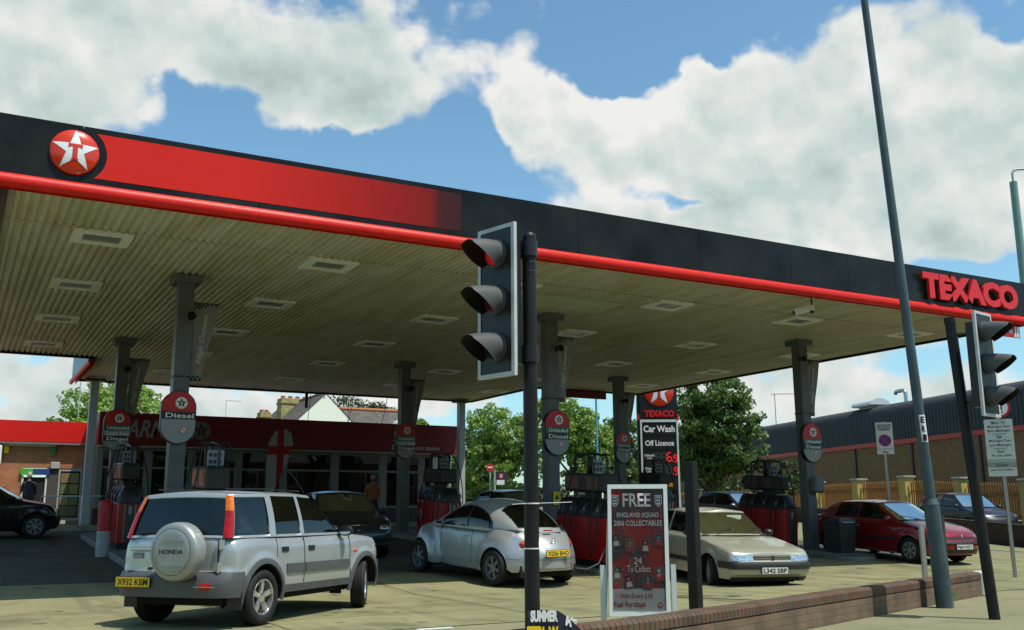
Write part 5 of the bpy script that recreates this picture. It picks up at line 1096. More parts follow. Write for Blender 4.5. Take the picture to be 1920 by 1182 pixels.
class Body:
    def __init__(s, d):
        s.__dict__.update(dict(nf=2.6, nr=2.6, fl=.02, flR=.46, crown=.05, z0=.22, Ra=.37, wr=.31, arch=True)); s.__dict__.update(d)
        s.xF = s.Lf-s.af; s.xR = s.Lr+s.ar
    def s_of(s, x): return 1+(s.xF-x)/(s.xF-s.xR)
    def basex(s, q):
        if q < 1: return s.xF+s.af*math.cos(q*math.pi/2)**(2/s.nf)
        if q <= 2: return s.xF+(s.xR-s.xF)*(q-1)
        return s.xR-s.ar*max(0, math.cos((3-q)*math.pi/2))**(2/s.nr)
    def zt(s, q): return sinterp(s.top, s.basex(q))
    def zb(s, q):
        x = s.basex(q); z = interp(s.sill, x)
        for xw in s.ax:
            d = abs(x-xw)
            if d < s.Ra: z = max(z, s.wr+math.sqrt(s.Ra*s.Ra-d*d)*1.0)
        return z
    def raw(s, q, z):
        bx = s.basex(q); W = sinterp(s.W, bx)*sinterp(s.wz, z)
        if q < 1: th = q*math.pi/2; x = s.xF+(s.af+sinterp(s.nose, z))*math.cos(th)**(2/s.nf); y = W*math.sin(th)**(2/s.nf) if q > 0 else 0
        elif q <= 2: x = bx; y = W
        else: th = (3-q)*math.pi/2; x = s.xR-(s.ar+sinterp(s.tail, z))*max(0, math.cos(th))**(2/s.nr); y = W*math.sin(th)**(2/s.nr) if q < 3 else 0
        f = 0
        for xw in s.ax:
            d = math.hypot(x-xw, z-s.wr)/s.flR
            if d < 1: f = max(f, s.fl*(1-d**3)**.6)
        if y > .25: y += f*min(1, (y-.25)/.2)
        return Vector((x, y, z))
    def pos(s, q, z, off=0., side=1):
        p = s.raw(q, z)
        if off:
            e = .004; q0, q1 = max(0, q-e), min(3, q+e); a = s.raw(q1, z)-s.raw(q0, z); b = s.raw(q, z+.01)-s.raw(q, z-.01); n = b.cross(a)
            if n.length < 1e-9: n = Vector((1 if q < 1.5 else -1, 0, 0))
            n.normalize()
            out = Vector((p.x-(s.xF+s.xR)/2*(0), p.y, 0))
            ref = Vector((1, .2, 0)) if q < .8 else (Vector((-1, .2, 0)) if q > 2.2 else Vector((0, 1, 0)))
            if n.dot(ref) < 0: n = -n
            p = p+n*off
        return Vector((p.x, p.y*side, p.z))
    def samples(s):
        Q = [i/12 for i in range(12)]; xs = set()
        n = 34
        for i in range(n+1): xs.add(s.xF+(s.xR-s.xF)*i/n)
        for xw in s.ax:
            xs = {x for x in xs if abs(x-xw) > s.Ra*1.02 or False}
            for i in range(19):
                x = xw+s.Ra*math.cos(math.pi*i/18)
                if s.xR < x < s.xF: xs.add(x)
            for e in (-1, 1):
                x = xw+e*s.Ra*1.001
                if s.xR < x < s.xF: xs.add(x)
        # arches reaching into the rounded ends
        Q += sorted({s.s_of(x) for x in xs})
        Q += [2+i/12 for i in range(1, 13)]
        for xw in s.ax:
            for i in range(19):
                x = xw+s.Ra*math.cos(math.pi*i/18)
                if x > s.xF and x < s.Lf-.02: Q.append(math.acos(((x-s.xF)/s.af)**(s.nf/2))/(math.pi/2))
                if x < s.xR and x > s.Lr+.02: Q.append(3-math.acos(((s.xR-x)/s.ar)**(s.nr/2))/(math.pi/2))
        return sorted(Q)
    def patch(s, q0, q1, z0, z1, off, nq=10, nz=4, side=1, mb=None, mi=0, edge=True):
        """panel following the body skin; z0/z1 numbers or functions of q"""
        f0 = z0 if callable(z0) else (lambda q: z0); f1 = z1 if callable(z1) else (lambda q: z1)
        mb = mb or MB(); rows = []; m = nz
        qs = [q0+(q1-q0)*i/nq for i in range(nq+1)]
        for j in range(m+1): rows.append([s.pos(q, f0(q)+(f1(q)-f0(q))*j/m, off, side) for q in qs])
        mb.grid(rows, mi, flip=side < 0)
        if edge:   # thin returns back to the skin
            inn = [[s.pos(q, f0(q)+(f1(q)-f0(q))*j/m, -.004, side) for q in qs] for j in (0, m)]
            mb.grid([rows[0], inn[0]], mi); mb.grid([rows[-1], inn[1]], mi)
            for c in (0, -1): mb.grid([[r[c] for r in rows], [s.pos(qs[c], f0(qs[c])+(f1(qs[c])-f0(qs[c]))*j/m, -.004, side) for j in range(m+1)]], mi)
        return mb
    def oval(s, qc, zc, rq, rz, off, side=1, n=24, mb=None, mi=0, k=2.):
        mb = mb or MB(); rows = []
        for r_ in (.001, .35, .7, .92, 1.):
            o = off*(1-.6*(r_**4)); rows.append([s.pos(qc+rq*r_*abs(math.cos(a))**(2/k)*(1 if math.cos(a) > 0 else -1), zc+rz*r_*abs(math.sin(a))**(2/k)*(1 if math.sin(a) > 0 else -1), o if r_ < 1 else -.003, side) for a in [2*math.pi*i/n for i in range(n)]])
        mb.grid(rows, mi, close=True); return mb

def cabin_fn(bp, bulge=.02):
    n = len(bp)-1
    def f(u, t):
        i = min(int(u), n-1); k = u-i; a, b = bp[i], bp[i+1]
        kk = k*k if i == 0 else (1-(1-k)**2 if i == n-1 else k)
        def L(p, q, ex): return Vector((p[0]+(q[0]-p[0])*ex, p[1]+(q[1]-p[1])*k, p[2]+(q[2]-p[2])*ex))
        B = L(a[0], b[0], kk); T = L(a[1], b[1], kk); p = B.lerp(T, t); s = math.sin(math.pi*t)*bulge
        if i == 0: p.x += s*(1-k); p.y += s*k*k
        elif i == n-1: p.x -= s*k; p.y += s*(1-k)**2
        else: p.y += s
        return p
    return f
def wheel(par, pos, r, w, style, side, steer=0., rimm=None, rr=.66):
    """side: +1 left, -1 right; the outer face looks along side*Y"""
    def lathe(prof, n=36): m = MB(); m.lathe([(a, h*side) for a, h in prof], n, axis='Y'); return m
    hw = w/2; ri = r*rr
    ty = lathe([(ri, hw*.80), (ri+.012, hw*.96), (r*.86, hw*1.02), (r*.955, hw*.90), (r, hw*.62), (r, hw*.45), (r-.006, hw*.43), (r-.006, hw*.37), (r, hw*.35), (r, hw*.05), (r-.006, hw*.03), (r-.006, -.03*hw), (r, -.05*hw), (r, -hw*.35), (r-.006, -.37*hw), (r-.006, -.43*hw), (r, -hw*.45), (r, -hw*.62), (r*.955, -hw*.9), (r*.86, -hw), (ri, -hw*.8)], 48)
    for i in range(60):   # tread blocks
        a = 2*math.pi*i/60
        for y0, y1, da in ((-.6, -.08, .0), (.08, .6, .05)):
            ca, sa = math.cos(a+da), math.sin(a+da); c2, s2 = math.cos(a+da+.055), math.sin(a+da+.055); R1 = r+.004
            ty.add([(R1*ca, hw*y0, R1*sa), (R1*c2, hw*y0, R1*s2), (R1*c2, hw*y1, R1*s2), (R1*ca, hw*y1, R1*sa)], [(0, 1, 2, 3), (3, 2, 1, 0)][:1])
    o = ty.build('wheel', RUBBER, par, smooth=50); o.location = pos; o.rotation_euler = (0, 0, steer)
    m = MB(); yo = hw*.78
    def prof(P, mi=0, n=40): m.lathe([(a, h*side) for a, h in P], n, axis='Y', mi=mi)
    prof([(ri+.002, hw*.80), (ri-.004, hw*.90), (ri-.016, hw*.88), (ri-.02, hw*.55), (ri-.03, -hw*.6)])
    prof([(ri-.02, -hw*.2), (0, -hw*.2)], 1)
    def spoke(a, r0, r1, w0, w1, h0, h1, mi=0, th=.03):
        ca, sa = math.cos(a), math.sin(a); T = Vector((-sa, 0, ca)); Rr = Vector((ca, 0, sa)); vs = []
        for rad, ww, hh in ((r0, w0, h0), ((r0+r1)/2, (w0+w1)/2, (h0+h1)/2+.006), (r1, w1, h1)):
            for sx, dy in ((-1, -th), (-.8, 0), (.8, 0), (1, -th)): vs.append(Rr*rad+T*ww*sx+Vector((0, (hh+dy)*side, 0)))
        m.add(vs, [(0,1,5,4), (1,2,6,5), (2,3,7,6), (4,5,9,8), (5,6,10,9), (6,7,11,10)], mi)
    if style == 'alloy5':      # five broad split spokes
        for k in range(5):
            a = 2*math.pi*k/5+.3; spoke(a-.10, .05, ri-.012, .022, .016, hw*.62, hw*.72); spoke(a+.10, .05, ri-.012, .022, .016, hw*.62, hw*.72)
        prof([(.065, hw*.5), (.06, hw*.72), (.03, hw*.76), (0, hw*.76)])
        for k in range(5): a = 2*math.pi*k/5+.3+.63; m.lathe([(.009, hw*.74*side), (0, hw*.78*side)], 8, axis='Y', c=(.045*math.cos(a), 0, .045*math.sin(a)), mi=1)
    elif style == 'star6':
        for k in range(6): spoke(2*math.pi*k/6+.26, .05, ri-.02, .022, .036, hw*.70, hw*.62, th=.02)
        prof([(.075, hw*.5), (.072, hw*.76), (.05, hw*.84), (0, hw*.84)])
    elif style == 'cap':       # steel wheel with a notched plastic trim
        prof([(ri-.016, hw*.72), (ri-.03, hw*.86), (ri*.62, hw*.92), (ri*.3, hw*.88), (0, hw*.9)])
        for k in range(8):
            a = 2*math.pi*k/8+.2; m.lathe([(.022, hw*.925*side), (0, hw*.93*side)], 10, axis='Y', c=((ri-.045)*math.cos(a), .001*side, (ri-.045)*math.sin(a)), mi=1)
        prof([(ri*.60, hw*.925), (ri*.57, hw*.925)], 1)
    elif style == 'cap7':
        prof([(ri-.016, hw*.72), (ri-.03, hw*.84), (ri*.5, hw*.86), (ri*.2, hw*.92), (0, hw*.92)])
        for k in range(7): spoke(2*math.pi*k/7, ri*.30, ri*.86, .016, .034, hw*.93, hw*.885, th=.01, mi=1)
    rm = m.build('rim', [rimm or mat('alloy', (.55, .56, .56), .28, metal=.8, var=.15), mat('rim_gap', (.02, .02, .02), .6)], o, smooth=35)
    return o
def seat(par, x, y, mt, h=1.12, w=.24, name='seat'):
    m = MB(); rows = []
    def slab(c, a, b):  m.bbox(a, b, .04)
    m.M = Matrix.Translation((x, y, 0)) @ Matrix.Rotation(R(-14), 4, 'Y')
    m.bbox((-.09, -w, .35), (.07, w, h-.22), .04); m.bbox((-.05, -w*.5, h-.20), (.05, w*.5, h), .035)
    m.M = Matrix.Translation((x, y, 0)); m.bbox((-.05, -w, .30), (.5, w, .48), .04)
    return m.build(name, mt, par, smooth=40)
def furnish(t, B, spec, wheels, rim, steer=0., bx=(.9, 1.05)):
    sx = spec.get('seatx', .0)
    for y in (-.34, .34): seat(t, sx, y, SEAT, spec.get('seath', 1.2), w=.22)
    m = MB(); m.M = Matrix.Translation((sx-.80, 0, 0)) @ Matrix.Rotation(R(-14), 4, 'Y'); m.bbox((-.09, -.5, .35), (.07, .5, spec.get('seath', 1.2)-.25), .04); m.build('rear_seat', SEAT, t, smooth=40)
    m = MB(); c0 = Vector((sx+.52, -.34, spec.get('seath', 1.2)-.22)); ax = Vector((-.45, 0, .9)).normalized(); e1 = Vector((0, 1, 0)); e2 = ax.cross(e1)
    m.tube([c0+(e1*math.cos(a)+e2*math.sin(a))*.18 for a in [2*math.pi*i/20 for i in range(21)]], .014, 6); m.build('steering_wheel', PLASTIC, t)
    for i, xw in enumerate(B.ax):
        for side in (-1, 1): wheel(t, (xw, side*(B.track), B.wr), B.wr, spec.get('tw', .19), wheels, side, steer if i == 0 else 0, rim)
def dome_cabin(t, paint, prof, wid, zb, ns, zones):
    """one continuous rounded cabin; zones(x, y, z, h) names the panel each small face belongs to"""
    x0, x1 = prof[0][0], prof[-1][0]; NX, NT = 170, 64; V = []
    for i in range(NX+1):
        k = i/NX; x = x0+(x1-x0)*(.5-.5*math.cos(math.pi*k))*.5+(x1-x0)*k*.5; h = sinterp(prof, x); w = sinterp(wid, x); row = []
        for j in range(NT+1):
            th = math.pi*j/NT; c, s_ = math.cos(th), math.sin(th); row.append((x, w*(1 if c > 0 else -1)*abs(c)**(2/ns), zb+(h-zb)*max(0, s_)**(2/ns)))
        V.append(row)
    groups = {}
    for i in range(NX):
        for j in range(NT):
            q = (V[i][j], V[i+1][j], V[i+1][j+1], V[i][j+1]); cx = [sum(p[a] for p in q)/4 for a in range(3)]
            g = zones(cx[0], cx[1], cx[2], sinterp(prof, cx[0])); groups.setdefault(g, []).append((i*(NT+1)+j, (i+1)*(NT+1)+j, (i+1)*(NT+1)+j+1, i*(NT+1)+j+1))
    flat = [p for r in V for p in r]
    for g, fs in groups.items():
        used = sorted({a for f in fs for a in f}); mp = {a: i for i, a in enumerate(used)}
        m = MB(); m.add([flat[a] for a in used], [[mp[a] for a in f] for f in fs]); m.build('cabin' if g == 'paint' else g.split('#')[0], paint if g == 'paint' else (PLASTIC if g == 'window_seal' else CARGLASS), t, smooth=True)
def build_car(name, label, spec, loc, heading, paint, bp, plate=None, cat='car', extra=None, roll=0., trimm=None, wheels='cap', steer=0., rim=None, seats=True, gtop=None, slope=None, group=None, sidewalls=True, detail=True, roofcrown=.05, glassm=None, dome=False):
    if slope is None:
        hx, hy = math.cos(heading), math.sin(heading); g0 = 1.02/18.5 if 15.5 < loc[1] < 34 else 0
        pitch = -math.atan(g0*hy); rl = math.atan(g0*hx)
    t = thing(name, label, cat, (loc[0], loc[1], loc[2] if len(loc) > 2 else gz(loc[1])+.002), group=group)
    t.rotation_euler = (rl+roll, pitch, heading)
    B = Body(spec); Q = B.samples(); TR = trimm or paint; ROWS = 9; GL = glassm or CARGLASS
    # lower shell
    m = MB(); cx0, cx1 = bp[0][0][0]-.05, bp[-1][0][0]+.05
    rowsR, rowsL = [], []
    for j in range(ROWS+1):
        f = j/ROWS
        rR = [B.raw(q, B.zb(q)+(B.zt(q)-B.zb(q))*f) for q in Q]; rowsR.append([Vector((p.x, -p.y, p.z)) for p in rR]); rowsL.append(rR)
    # soften the shoulder: pull the top row inwards a touch
    for rr in (rowsR, rowsL):
        for i, q in enumerate(Q):
            p = rr[-1][i]; sg = 1 if p.y > 0 else -1; p.y -= sg*min(.025, abs(p.y)*.2)
    m.grid(rowsL, 0); m.grid(rowsR, 0, flip=True)
    # top skin
    K = 10; top = []
    for i, q in enumerate(Q):
        a = rowsL[-1][i]; r_ = []
        for k in range(K+1):
            v = 1-2*k/K; c = interp(B.crownx, a.x) if hasattr(B, 'crownx') else B.crown
            r_.append(Vector((a.x, a.y*v, a.z+c*(1-abs(v)**2.4)*min(1, abs(a.y)/.4))))
        top.append(r_)
    n0 = len(m.f); m.grid(top, 0)
    # inside the cabin the top skin becomes the dark tub
    for fi in range(n0, len(m.f)):
        xs_ = [m.v[i][0] for i in m.f[fi]]; ys_ = [abs(m.v[i][1]) for i in m.f[fi]]
        if cx1+.02 < sum(xs_)/4 < cx0-.04 and max(ys_) < .79: m.m[fi] = 1
    body = m.build('body', [paint, DARKIN], t, smooth=38); weld(body, .0008)
    # underbody and arch liners
    m = MB(); m.box((B.Lr+.25, -.62, B.z0-.02), (B.Lf-.3, .62, B.z0+.18)); m.box((B.ax[1]+.45, -.72, B.z0), (B.ax[0]-.45, .72, .5))
    for side in (-1, 1):
        for xw in B.ax:
            rows = []
            for i in range(15):
                a = math.pi*i/14; x = xw+B.Ra*math.cos(a); z = B.wr+B.Ra*math.sin(a)
                x = min(max(x, B.Lr+.02), B.Lf-.02)
                q = B.s_of(x) if B.xR <= x <= B.xF else (math.acos(min(1, max(0, (x-B.xF)/B.af))**(B.nf/2))/(math.pi/2) if x > B.xF else 3-math.acos(min(1, max(0, (B.xR-x)/B.ar))**(B.nr/2))/(math.pi/2))
                yo = B.raw(q, z).y; rows.append([(x, side*(yo-.003), z), (x, side*(yo-.33), z)])
            m.grid(rows); m.lathe([(B.Ra+.01, side*(B.halfw-.33)), (0, side*(B.halfw-.33))], 20, axis='Y', c=(xw, 0, B.wr), a0=-.3, a1=math.pi+.3)
    m.build('underbody', mat('underbody_black', (.008, .008, .008), .9), t)
    # cabin
    if dome: return t, B, None
    F = cabin_fn(bp, spec.get('bulge', .018)); n = len(bp)-1; cab = MB()
    tg = [b[3] if len(b) > 3 else .90 for b in bp]
    def tgu(u): i = min(int(u), n-1); k = u-i; k = (1-math.sqrt(max(0, 1-k*k))) if spec.get('archglass') else k*k*(3-2*k); return tg[i]+(tg[i+1]-tg[i])*k
    for side in (1, -1):
        def C(u, tt, off=0): p = F(u, tt); return Vector((p.x-(off if u < 1 else 0)+(off if u > n-1 else 0), (p.y-(off if 1 <= u <= n-1 else 0))*side, p.z))
        for i in range(n):
            kd = bp[i][2]; sub = 8 if i in (0, n-1) else 4; us = [i+k/sub for k in range(sub+1)]
            if kd in ('ws', 'g', 'r'):
                lo = .055; gl = MB()
                cab.grid([[C(u, 0) for u in us], [C(u, lo) for u in us]], 0, flip=side < 0)
                rows = [[C(u, tgu(u)+(1-tgu(u))*k/3) for u in us] for k in range(4)]; cab.grid(rows, 0, flip=side < 0)
                cab.grid([[C(u, lo) for u in us], [C(u, lo, .02) for u in us]], 1); cab.grid([[C(u, tgu(u)) for u in us], [C(u, tgu(u), .02) for u in us]], 1)
                if kd == 'g':
                    for u in (us[0], us[-1]): cab.grid([[C(u, lo), C(u, lo, .02)], [C(u, tgu(u)), C(u, tgu(u), .02)]], 1)
                    rows = [[C(u, lo+(tgu(u)-lo)*k/4, .012) for u in us] for k in range(5)]; gl.grid(rows, flip=side < 0); gl.build('side_window', GL, t, smooth=True)
            else:
                rows = [[C(u, k/6) for u in us] for k in range(7)]; cab.grid(rows, 0 if kd != 'k' else 1, flip=side < 0)
    # full-width screens
    for kd, u0, nm in (('ws', 0, 'windscreen'), ('r', n-1, 'rear_window')):
        m = MB(); rows = []
        for k in range(7):
            r_ = []
            for side in (1, -1):
                us = [u0+j/8 for j in range(9)]
                if u0 == 0: us = us[::-1] if side == 1 else us[1:]
                else: us = us if side == 1 else us[::-1][1:]
                for u in us:
                    g1 = tgu(u); tt = .055+(g1-.055)*k/6; p = F(u, tt); r_.append(Vector((p.x+(-.01 if u0 == 0 else .01), p.y*side, p.z)))
            rows.append(r_)
        m.grid(rows); m.build(nm, GL, t, smooth=True)
    # roof
    us = sorted(set([i/8 for i in range(9)]+[1+(n-2)*k/24 for k in range(25)]+[n-1+k/8 for k in range(9)])); rf = []
    x0r, x1r = F(0, 1).x, F(n, 1).x
    for u in us:
        p = F(u, 1); r_ = []
        for k in range(K+1):
            v = 1-2*k/K; e = min(1, max(0, (x0r-p.x)/.35))*min(1, max(0, (p.x-x1r)/.35)); e = e**.5
            r_.append(Vector((p.x, p.y*v, p.z+roofcrown*(1-abs(v)**2.2)*(.35+.65*e)*min(1, abs(p.y)/.3))))
        rf.append(r_)
    cab.grid(rf, 0); c_ = cab.build('cabin', [paint, PLASTIC], t, smooth=38); weld(c_, .0008)
    if seats:
        sx = spec.get('seatx', .0)
        for y in (-.36, .36): seat(t, sx, y, SEAT, spec.get('seath', 1.2))
        m = MB(); m.M = Matrix.Translation((sx-.85, 0, 0)) @ Matrix.Rotation(R(-14), 4, 'Y'); m.bbox((-.09, -.6, .35), (.07, .6, spec.get('seath', 1.2)-.25), .04); m.build('rear_seat', SEAT, t, smooth=40)
        m = MB(); c0 = Vector((sx+.52, -.36, spec.get('seath', 1.2)-.24)); ax = Vector((-.45, 0, .9)).normalized(); e1 = Vector((0, 1, 0)); e2 = ax.cross(e1)
        m.tube([c0+(e1*math.cos(a)+e2*math.sin(a))*.18 for a in [2*math.pi*i/20 for i in range(21)]], .014, 6).tube([c0-e1*.18, c0-ax*.04, c0+e1*.18], .012, 6); m.build('steering_wheel', PLASTIC, t)
        m = MB(); zz = B.zt(B.s_of(bp[1][0][0]-.1)); m.bbox((bp[1][0][0]-.25, -.66, zz-.12), (bp[0][0][0]-.12, .66, zz+.03), .02); m.build('dashboard', DARKIN, t)
    ws = []
    for i, xw in enumerate(B.ax):
        for side in (-1, 1): wheel(t, (xw, side*(B.track), B.wr), B.wr, spec.get('tw', .19), wheels, side, steer if i == 0 else 0, rim)
    return t, B, F
def seam(t, B, xs, z0, z1, name='door_seams'):
    m = MB()
    for x in xs:
        for side in (1, -1): q = B.s_of(x); B.patch(q-.0030, q+.0030, z0 if not callable(z0) else z0, (z1 if z1 else (lambda q: B.zt(q)-.01)), .0012, 1, 8, side, m, edge=False)
    return m.build(name, mat('seam_black', (.015, .015, .015), .7), t)
def handles(t, B, xs, z, m_, sides=(1, -1), w=.055, h=.017):
    for x in xs:
        for side in sides:
            q = B.s_of(x); dq = w/(B.xF-B.xR); B.patch(q-dq, q+dq, z-h, z+h, .012, 4, 2, side).build('door_handle', m_, t, smooth=True)
def mirror(t, x, y, z, side, m_, s=1.):
    m = MB(); m.M = Matrix.Translation((x, side*y, z))
    rows = []
    for xx, k in ((-.035, .9), (-.02, 1), (.02, .95), (.06, .6), (.075, .2)):
        rows.append([(xx*s, side*(.11*s+.095*s*k*math.cos(a)), .01+.065*s*k*math.sin(a)) for a in [2*math.pi*i/16 for i in range(16)]])
    m.grid(rows, close=True); m.add(rows[0], [tuple(range(16))]); m.add(rows[-1], [tuple(range(16))]); m.tube([(.03, 0, -.05), (.02, side*.06, -.02), (.0, side*.1, 0)], .02, 6)
    o = m.build('mirror', m_, t, smooth=50)
    g = MB(); g.M = m.M; g.add([(-.037*s, side*(.11*s+.08*s*math.cos(a)), .01+.052*s*math.sin(a)) for a in [2*math.pi*i/16 for i in range(16)]], [tuple(range(16))]); g.build('mirror_glass', CHROME, o)
def num_plate(t, pos, txt, face, yellow=False, w=.52, h=.11, tilt=0.):
    """face: +1 front, -1 rear"""
    c = Vector(pos); r = Vector((0, 1*face, 0)); u = Vector((-.0-face*tilt, 0, 1)).normalized(); n = r.cross(u)
    m = MB(); m.prism([(-w/2-.008, -h/2-.008), (w/2+.008, -h/2-.008), (w/2+.008, h/2+.008), (-w/2-.008, h/2+.008)], c, r, u, .008); o = m.build('plate_holder', PLASTIC, t)
    p = MB().prism([(-w/2, -h/2), (w/2, -h/2), (w/2, h/2), (-w/2, h/2)], c+n*.008, r, u, .004).build('number_plate', mat('plate_yellow', (.68, .46, .01), .4) if yellow else mat('plate_white', (.62, .64, .60), .4), t)
    text(p, txt, c+n*.0125, w*.90, h*.70, PLASTIC, right=r, up=u, bold=.018, depth=.002, name='plate_lettering'); return p
def wiper(t, a, b, m_=None):
    m = MB(); m.tube([a, (Vector(a)+Vector(b))/2+Vector((.02, 0, .012)), b], .008, 6); return m.build('wiper', PLASTIC, t)
def paintm(name, c, metal=.55, rough=.32): return mat(name, c, rough, metal=metal, coat=.6, var=.04, vscale=2)

# ---- silver off roader, rear quarter view
SIL = paintm('silver_paint', (.50, .53, .52), .55, .33); CLADG = mat('bumper_grey', (.085, .092, .093), .5, var=.12, vscale=5)
sp = dict(Lf=2.05, Lr=-2.06, af=.50, ar=.34, nf=3.2, nr=4.2, halfw=.86, ax=(1.31, -1.31), Ra=.405, wr=.335, fl=.035, flR=.53, z0=.28, track=.765, tw=.21, seatx=-.05, seath=1.32,
    top=[(2.05, .86), (1.95, .93), (1.6, 1.00), (1.1, 1.045), (.8, 1.06), (-2.06, 1.06)], sill=[(2.05, .34), (1.5, .36), (-1.5, .36), (-2.06, .38)],
    W=[(2.05, .80), (1.3, .85), (0, .855), (-1.4, .85), (-2.06, .82)], wz=[(.2, .93), (.38, .975), (.55, 1), (.80, 1.0), (.95, .985), (1.06, .955)],
    nose=[(.2, -.14), (.36, -.0), (.62, .0), (.72, -.04), (.95, -.10), (1.06, -.2)], tail=[(.3, -.06), (.42, .0), (.62, -.0), (.66, -.075), (.9, -.085), (1.06, -.11)], crown=.035)
bp = [((.98, 0, 1.08), (.24, 0, 1.63), 'ws'), ((.74, .70, 1.06), (.06, .585, 1.60), 'A'), ((.62, .80, 1.06), (-.02, .655, 1.585), 'g', .95), ((-.33, .815, 1.06), (-.36, .67, 1.60), 'p', .95), ((-.415, .815, 1.06), (-.43, .67, 1.60), 'g', .95),
      ((-1.01, .815, 1.06), (-.99, .67, 1.60), 'p', .95), ((-1.15, .815, 1.06), (-1.12, .67, 1.60), 'g', .92), ((-1.878, .782, 1.06), (-1.728, .64, 1.585), 'D', .92), ((-1.93, .70, 1.06), (-1.77, .595, 1.585), 'r', .90), ((-1.97, 0, 1.07), (-1.83, 0, 1.60), 'end', .90)]
CRVG = (3.76, 13.55); CRVH = R(41)
t, B, F = build_car('off_road_car', 'silver off roader with spare wheel cover on its rear door, nearest car', sp, CRVG+(0.,), CRVH, SIL, bp, wheels='alloy5', steer=R(24), rim=mat('alloy_bright', (.72, .73, .73), .2, metal=.85))
crv = t
def band(t, B, q0, q1, z0, z1, off, m_, name, both=True, nq=24, nz=4):
    m = MB()
    for side in ((1, -1) if both else (1,)): B.patch(q0, q1, z0, z1, off, nq, nz, side, m)
    return m.build(name, m_, t, smooth=45)
qa = B.s_of(-1.31-.41); band(t, B, qa, 3, lambda q: max(.36, B.zb(q)), lambda q: .66, .022, CLADG, 'rear_bumper')
qf = B.s_of(1.31+.41) if B.s_of(1.31+.41) > 1 else .72; band(t, B, 0, .78, lambda q: .34, lambda q: .66, .022, CLADG, 'front_bumper')
def arch_trim(t, B, xw, m_, r0, r1, off=.02, a0=-8, a1=188, name='arch_trim'):
    for side in (1, -1):
        m = MB(); rows = []
        for i in range(25):
            a = R(a0)+(R(a1)-R(a0))*i/24; rr = []
            for rd, of in ((r0, -.0), (r0+.004, off), ((r0+r1)/2, off*1.15), (r1-.006, off*.8), (r1, -.003)):
                x = xw+rd*math.cos(a); z = B.wr+rd*math.sin(a); x = min(max(x, B.Lr+.01), B.Lf-.01)
                q = B.s_of(x) if B.xR <= x <= B.xF else (math.acos(min(1, max(0, (x-B.xF)/B.af))**(B.nf/2))/(math.pi/2) if x > B.xF else 3-math.acos(min(1, max(0, (B.xR-x)/B.ar))**(B.nr/2))/(math.pi/2))
                rr.append(B.pos(q, z, of, side))
            rows.append(rr)
        m.grid(rows, flip=side > 0); m.build(name, m_, t, smooth=45)
arch_trim(t, B, 1.31, CLADG, .40, .475); arch_trim(t, B, -1.31, CLADG, .40, .475)
band(t, B, B.s_of(.90), B.s_of(-.90), .36, .455, .012, CLADG, 'sill_cover')
for a, b in ((.83, -.36), (-.385, -.80)): band(t, B, B.s_of(a), B.s_of(b), .60, .715, .022, CLADG, 'side_moulding', nq=8)
seam(t, B, [.86, -.372], .46, None); m = MB()
for side in (1, -1): B.patch(B.s_of(-1.02)-.002, B.s_of(-1.02)+.002, .80, lambda q: B.zt(q)-.01, .0012, 1, 8, side, m, edge=False)
m.build('door_seams', MATS['seam_black'], t)
handles(t, B, [-.20, -.84], .90, PLASTIC, w=.075, h=.03)
mirror(t, .60, .80, 1.10, -1, PLASTIC, 1.15); mirror(t, .60, .80, 1.10, 1, PLASTIC, 1.15)
for side in (1, -1): B.oval(B.s_of(1.02), .83, .02, .022, .014, side).build('side_repeater', LENS_AMB, t)
# tail lamps climbing the rear pillars
nB = len(bp)-1
for side in (1, -1):
    for t0, t1, mm, nm in ((.01, .62, LENS_RED, 'tail_lamp'), (.625, .97, LENS_AMB, 'indicator')):
        m = MB(); rows = []
        for k in range(7):
            tt = t0+(t1-t0)*k/6; rows.append([Vector((p.x-o_*.8, (p.y+o_*.6)*side, p.z)) for p, o_ in [(F(nB-2+v, tt), .016+.010*math.sin(math.pi*min(1, max(0, (v-.05)/.95)))) for v in (.04, .25, .5, .75, .9, 1.0)]+[(F(nB-1+.05, tt), .014)]])
        m.grid(rows, flip=side < 0); m.build(nm, mm, t, smooth=True)
# rear door details, spare wheel
def rearx(z): return B.raw(3, z).x
m = MB(); rw = .355; c = (0, 0, 0); 
prof = [(0, .0), (.20, -.002), (.262, .000), (.268, .006), (.276, .006), (.290, .010), (.315, .020), (.335, .040), (.343, .08), (.343, .20), (.30, .235), (.05, .24)]
m.lathe([(r_, h_) for r_, h_ in prof], 56, axis='X')
sw = m.build('spare_wheel_cover', mat('cover_silver', (.33, .35, .335), .40, metal=.4, coat=.25, var=.08), t, smooth=50); sw.location = (-2.30, -.22, .91); t.scale = (.955, .955, .955)
for z in (.135, -.155, -.20, -.245):
    hwd = math.sqrt(max(0, .30**2-z*z))*(.55 if z > 0 else .62); MB().box((-.008, -hwd-.03, z-.005), (.003, hwd-.03, z+.005)).build('raised_rib', MATS['cover_silver'], sw)
MB().lathe([(.268, -.001), (.2735, -.001)], 56, axis='X').build('groove', mat('groove_grey', (.10, .105, .10), .6), sw).location = (.001, 0, 0)
text(sw, 'HONDA', (-.0035, 0.0, -.0), .34, .056, mat('letter_dark', (.03, .03, .035), .4), right=(0, -1, 0), up=(0, 0, 1), bold=.03, depth=.003)
m = MB()
for side, zs in ((-1, (.72, .99)),):
    for z in zs: m.cyl((rearx(z)-.018, side*.675, z-.06), (rearx(z)-.018, side*.675, z+.06), .017, n=10); m.box((rearx(z)-.012, side*.675-.03, z-.05), (rearx(z)+.02, side*.675+.03, z+.05))
m.build('door_hinge', SIL, t)
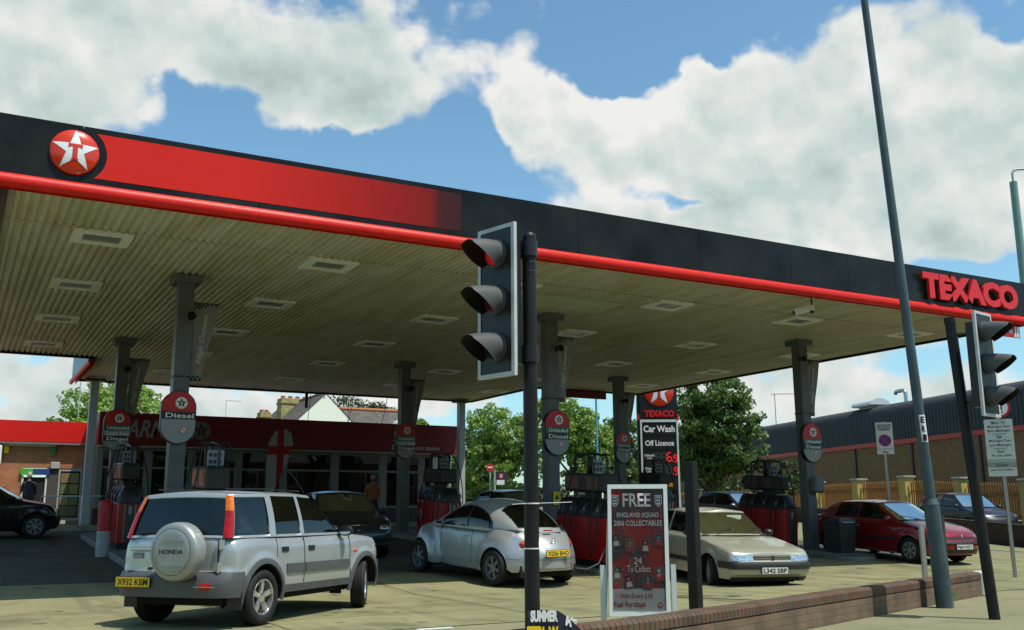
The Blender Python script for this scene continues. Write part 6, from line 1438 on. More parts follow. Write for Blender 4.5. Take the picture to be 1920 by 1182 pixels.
m = MB(); m.box((rearx(.85)-.0045, -.648, .60), (rearx(.85)+.02, -.640, 1.06)).box((rearx(.65)-.004, -.64, .665), (rearx(.65)+.02, .64, .671)); m.build('tailgate_seam', MATS['seam_black'], t)
MB().bbox((rearx(.88)-.02, .28, .905), (rearx(.88)+.01, .64, .955), .012).build('door_garnish', SIL, t); MB().bbox((rearx(.84)-.012, .44, .82), (rearx(.84)+.01, .60, .885), .008).build('door_handle', mat('handle_grey', (.22, .23, .23), .5), t)
text(t, 'CR-V', (rearx(.76)-.008, .37, .755), .17, .035, CHROME, right=(0, -1, 0), bold=.03, depth=.004, name='badge'); MB().box((rearx(.7)-.006, .29, .685), (rearx(.7)+.01, .36, .715)).build('badge', PLASTIC, t)
num_plate(t, (-2.103, .47, .545), 'X932 KBM', -1, True, w=.50, h=.115)
for side in (-1, 1): B.oval(2.72, .50, .10, .045, .036, side, k=5).build('rear_reflector', LENS_RED, t, smooth=True)
MB().box((-2.098, -.70, .497), (-2.090, -.40, .503)).build('bumper_trim', CHROME, t)
m = MB(); m.tube([(rearx(1.1)+.0, .55, 1.12), (rearx(1.1)+.01, .30, 1.135), (rearx(1.1)+.02, -.02, 1.13)], .011, 6); m.build('rear_wiper', PLASTIC, t)
for side in (1, -1):
    MB().box((.86, side*.62-.09, .22), (.885, side*.62+.16 if side > 0 else side*.62+.09, .44)).build('mud_flap', PLASTIC, t); MB().box((-1.78, side*.76-.10, .22), (-1.755, side*.76+.10, .46)).build('mud_flap', PLASTIC, t)
for side in (1, -1): MB().tube([(.0, side*.50, 1.655), (-.9, side*.50, 1.668), (-1.7, side*.50, 1.655)], .008, 6).build('roof_strip', PLASTIC, t)
MB().tube([(.10, -.52, 1.64), (-.15, -.50, 1.85), (-.33, -.49, 1.96)], .004, 5).build('aerial', PLASTIC, t)
band(t, B, .20, .72, .72, .84, .010, LENS_CLR, 'headlamp', nq=10); band(t, B, 0, .18, .74, .84, .010, PLASTIC, 'grille', nq=6)

# ---- silver rounded hatchback
SIL2 = paintm('silver_paint_soft', (.42, .44, .43), .5, .34)
sp = dict(Lf=2.02, Lr=-2.06, af=.85, ar=.80, nf=2.25, nr=2.35, halfw=.84, ax=(1.255, -1.255), Ra=.36, wr=.315, fl=.135, flR=.60, z0=.20, track=.745, tw=.21, seatx=-.12, seath=1.16,
    top=[(2.02, .52), (1.97, .66), (1.8, .78), (1.45, .90), (1.0, .965), (.7, .95), (-.9, .945), (-1.3, .965), (-1.6, .945), (-1.85, .83), (-2.0, .68), (-2.06, .56)], sill=[(2.05, .26), (1.5, .24), (-1.5, .24), (-2.06, .30)],
    W=[(2.02, .62), (1.3, .70), (.5, .725), (-.5, .735), (-1.3, .72), (-2.06, .66)], wz=[(.2, .96), (.35, 1.0), (.6, 1.), (.8, .985), (.97, .95)],
    nose=[(.2, -.12), (.34, .0), (.5, .0), (.62, -.05), (.9, -.2)], tail=[(.2, -.12), (.34, 0), (.52, .0), (.60, -.03), (.9, -.18)], crown=.07, crownx=[(2.0, .10), (1.0, .09), (.7, .02), (-1., .02), (-1.5, .07), (-2.06, .10)], bulge=.055, archglass=True)
bp = [((1.12, 0, 1.02), (.46, 0, 1.42), 'ws', .93), ((-1.64, 0, 1.0), (-.93, 0, 1.37), 'end', .95)]
t, B, F = build_car('hatchback_car', 'silver rounded two door hatchback seen from its left rear at the pump', sp, (9.15, 17.4), R(97.5), SIL2, bp, dome=True)
furnish(t, B, sp, 'star6', mat('alloy_dull', (.20, .21, .21), .45, metal=.4))
def bz(x, y, z, h):
    ay = abs(y); lx = .86-(z-.96)*1.42
    def seg(d): return d < 0
    if ay > .22 and z > .968 and x < lx-.07:
        r2 = ((x+.17)/.90)**2; za = .93+.425*math.sqrt(max(0, 1-r2)) if r2 < 1 else 0
        if z < za and x > -1.04:
            if -.315 < x < -.255: return 'window_seal'
            return ('side_window#%d%d' % (y > 0, x > -.28)) if z < za-.018 and z > .98 and x < lx-.09 else 'window_seal'
    if x > lx+.01 and z > .985 and z < 1.385 and x < 1.10: return 'windscreen' if x > lx+.03 and z < 1.37 else 'window_seal'
    zr = 1.0+.0*ay; wlim = .475-.02*(z-1.)
    if x < -.90-.35*(ay/.5)**2*.3 and z > 1.005 and ay < wlim and x > -1.60: return 'rear_window' if (z > 1.02 and ay < wlim-.018 and x < -.92-.35*(ay/.5)**2*.3) else 'window_seal'
    return 'paint'
dome_cabin(t, SIL2, [(1.14, .955), (1.0, 1.05), (.8, 1.17), (.55, 1.295), (.25, 1.405), (-.05, 1.468), (-.35, 1.487), (-.65, 1.462), (-.95, 1.385), (-1.2, 1.275), (-1.45, 1.125), (-1.62, 1.005), (-1.70, .94)],
    [(1.14, .50), (1.0, .60), (.8, .68), (.3, .715), (-.3, .72), (-.9, .70), (-1.2, .645), (-1.5, .52), (-1.70, .36)], .93, 2.5, bz)
seam(t, B, [.62, -.44], .30, None); handles(t, B, [-.28], .80, mat('handle_silver', (.35, .37, .36), .4, metal=.4), w=.07, h=.014)
for side in (1, -1):
    B.oval(2.47, .735, .085, .062, .016, side).build('tail_lamp', LENS_RED, t, smooth=True); B.oval(2.45, .757, .06, .022, .022, side).build('indicator_lens', LENS_AMB, t, smooth=True)
    mirror(t, .62, .70, .97, side, SIL2, 1.0); B.oval(2.62, .39, .04, .035, .010, side).build('rear_reflector', LENS_RED, t)
band(t, B, B.s_of(.80), B.s_of(-.80), .235, .30, .012, SIL2, 'sill_cover')
m = MB()
for side in (1, -1): B.patch(2.02, 3, .485, .49, .0025, 20, 1, side, m, edge=False); B.patch(2.48, 3, .335, .34, .0025, 12, 1, side, m, edge=False)
m.build('bumper_seam', MATS['seam_black'], t)
num_plate(t, (-2.075, 0, .60), 'X256 BHO', -1, True, tilt=.12)
mb = MB(); mb.M = Matrix.Translation((-1.935, 0, .815)) @ Matrix.Rotation(R(-28), 4, 'Y'); mb.lathe([(.052, 0), (.055, -.008), (.048, -.009), (.045, 0)], 28, axis='X'); mb.tube([(-.008, -.024, .038), (-.008, 0, .0), (-.008, .024, .038)], .004, 5).tube([(-.008, -.038, .01), (-.008, -.018, -.04), (-.008, 0, -.005), (-.008, .018, -.04), (-.008, .038, .01)], .004, 5); mb.build('round_badge', CHROME, t)
MB().box((-1.80, -.09, .965), (-1.76, .09, .985)).build('brake_light', LENS_RED, t)
MB().tube([(-.75, 0, 1.44), (-.83, 0, 1.50)], .006, 5).build('aerial', PLASTIC, t)

# ---- beige saloon nosing out
BEI = paintm('beige_paint', (.44, .43, .33), .35, .30)
sp = dict(Lf=2.18, Lr=-2.2, af=.24, ar=.3, nf=5.0, nr=3.6, halfw=.84, ax=(1.335, -1.335), Ra=.355, wr=.30, fl=.012, flR=.44, z0=.2, track=.72, tw=.18, seatx=-.15, seath=1.12,
    top=[(2.18, .70), (2.08, .735), (1.6, .82), (1.0, .905), (.8, .92), (-1.3, .94), (-2.0, .94), (-2.2, .90)], sill=[(2.2, .26), (1.5, .24), (-1.5, .24), (-2.2, .3)],
    W=[(2.18, .80), (1.3, .83), (0, .84), (-2.2, .80)], wz=[(.2, .95), (.4, .99), (.6, 1.), (.75, .985), (.95, .95)],
    nose=[(.2, -.20), (.30, -.06), (.34, .04), (.54, .05), (.57, .0), (.68, -.05), (.74, -.08), (.95, -.2)], tail=[(.2, -.1), (.35, .03), (.55, .03), (.6, -.02), (.95, -.08)], crown=.015)
bp = [((1.02, 0, .95), (.38, 0, 1.37), 'ws', .93), ((.84, .66, .93), (.24, .56, 1.35), 'A', .93), ((.74, .735, .925), (.16, .60, 1.34), 'g', .93), ((-.28, .76, .93), (-.26, .62, 1.36), 'p', .93), ((-.35, .76, .93), (-.33, .62, 1.36), 'g', .93), ((-1.1, .75, .94), (-.86, .60, 1.33), 'C', .93), ((-1.50, .64, .95), (-1.08, .53, 1.30), 'r', .93), ((-1.60, 0, .96), (-1.15, 0, 1.34), 'end', .93)]
t, B, F = build_car('saloon_car', 'pale beige older saloon with dark bumper pulling out right of the black post', sp, (13.25, 15.8, -.03), R(-101), BEI, bp, wheels='cap', steer=R(-20), rim=mat('trim_grey', (.30, .31, .29), .45, metal=.2))
BMP = mat('bumper_dark', (.028, .029, .029), .5); band(t, B, 0, B.s_of(1.71), .44, .555, .02, BMP, 'front_bumper', nq=20)
band(t, B, B.s_of(.95), B.s_of(-.95), .44, .52, .012, BMP, 'side_moulding'); band(t, B, 0, .8, .22, .30, .01, BMP, 'air_dam', nq=16)
for side in (1, -1):
    B.patch(.10, .72, .575, .676, .014, 14, 3, side).build('headlamp', LENS_CLR, t, smooth=True); B.patch(.725, .86, .58, .668, .012, 4, 2, side).build('indicator_lens', mat('lens_smoke', (.4, .38, .33), .15, coat=1), t)
MB().box((2.085, -.37, .575), (2.168, .37, .672)).build('grille', PLASTIC, t)
for z in (.592, .622, .652): MB().box((2.14, -.37, z), (2.178, .37, z+.013)).build('grille_bar', BEI, t)
mb = MB(); mb.add([(2.184, -.035, .59), (2.184, .015, .58), (2.184, .04, .625), (2.184, .01, .68), (2.184, -.03, .665), (2.184, -.015, .63)], [(0,1,2,3,4,5)]); mb.build('badge', mat('badge_dark', (.03, .06, .05), .4), t)
num_plate(t, (2.245, 0, .42), 'L342 SBP', 1, False, w=.52); seam(t, B, [.82, -.3], .30, None)
for side in (1, -1): mirror(t, .68, .76, .97, side, PLASTIC)
wiper(t, (.98, -.45, .975), (.78, .15, 1.09)); wiper(t, (.98, .10, .975), (.80, .62, 1.06))
MB().box((.47, .05, 1.20), (.53, .36, 1.29)).build('sun_visor_card', mat('card_pale', (.5, .55, .42), .6), t)

# ---- red hatchback on the right
REDC = paintm('red_car_paint', (.27, .006, .009), .3, .3)
sp = dict(Lf=2.2, Lr=-2.25, af=.55, ar=.5, nf=2.7, nr=2.8, halfw=.86, ax=(1.335, -1.335), Ra=.35, wr=.30, fl=.015, flR=.44, z0=.2, track=.745, tw=.18, seatx=-.15, seath=1.12,
    top=[(2.2, .66), (2.1, .72), (1.8, .80), (1.4, .88), (.95, .955), (.75, .965), (-1.5, .97), (-2.0, .96), (-2.25, .92)], sill=[(2.2, .24), (1.5, .22), (-1.5, .22), (-2.25, .3)],
    W=[(2.2, .80), (1.3, .845), (0, .86), (-2.25, .80)], wz=[(.2, .95), (.4, .99), (.6, 1.), (.8, .985), (.98, .94)],
    nose=[(.2, -.10), (.30, .0), (.5, .03), (.55, .0), (.62, -.04), (.95, -.25)], tail=[(.2, -.1), (.35, .03), (.55, .03), (.6, -.02), (.98, -.10)], crown=.05)
bp = [((1.15, 0, .99), (.30, 0, 1.40), 'ws', .94), ((.92, .66, .965), (.16, .555, 1.375), 'A', .94), ((.80, .745, .96), (.08, .60, 1.37), 'g', .92), ((-.30, .775, .965), (-.32, .63, 1.385), 'p', .94), ((-.37, .775, .965), (-.39, .63, 1.385), 'g', .94), ((-1.2, .76, .975), (-1.05, .605, 1.35), 'C', .85), ((-1.80, .66, .98), (-1.42, .53, 1.30), 'r', .94), ((-1.92, 0, .985), (-1.50, 0, 1.33), 'end', .94)]
t, B, F = build_car('hatchback_car', 'dark red hatchback with sunlit bonnet parked behind the lamp post', sp, (21.15, 18.15), R(-93.5), REDC, bp, wheels='cap7', rim=mat('trim_pale', (.26, .26, .24), .45))
BR2 = mat('bumper_black_red', (.03, .022, .022), .5); band(t, B, 0, B.s_of(1.70), .50, .56, .016, BR2, 'bumper_strip', nq=20); band(t, B, B.s_of(.95), B.s_of(-.95), .50, .56, .012, BR2, 'side_moulding'); band(t, B, 0, .45, .27, .37, .006, PLASTIC, 'air_intake', nq=10)
for side in (1, -1):
    B.oval(.52, .665, .13, .048, .014, side, k=2.6).build('headlamp', LENS_CLR, t, smooth=True); mirror(t, .72, .77, 1.0, side, REDC)
band(t, B, 0, .30, .60, .655, .004, PLASTIC, 'grille', nq=8)
mb = MB(); c = B.raw(0, .67); mb.add([(c.x+.012, 0, .735), (c.x+.022, .028, .685), (c.x+.026, 0, .635), (c.x+.022, -.028, .685)], [(0, 1, 2, 3)]); mb.build('diamond_badge', CHROME, t)
num_plate(t, (2.232, 0, .43), 'P604 WDY', 1, False); seam(t, B, [.85, -.33, -1.2], .28, None); handles(t, B, [-.18, -1.05], .84, PLASTIC)
wiper(t, (1.10, .45, 1.0), (.88, -.10, 1.10)); wiper(t, (1.10, -.10, 1.0), (.88, -.60, 1.08)); band(t, B, B.s_of(.9), B.s_of(-.9), .215, .235, .012, CHROME, 'sill_strip')
MB().tube([(.05, 0, 1.43), (.0, 0, 1.50)], .006, 5).build('aerial', PLASTIC, t)

# ---- dark saloon facing out between the pumps
DKC = paintm('charcoal_paint', (.045, .048, .046), .5, .33)
def saloon_spec(**k):
    d = dict(Lf=2.15, Lr=-2.2, af=.5, ar=.5, nf=2.7, nr=2.8, halfw=.85, ax=(1.3, -1.3), Ra=.35, wr=.31, fl=.015, flR=.44, z0=.2, track=.735, tw=.19, seatx=-.15, seath=1.14,
        top=[(2.15, .66), (2.05, .72), (1.8, .80), (1.3, .89), (.85, .955), (-1.4, .975), (-2.0, .98), (-2.2, .92)], sill=[(2.2, .24), (1.5, .22), (-1.5, .22), (-2.25, .3)],
        W=[(2.15, .78), (1.3, .84), (0, .85), (-2.2, .79)], wz=[(.2, .95), (.4, .99), (.6, 1.), (.8, .985), (.98, .94)],
        nose=[(.2, -.10), (.30, .0), (.5, .03), (.6, -.0), (.66, -.05), (.95, -.25)], tail=[(.2, -.1), (.35, .03), (.55, .03), (.6, -.02), (.98, -.10)], crown=.05)
    d.update(k); return d
bps = [((1.10, 0, .98), (.34, 0, 1.385), 'ws', .94), ((.88, .66, .955), (.20, .555, 1.36), 'A', .94), ((.78, .735, .955), (.12, .60, 1.35), 'g', .92), ((-.28, .765, .965), (-.28, .62, 1.37), 'p', .94), ((-.35, .765, .965), (-.35, .62, 1.37), 'g', .94), ((-1.15, .75, .98), (-.95, .60, 1.335), 'C', .85), ((-1.62, .64, .985), (-1.18, .53, 1.30), 'r', .94), ((-1.72, 0, .99), (-1.26, 0, 1.33), 'end', .94)]
t, B, F = build_car('saloon_car', 'dark grey saloon with chrome oval grille facing out behind the silver off roader', saloon_spec(), (8.15, 23.2), R(-97), DKC, bps, wheels='cap7')
for side in (1, -1): B.oval(.48, .70, .14, .05, .014, side, k=2.8).build('headlamp', LENS_CLR, t, smooth=True); mirror(t, .70, .765, .99, side, DKC)
m = MB(); c = B.raw(0, .68); m.tube([(c.x+.03-.05*abs(math.cos(a)), .24*math.cos(a), .695+.055*math.sin(a)) for a in [2*math.pi*i/28 for i in range(29)]], .010, 6); m.build('grille_surround', CHROME, t); band(t, B, 0, .22, .65, .74, .006, PLASTIC, 'grille', nq=6)
num_plate(t, (2.225, 0, .44), 'GY51 SYJ', 1, False); band(t, B, 0, B.s_of(1.66), .33, .345, .014, CHROME, 'bumper_trim', nq=18); seam(t, B, [.82, -.3], .28, None)
for s_ in (1, -1): MB().tube([F(1, tt)+Vector((.012, 0, 0)) if s_ > 0 else Vector((F(1, tt).x+.012, -F(1, tt).y, F(1, tt).z)) for tt in (0, .5, 1)], .008, 5).build('screen_trim', PLASTIC, t)

# ---- black car at the left edge
BLK = paintm('black_paint', (.010, .010, .012), .3, .25)
t, B, F = build_car('hatchback_car', 'black hatchback entering the picture at the left edge before the annexe', saloon_spec(Lf=2.0, Lr=-1.95), (.60, 29.5), R(6), BLK, [((1.10, 0, 1.0), (.30, 0, 1.44), 'ws', .94)]+[((a[0], a[1], a[2]+.03), (b_[0], b_[1], b_[2]+.06), k, *r_) for (a, b_, k, *r_) in bps[1:5]]+[((-1.15, .75, 1.0), (-1.05, .60, 1.40), 'C', .85), ((-1.70, .64, 1.0), (-1.50, .53, 1.36), 'r', .94), ((-1.78, 0, 1.0), (-1.56, 0, 1.39), 'end', .94)], wheels='cap7', rim=mat('trim_pale', (.26, .26, .24), .45))
for side in (1, -1): B.oval(.55, .70, .14, .06, .014, side, k=2.4).build('headlamp', LENS_CLR, t, smooth=True); mirror(t, .72, .765, 1.01, side, BLK)
handles(t, B, [-.18, -.98], .84, PLASTIC); seam(t, B, [.82, -.3], .28, None)
# ---- cars on the right
NAV = mat('blue_black_paint', (.008, .010, .013), .35, coat=.25)
t, B, F = build_car('saloon_car', 'dark blue saloon seen side on beyond the right hand pump', saloon_spec(), (22.9, 25.9), R(-87), NAV, bps, wheels='cap7')
for side in (1, -1): B.oval(.50, .70, .14, .05, .014, side, k=2.6).build('headlamp', LENS_CLR, t, smooth=True); mirror(t, .70, .765, .99, side, CHROME)
seam(t, B, [.82, -.3], .28, None)
rh = math.atan2(-wd.y, -wd.x)
t, B, F = build_car('hatchback_car', 'black hatchback with raised headlamps on the side road at right', saloon_spec(Lf=2.05, Lr=-2.0), (32.4, 24.4), rh-R(3), NAV, [((1.10, 0, 1.0), (.30, 0, 1.42), 'ws', .94)]+[((a[0], a[1], a[2]+.03), (b_[0], b_[1], b_[2]+.05), k, *r_) for (a, b_, k, *r_) in bps[1:5]]+[((-1.15, .75, 1.0), (-1.05, .60, 1.38), 'C', .85), ((-1.75, .64, 1.0), (-1.55, .53, 1.34), 'r', .94), ((-1.83, 0, 1.0), (-1.62, 0, 1.37), 'end', .94)], wheels='cap7')
for side in (1, -1):
    B.patch(.42, .9, .70, .80, .014, 8, 3, side).build('headlamp', LENS_CLR, t, smooth=True); mirror(t, .72, .765, 1.01, side, NAV)
    m = MB(); nB_ = 7; rows = [[Vector((p.x-.012, (p.y+.012)*side, p.z)) for p in [F(5+v, .15+.75*k/4) for v in (.55, .75, .98)]] for k in range(5)]; m.grid(rows, flip=side < 0); m.build('tail_lamp', LENS_RED, t)
num_plate(t, (2.125, 0, .44), 'LV54 WXT', 1, False); band(t, B, 0, B.s_of(1.66), .34, .355, .014, CHROME, 'bumper_trim', nq=18); seam(t, B, [.82, -.3], .28, None)
# ---- white roofed saloon glimpsed behind the middle pump
t, B, F = build_car('saloon_car', 'dark saloon mostly hidden behind the middle pump and advertising board', saloon_spec(), (14.3, 25.6), R(-90), paintm('slate_paint', (.08, .09, .10), .5, .3), bps, wheels='cap7')
# ---- blue van far off
VB = mat('van_blue', (.03, .10, .42), .35, coat=.5)
t = thing('van', 'bright blue van parked beyond the rear canopy post under the trees', 'van', (27.0, 53.6, 1.02), rz=R(155))
rows = []
for x, w_, z0_, z1_ in ((-2.3, .86, .5, 1.85), (-2.25, .9, .42, 1.95), (-1.0, .92, .4, 1.98), (.6, .92, .4, 1.96), (1.05, .90, .4, 1.90), (1.75, .88, .4, 1.15), (2.3, .82, .42, .95), (2.42, .72, .5, .85)):
    rows.append([(x, -w_, z0_), (x, -w_, (z0_+z1_)*.5), (x, -w_*.88, z1_-.12), (x, -w_*.7, z1_), (x, 0, z1_+.04), (x, w_*.7, z1_), (x, w_*.88, z1_-.12), (x, w_, (z0_+z1_)*.5), (x, w_, z0_)])
m = MB(); m.grid(rows); m.add(rows[0], [tuple(range(9))]); m.add(rows[-1], [tuple(range(8, -1, -1))]); m.build('body', VB, t, smooth=35)
for side in (-1, 1):
    for a, b in ((.2, 1.0), (-.9, .0), (-2.0, -1.1)): m = MB(); m.add([(a, side*.935, 1.25), (b, side*.935, 1.25), (b-.03, side*.868, 1.75), (a+.03, side*.868, 1.75)], [(0, 1, 2, 3)]); m.build('side_window', mat('van_window', (.05, .06, .05), .1), t)
    for xw in (1.5, -1.5): wheel(t, (xw, side*.82, .31), .31, .19, 'cap7', side)
for a, b in ((-.78, -.04), (.04, .78)): MB().box((-2.312, a, 1.18), (-2.29, b, 1.72)).build('rear_window', MATS['van_window'], t)
m = MB(); m.add([(1.07, -.72, 1.80), (1.07, .72, 1.80), (1.74, .76, 1.20), (1.74, -.76, 1.20)], [(0, 1, 2, 3)]); o = m.build('windscreen', MATS['van_window'], t); o.location = (.02, 0, .02)
# ============================================================ pumps and island furniture
PRED = mat('pump_red', (.46, .010, .008), .35, var=.15, vscale=3, coat=.2)
def pump(x, y, lb, length=1.9, hoses=True, poster=True, seed=1):
    rnd = random.Random(seed)
    t = thing('fuel_pump', lb, 'fuel pump', (x, y, gz(y)+.12), group='fuel pumps on the islands'); L = length/2; w = .26
    t.rotation_euler = (math.atan(1.02/18.5), 0, 0)
    MB().box((-w+.03, -L+.04, 0), (w-.03, L-.04, .14)).build('plinth', PLASTIC, t)
    # lower red cabinet with rounded ends
    c = .10
    ring = [(-w, -L+c), (-w+c*.3, -L+c*.3), (-w+c, -L), (w-c, -L), (w-c*.3, -L+c*.3), (w, -L+c), (w, L-c), (w-c*.3, L-c*.3), (w-c, L), (-w+c, L), (-w+c*.3, L-c*.3), (-w, L-c)]
    m = MB(); m.grid([[(px, py, z) for px, py in ring] for z in (.14, .16, .93, .97)][:4], close=True); m.add([(px*.97, py*.99, .985) for px, py in ring], [tuple(range(12))]); m.grid([[(px, py, .97) for px, py in ring], [(px*.97, py*.99, .985) for px, py in ring]], close=True)
    m.build('cabinet', PRED, t, smooth=35)
    for s in (-1, 1):
        m = MB(); m.box((-.125, s*L-.012 if s < 0 else L, .16), (.125, s*L if s < 0 else L+.012, .97)); m.build('end_panel', mat('pump_grey', (.06, .065, .065), .35), t)
        m = MB(); 
        for xx in (-.12, .10): m.box((xx, s*(L+.013)-.004, .16), (xx+.02, s*(L+.013)+.004, .975))
        m.build('chrome_strips', STEEL, t); MB().box((-.03, s*(L+.014)-.004, .76), (.03, s*(L+.014)+.004, .93)).build('label_plate', LGREY, t)
    for s in (-1, 1):
        for yy in (-L+.55, L-.55): MB().box((s*w-.004, yy-.006, .16), (s*w+.004, yy+.006, .95)).build('panel_joint', PLASTIC, t)
        emblem(t, (s*(w+.003), -s*.0+(L-.32)*(1 if s < 0 else -1), .62), .13, mat('pump_disc', (.30, .28, .26), .5), mat('pump_star', (.06, .02, .02), .5), MATS['pump_disc'], right=(0, s, 0))
    # nozzle section
    m = MB(); m.grid([[(px*k, py*kk, z) for px, py in ring] for z, k, kk in ((.985, .93, .98), (1.05, .95, .98), (1.30, .62, .90), (1.36, .45, .84))], close=True); m.add([(px*.45, py*.84, 1.36) for px, py in ring], [tuple(range(12))]); m.build('nozzle_housing', PLASTIC, t, smooth=35)
    hs = []
    for s in (-1, 1):
        for k in range(4):
            yy = -L*.72+k*L*.48
            m = MB(); a = Vector((s*.30, yy, 1.02)); b = Vector((s*.20, yy, 1.28)); m.tube([a, (a+b)/2+Vector((s*.03, 0, .02)), b], [.022, .03, .02], 8)
            m.tube([b, b+Vector((-s*.02, 0, .06)), b+Vector((s*.05, 0, .09))], .013, 6); m.tube([a+Vector((s*.02, 0, .05)), a+Vector((s*.07, 0, .10)), b+Vector((s*.05, 0, .02))], .008, 6)
            m.build('nozzle', mat('nozzle_black', (.03, .03, .03), .3), t, smooth=50)
            MB().box((s*.31-.008, yy-.028, 1.10), (s*.31+.008, yy+.028, 1.19)).build('nozzle_badge', STEEL, t).rotation_euler = (0, 0, 0)
            if hoses and k % 2 == 0:
                p0 = Vector((s*.16, yy*.55+.05, 2.22)); p3 = a+Vector((s*.03, 0, -.02))
                pts = [Vector((s*.08, yy*.3, 2.25)), p0+Vector((s*.05, 0, .02)), Vector((s*.30, yy*.8, 1.9)), Vector((s*.40, yy+.06, 1.3)), Vector((s*.44, yy+.10, .55)), Vector((s*.42, yy+.05, .25)), Vector((s*.40, yy-.04, .38)), Vector((s*.34, yy-.02, .8)), p3]
                sm = []
                for i in range(len(pts)-1):
                    q0 = pts[max(i-1, 0)]; q1 = pts[i]; q2 = pts[i+1]; q3 = pts[min(i+2, len(pts)-1)]
                    for j in range(5): tt = j/5; sm.append(.5*((2*q1)+(q2-q0)*tt+(2*q0-5*q1+4*q2-q3)*tt*tt+(3*q1-q0-3*q2+q3)*tt**3))
                sm.append(pts[-1]); MB().tube(sm, .014, 7).build('hose', RUBBER, t, smooth=True)
    # neck, display head, hose mast
    MB().bbox((-.10, -.30, 1.34), (.10, .30, 1.50), .02).build('neck', DGREY, t)
    MB().bbox((-.20, -L*.72, 1.48), (.20, L*.72, 1.86), .035).build('display_head', PLASTIC, t)
    for s in (-1, 1):
        for k in (-1, 1): MB().box((s*.203-.003, k*L*.36-.22, 1.55), (s*.203+.003, k*L*.36+.22, 1.79)).build('display', mat('display_glass', (.05, .055, .05), .15), t)
        MB().box((s*.206-.003, -.10, 1.42), (s*.206+.003, .12, 1.47)).build('keypad', LGREY, t)
    m = MB(); m.bbox((-.05, -.06, 1.85), (.05, .06, 2.22), .01); m.tube([(0, -L*.62, 1.84), (0, -L*.62, 2.15), (0, -L*.55, 2.24), (0, 0, 2.27), (0, L*.55, 2.24), (0, L*.62, 2.15), (0, L*.62, 1.84)], .028, 8); m.build('hose_mast', PLASTIC, t, smooth=50)
    if poster:
        m = MB(); m.box((-.14, -L*.1-.19, 1.88), (.14, -L*.1-.18, 2.14)); m.build('notice', mat('notice_grey', (.22, .23, .23), .5), t); m = MB()
        for i in range(6): m.box((-.11+.075*(i % 3), -L*.1-.196, 1.92+.11*(i//3)), (-.11+.075*(i % 3)+.05, -L*.1-.191, 1.98+.11*(i//3)))
        m.build('notice_print', DGREY, t)
    return t
pump(11.68, 17.75, 'red fuel pump with sunlit red and grey end, between silver hatchback and advertising board', 2.0, seed=1)
pump(19.55, 20.95, 'dark red fuel pump with star disc, left of the column with the grey bin', 1.9, seed=2)
pump(11.68, 25.2, 'dim fuel pump before the shop door, left of the rear canopy post', 1.9, seed=3)
pump(3.5, 24.6, 'red fuel pump behind the red and white bollard at left', 1.9, seed=4)
pump(3.85, 17.55, 'black topped fuel pump below the Diesel sign, behind the silver off roader', 1.6, seed=5)
pump(19.55, 26.0, 'dim fuel pump at the rear of the right island', 1.6, seed=6)
t = thing('fuel_hose', 'pale fuel hose looping from the sunlit pump to the silver hatchback', 'hose', (11.1, 16.7, .12)); MB().tube([(-.9, .0, .62), (-.75, -.02, .35), (-.5, -.03, .14), (-.2, -.02, .10), (.1, 0, .2), (.3, .05, .5)], .013, 7).build('hose', mat('hose_sheen', (.10, .10, .10), .25), t, smooth=True)
t = thing('waste_bin', 'dark grey rectangular waste bin beside the right hand column', 'bin', (19.72, 18.5, gz(18.5)+.12))
m = MB(); m.grid([[(x*k, y*k, z) for x, y in ((-.28, -.28), (.28, -.28), (.28, .28), (-.28, .28))] for z, k in ((0, .86), (.70, 1.), (.72, 1.04), (.76, 1.04), (.84, .9))], close=True); m.add([(x*.9, y*.9, .84) for x, y in ((-.28, -.28), (.28, -.28), (.28, .28), (-.28, .28))], [(0, 1, 2, 3)]); m.build('body', mat('bin_grey', (.03, .033, .033), .5), t, smooth=20)
MB().box((-.2, -.30, .73), (.2, -.292, .755)).box((-.18, -.20, .841), (.18, .10, .846)).build('rim', LGREY, t)
t = thing('towel_dispenser', 'grey paper towel dispenser fixed to the right hand column', 'dispenser', (19.86, 19.30, 1.78)); m = MB(); m.M = Matrix.Identity(4); m.bbox((-.17, -.13, 0), (.17, .1, .40), .04); m.build('casing', mat('dispenser_grey', (.12, .125, .125), .4), t, smooth=40)
t = thing('safety_notice', 'yellow warning notice on the column above the silver hatchback', 'notice', (11.93, 19.43, 1.62)); MB().box((-.09, -.02, -.15), (.09, 0, .15)).build('plate', YELLOW, t); MB().prism([(-.06, -.02), (.06, -.02), (0, .09)], (0, -.021, 0), t=.002).build('symbol', PLASTIC, t)
for x, y, lb in ((2.97, 23.45, 'red and white crash bollard before the left hand pump'),):
    t = thing('bollard', lb, 'bollard', (x, y, gz(y)-.02)); MB().cyl((0, 0, 0), (0, 0, .55), .14, n=24).build('white_sleeve', mat('sleeve_white', (.36, .38, .37), .5, var=.2), t, smooth=50); MB().lathe([(.14, .55), (.14, 1.12), (.13, 1.17), (.08, 1.2), (0, 1.21)], 24).build('red_sleeve', mat('sleeve_red', (.50, .02, .012), .45), t, smooth=50)
# long white kerb stone at bottom edge
struct(MB().box((4.72, 10.68, -.008), (5.16, 10.78, .002)).build('road_marking', mat('marking_white', (.6, .62, .6), .7)))

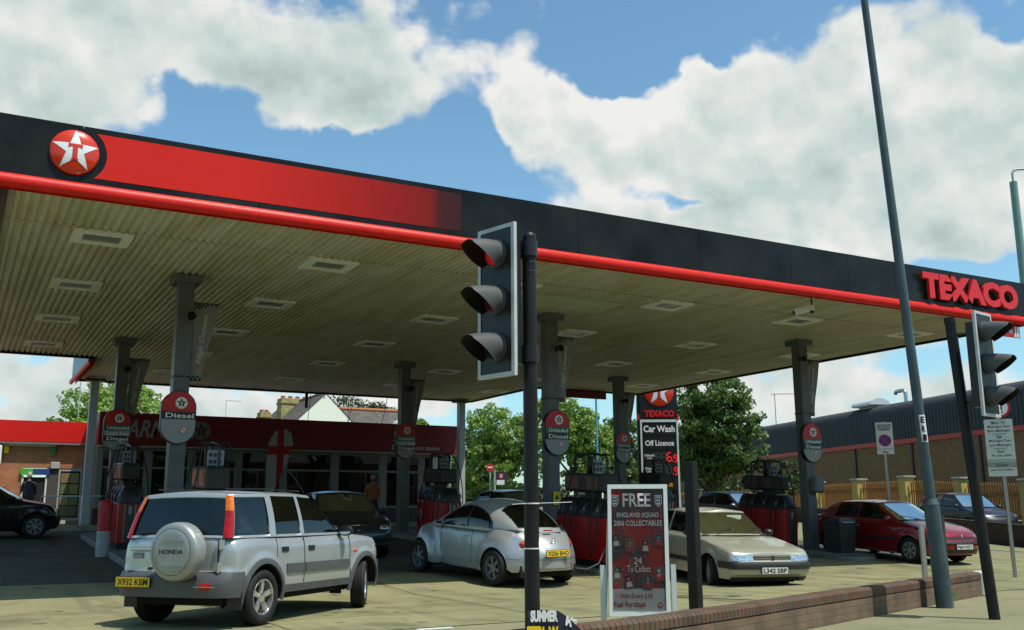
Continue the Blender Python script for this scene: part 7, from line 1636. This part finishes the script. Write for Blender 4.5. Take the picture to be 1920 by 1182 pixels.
# ============================================================ people
SKIN = mat('skin', (.42, .22, .14), .55); HAIRG = mat('hair_grey', (.35, .33, .30), .8); HAIRD = mat('hair_dark', (.035, .022, .015), .8)
def person(loc, rz, lb, top_m, leg_m, hair_m, arms, seated=False, lean=0.):
    V, E_, Rd = [], [], []
    def add(p, r, par=None):
        V.append(p); Rd.append(r)
        if par is not None: E_.append((par, len(V)-1))
        return len(V)-1
    hip = .93; 
    pel = add((0, 0, hip), (.155, .115)); ab = add((.01, 0, hip+.17), (.145, .105), pel); ch = add((.0, 0, hip+.38), (.165, .115), ab); nk0 = add((0, 0, hip+.54), (.085, .07), ch); nk = add((.015, 0, hip+.60), (.055, .055), nk0)
    for s in (-1, 1):
        if seated: P_ = [(.08, s*.10, hip-.02, .095), (.45, s*.12, hip+.03, .075), (.55, s*.12, hip-.38, .055), (.60, s*.12, hip-.42, .05)]
        else: P_ = [(.0, s*.10, hip-.10, .095), (.01+.06*s, s*.11, hip-.46, .068), (-.01+.04*s, s*.11, .10, .045), (.13+.04*s, s*.12, .04, .04)]
        c = pel
        for x, y, z, r in P_: c = add((x, y, z), (r, r), c)
        c = add((0, s*.17, hip+.47), (.065, .06), ch)
        for x, y, z, r in arms[s]: c = add((x, y*s, z+hip), (r, r), c)
    me = bpy.data.meshes.new('b'); me.from_pydata(V, E_, []); o = bpy.data.objects.new('b', me); COL.objects.link(o)
    sk = o.modifiers.new('s', 'SKIN'); 
    for i, r in enumerate(Rd): me.skin_vertices[0].data[i].radius = (r[0], r[1]) if i < 5 else (r[0], r[0]); me.skin_vertices[0].data[i].use_root = (i == 0)
    ss = o.modifiers.new('u', 'SUBSURF'); ss.levels = 2; ss.render_levels = 2
    bpy.context.view_layer.update(); me2 = bpy.data.meshes.new_from_object(o.evaluated_get(bpy.context.evaluated_depsgraph_get())); bpy.data.objects.remove(o)
    for m_ in (top_m, leg_m, SKIN, PLASTIC): me2.materials.append(m_)
    for p in me2.polygons:
        c = p.center; p.use_smooth = True
        hand = any((c-Vector((a[-1][0], a[-1][1]*s, a[-1][2]+hip))).length < .10 for s, a in arms.items())
        p.material_index = 2 if hand or c.z > hip+.565 else (3 if (c.z < .09 and not seated) else (1 if c.z < hip+.03 and abs(c.y) < .23 else 0))
    t = thing('person', lb, 'person', loc, rz=rz); b = bpy.data.objects.new('body', me2); COL.objects.link(b); b.parent = t
    # head with face
    m = MB(); hz = hip+.735; rows = []
    for i in range(13):
        ph = math.pi*i/12; z = math.cos(ph); r = math.sin(ph); row = []
        for k in range(20):
            a = 2*math.pi*k/20; x = r*math.cos(a)*.095; y = r*math.sin(a)*.075*(1 if z > -.2 else 1-.25*(-z-.2)); zz = hz+z*.12
            if math.cos(a) > .8 and abs(math.sin(a)) < .3 and -.35 < z < .05: x += .018*(1-abs(z+.15)*3)      # nose
            row.append((x+.02, y, zz))
        rows.append(row)
    m.grid(rows, 0, close=True)
    for s in (-1, 1): m.lathe([(0, -.01), (.02, -.004), (.022, .006), (0, .012)], 10, axis='Y', c=(.01, s*.078, hz-.01)); m.lathe([(0, .012), (.009, .006), (.011, 0)], 10, axis='X', c=(.094, s*.028, hz+.012), mi=1)
    m.box((.098, -.022, hz-.066), (.104, .022, hz-.060), 2)
    m.build('head', [SKIN, PLASTIC, mat('lip', (.3, .09, .07), .5)], t, smooth=True)
    m = MB(); rows = []
    for i in range(8):
        ph = math.pi*.56*i/7; rows.append([(.012+math.sin(ph)*math.cos(a)*(.104 if math.cos(a) < .2 else .098), math.sin(ph)*math.sin(a)*.084, hz+.004+max(math.cos(ph), -.5 if math.cos(a) < -.1 else .25)*.128) for a in [2*math.pi*k/20 for k in range(20)]])
    m.grid(rows, close=True); m.build('hair', hair_m, t, smooth=True)
    # hands: palm with five fingers
    for s, a in arms.items():
        e = Vector((a[-1][0], a[-1][1]*s, a[-1][2]+hip)); d = (e-Vector((a[-2][0], a[-2][1]*s, a[-2][2]+hip))).normalized(); q = d.cross(Vector((0, 1, 0))).normalized(); m = MB()
        m.tube([e, e+d*.05, e+d*.09], [.028, .036, .034], 8)
        for k in range(4): st = e+d*.085+q*(-.027+.018*k); m.tube([st, st+d*(.03+.006*(1-abs(k-1.5)))+Vector((0, -s*.004, 0)), st+d*.055+Vector((0, -s*.018, 0))], [.009, .008, .006], 6)
        st = e+d*.03+q*.03; m.tube([st, st+q*.02+d*.025, st+q*.022+d*.05], [.011, .009, .007], 6); m.build('hand', SKIN, t, smooth=True)
    return t
arm_down = [(.02, .22, .22, .045), (.06, .235, -.02, .036)]; arm_fwd = [(.04, .22, .24, .045), (.26, .18, .16, .036)]
person((2.35, 38.3, 1.03), R(100), 'person in dark coat with grey hair standing at the cash machine', mat('coat_navy', (.02, .025, .045), .8), mat('trousers_dark', (.02, .02, .024), .8), HAIRG, {1: arm_fwd, -1: arm_down})
person((11.75, 30.3, gz(30.3)), R(-100), 'person in orange top walking from the shop beside the dark saloon', mat('top_orange', (.36, .11, .04), .8), mat('trousers_dark', (.02, .02, .024), .8), HAIRD, {1: arm_down, -1: arm_down})
def seated(carloc, heading, x, y, lb, top_m, hair_m, arms):
    c, s = math.cos(heading), math.sin(heading); return person((carloc[0]+x*c-y*s, carloc[1]+x*s+y*c, gz(carloc[1])-.38), heading, lb, top_m, mat('trousers_dark', (.02, .02, .024), .8), hair_m, arms, seated=True)
wheel_arm = [(.06, .22, .22, .042), (.34, .16, .18, .034)]; win_arm = [(.06, .28, .22, .042), (.30, .42, .10, .034)]
seated((13.3, 15.9), R(-101), -.10, -.36, 'person driving the pale beige saloon with an arm at the open window', mat('shirt_pale', (.35, .34, .30), .8), HAIRD, {1: wheel_arm, -1: win_arm})
seated((21.15, 18.15), R(-93.5), -.10, -.36, 'person sitting at the wheel of the dark red hatchback', mat('shirt_grey', (.22, .23, .22), .8), HAIRD, {1: wheel_arm, -1: wheel_arm})
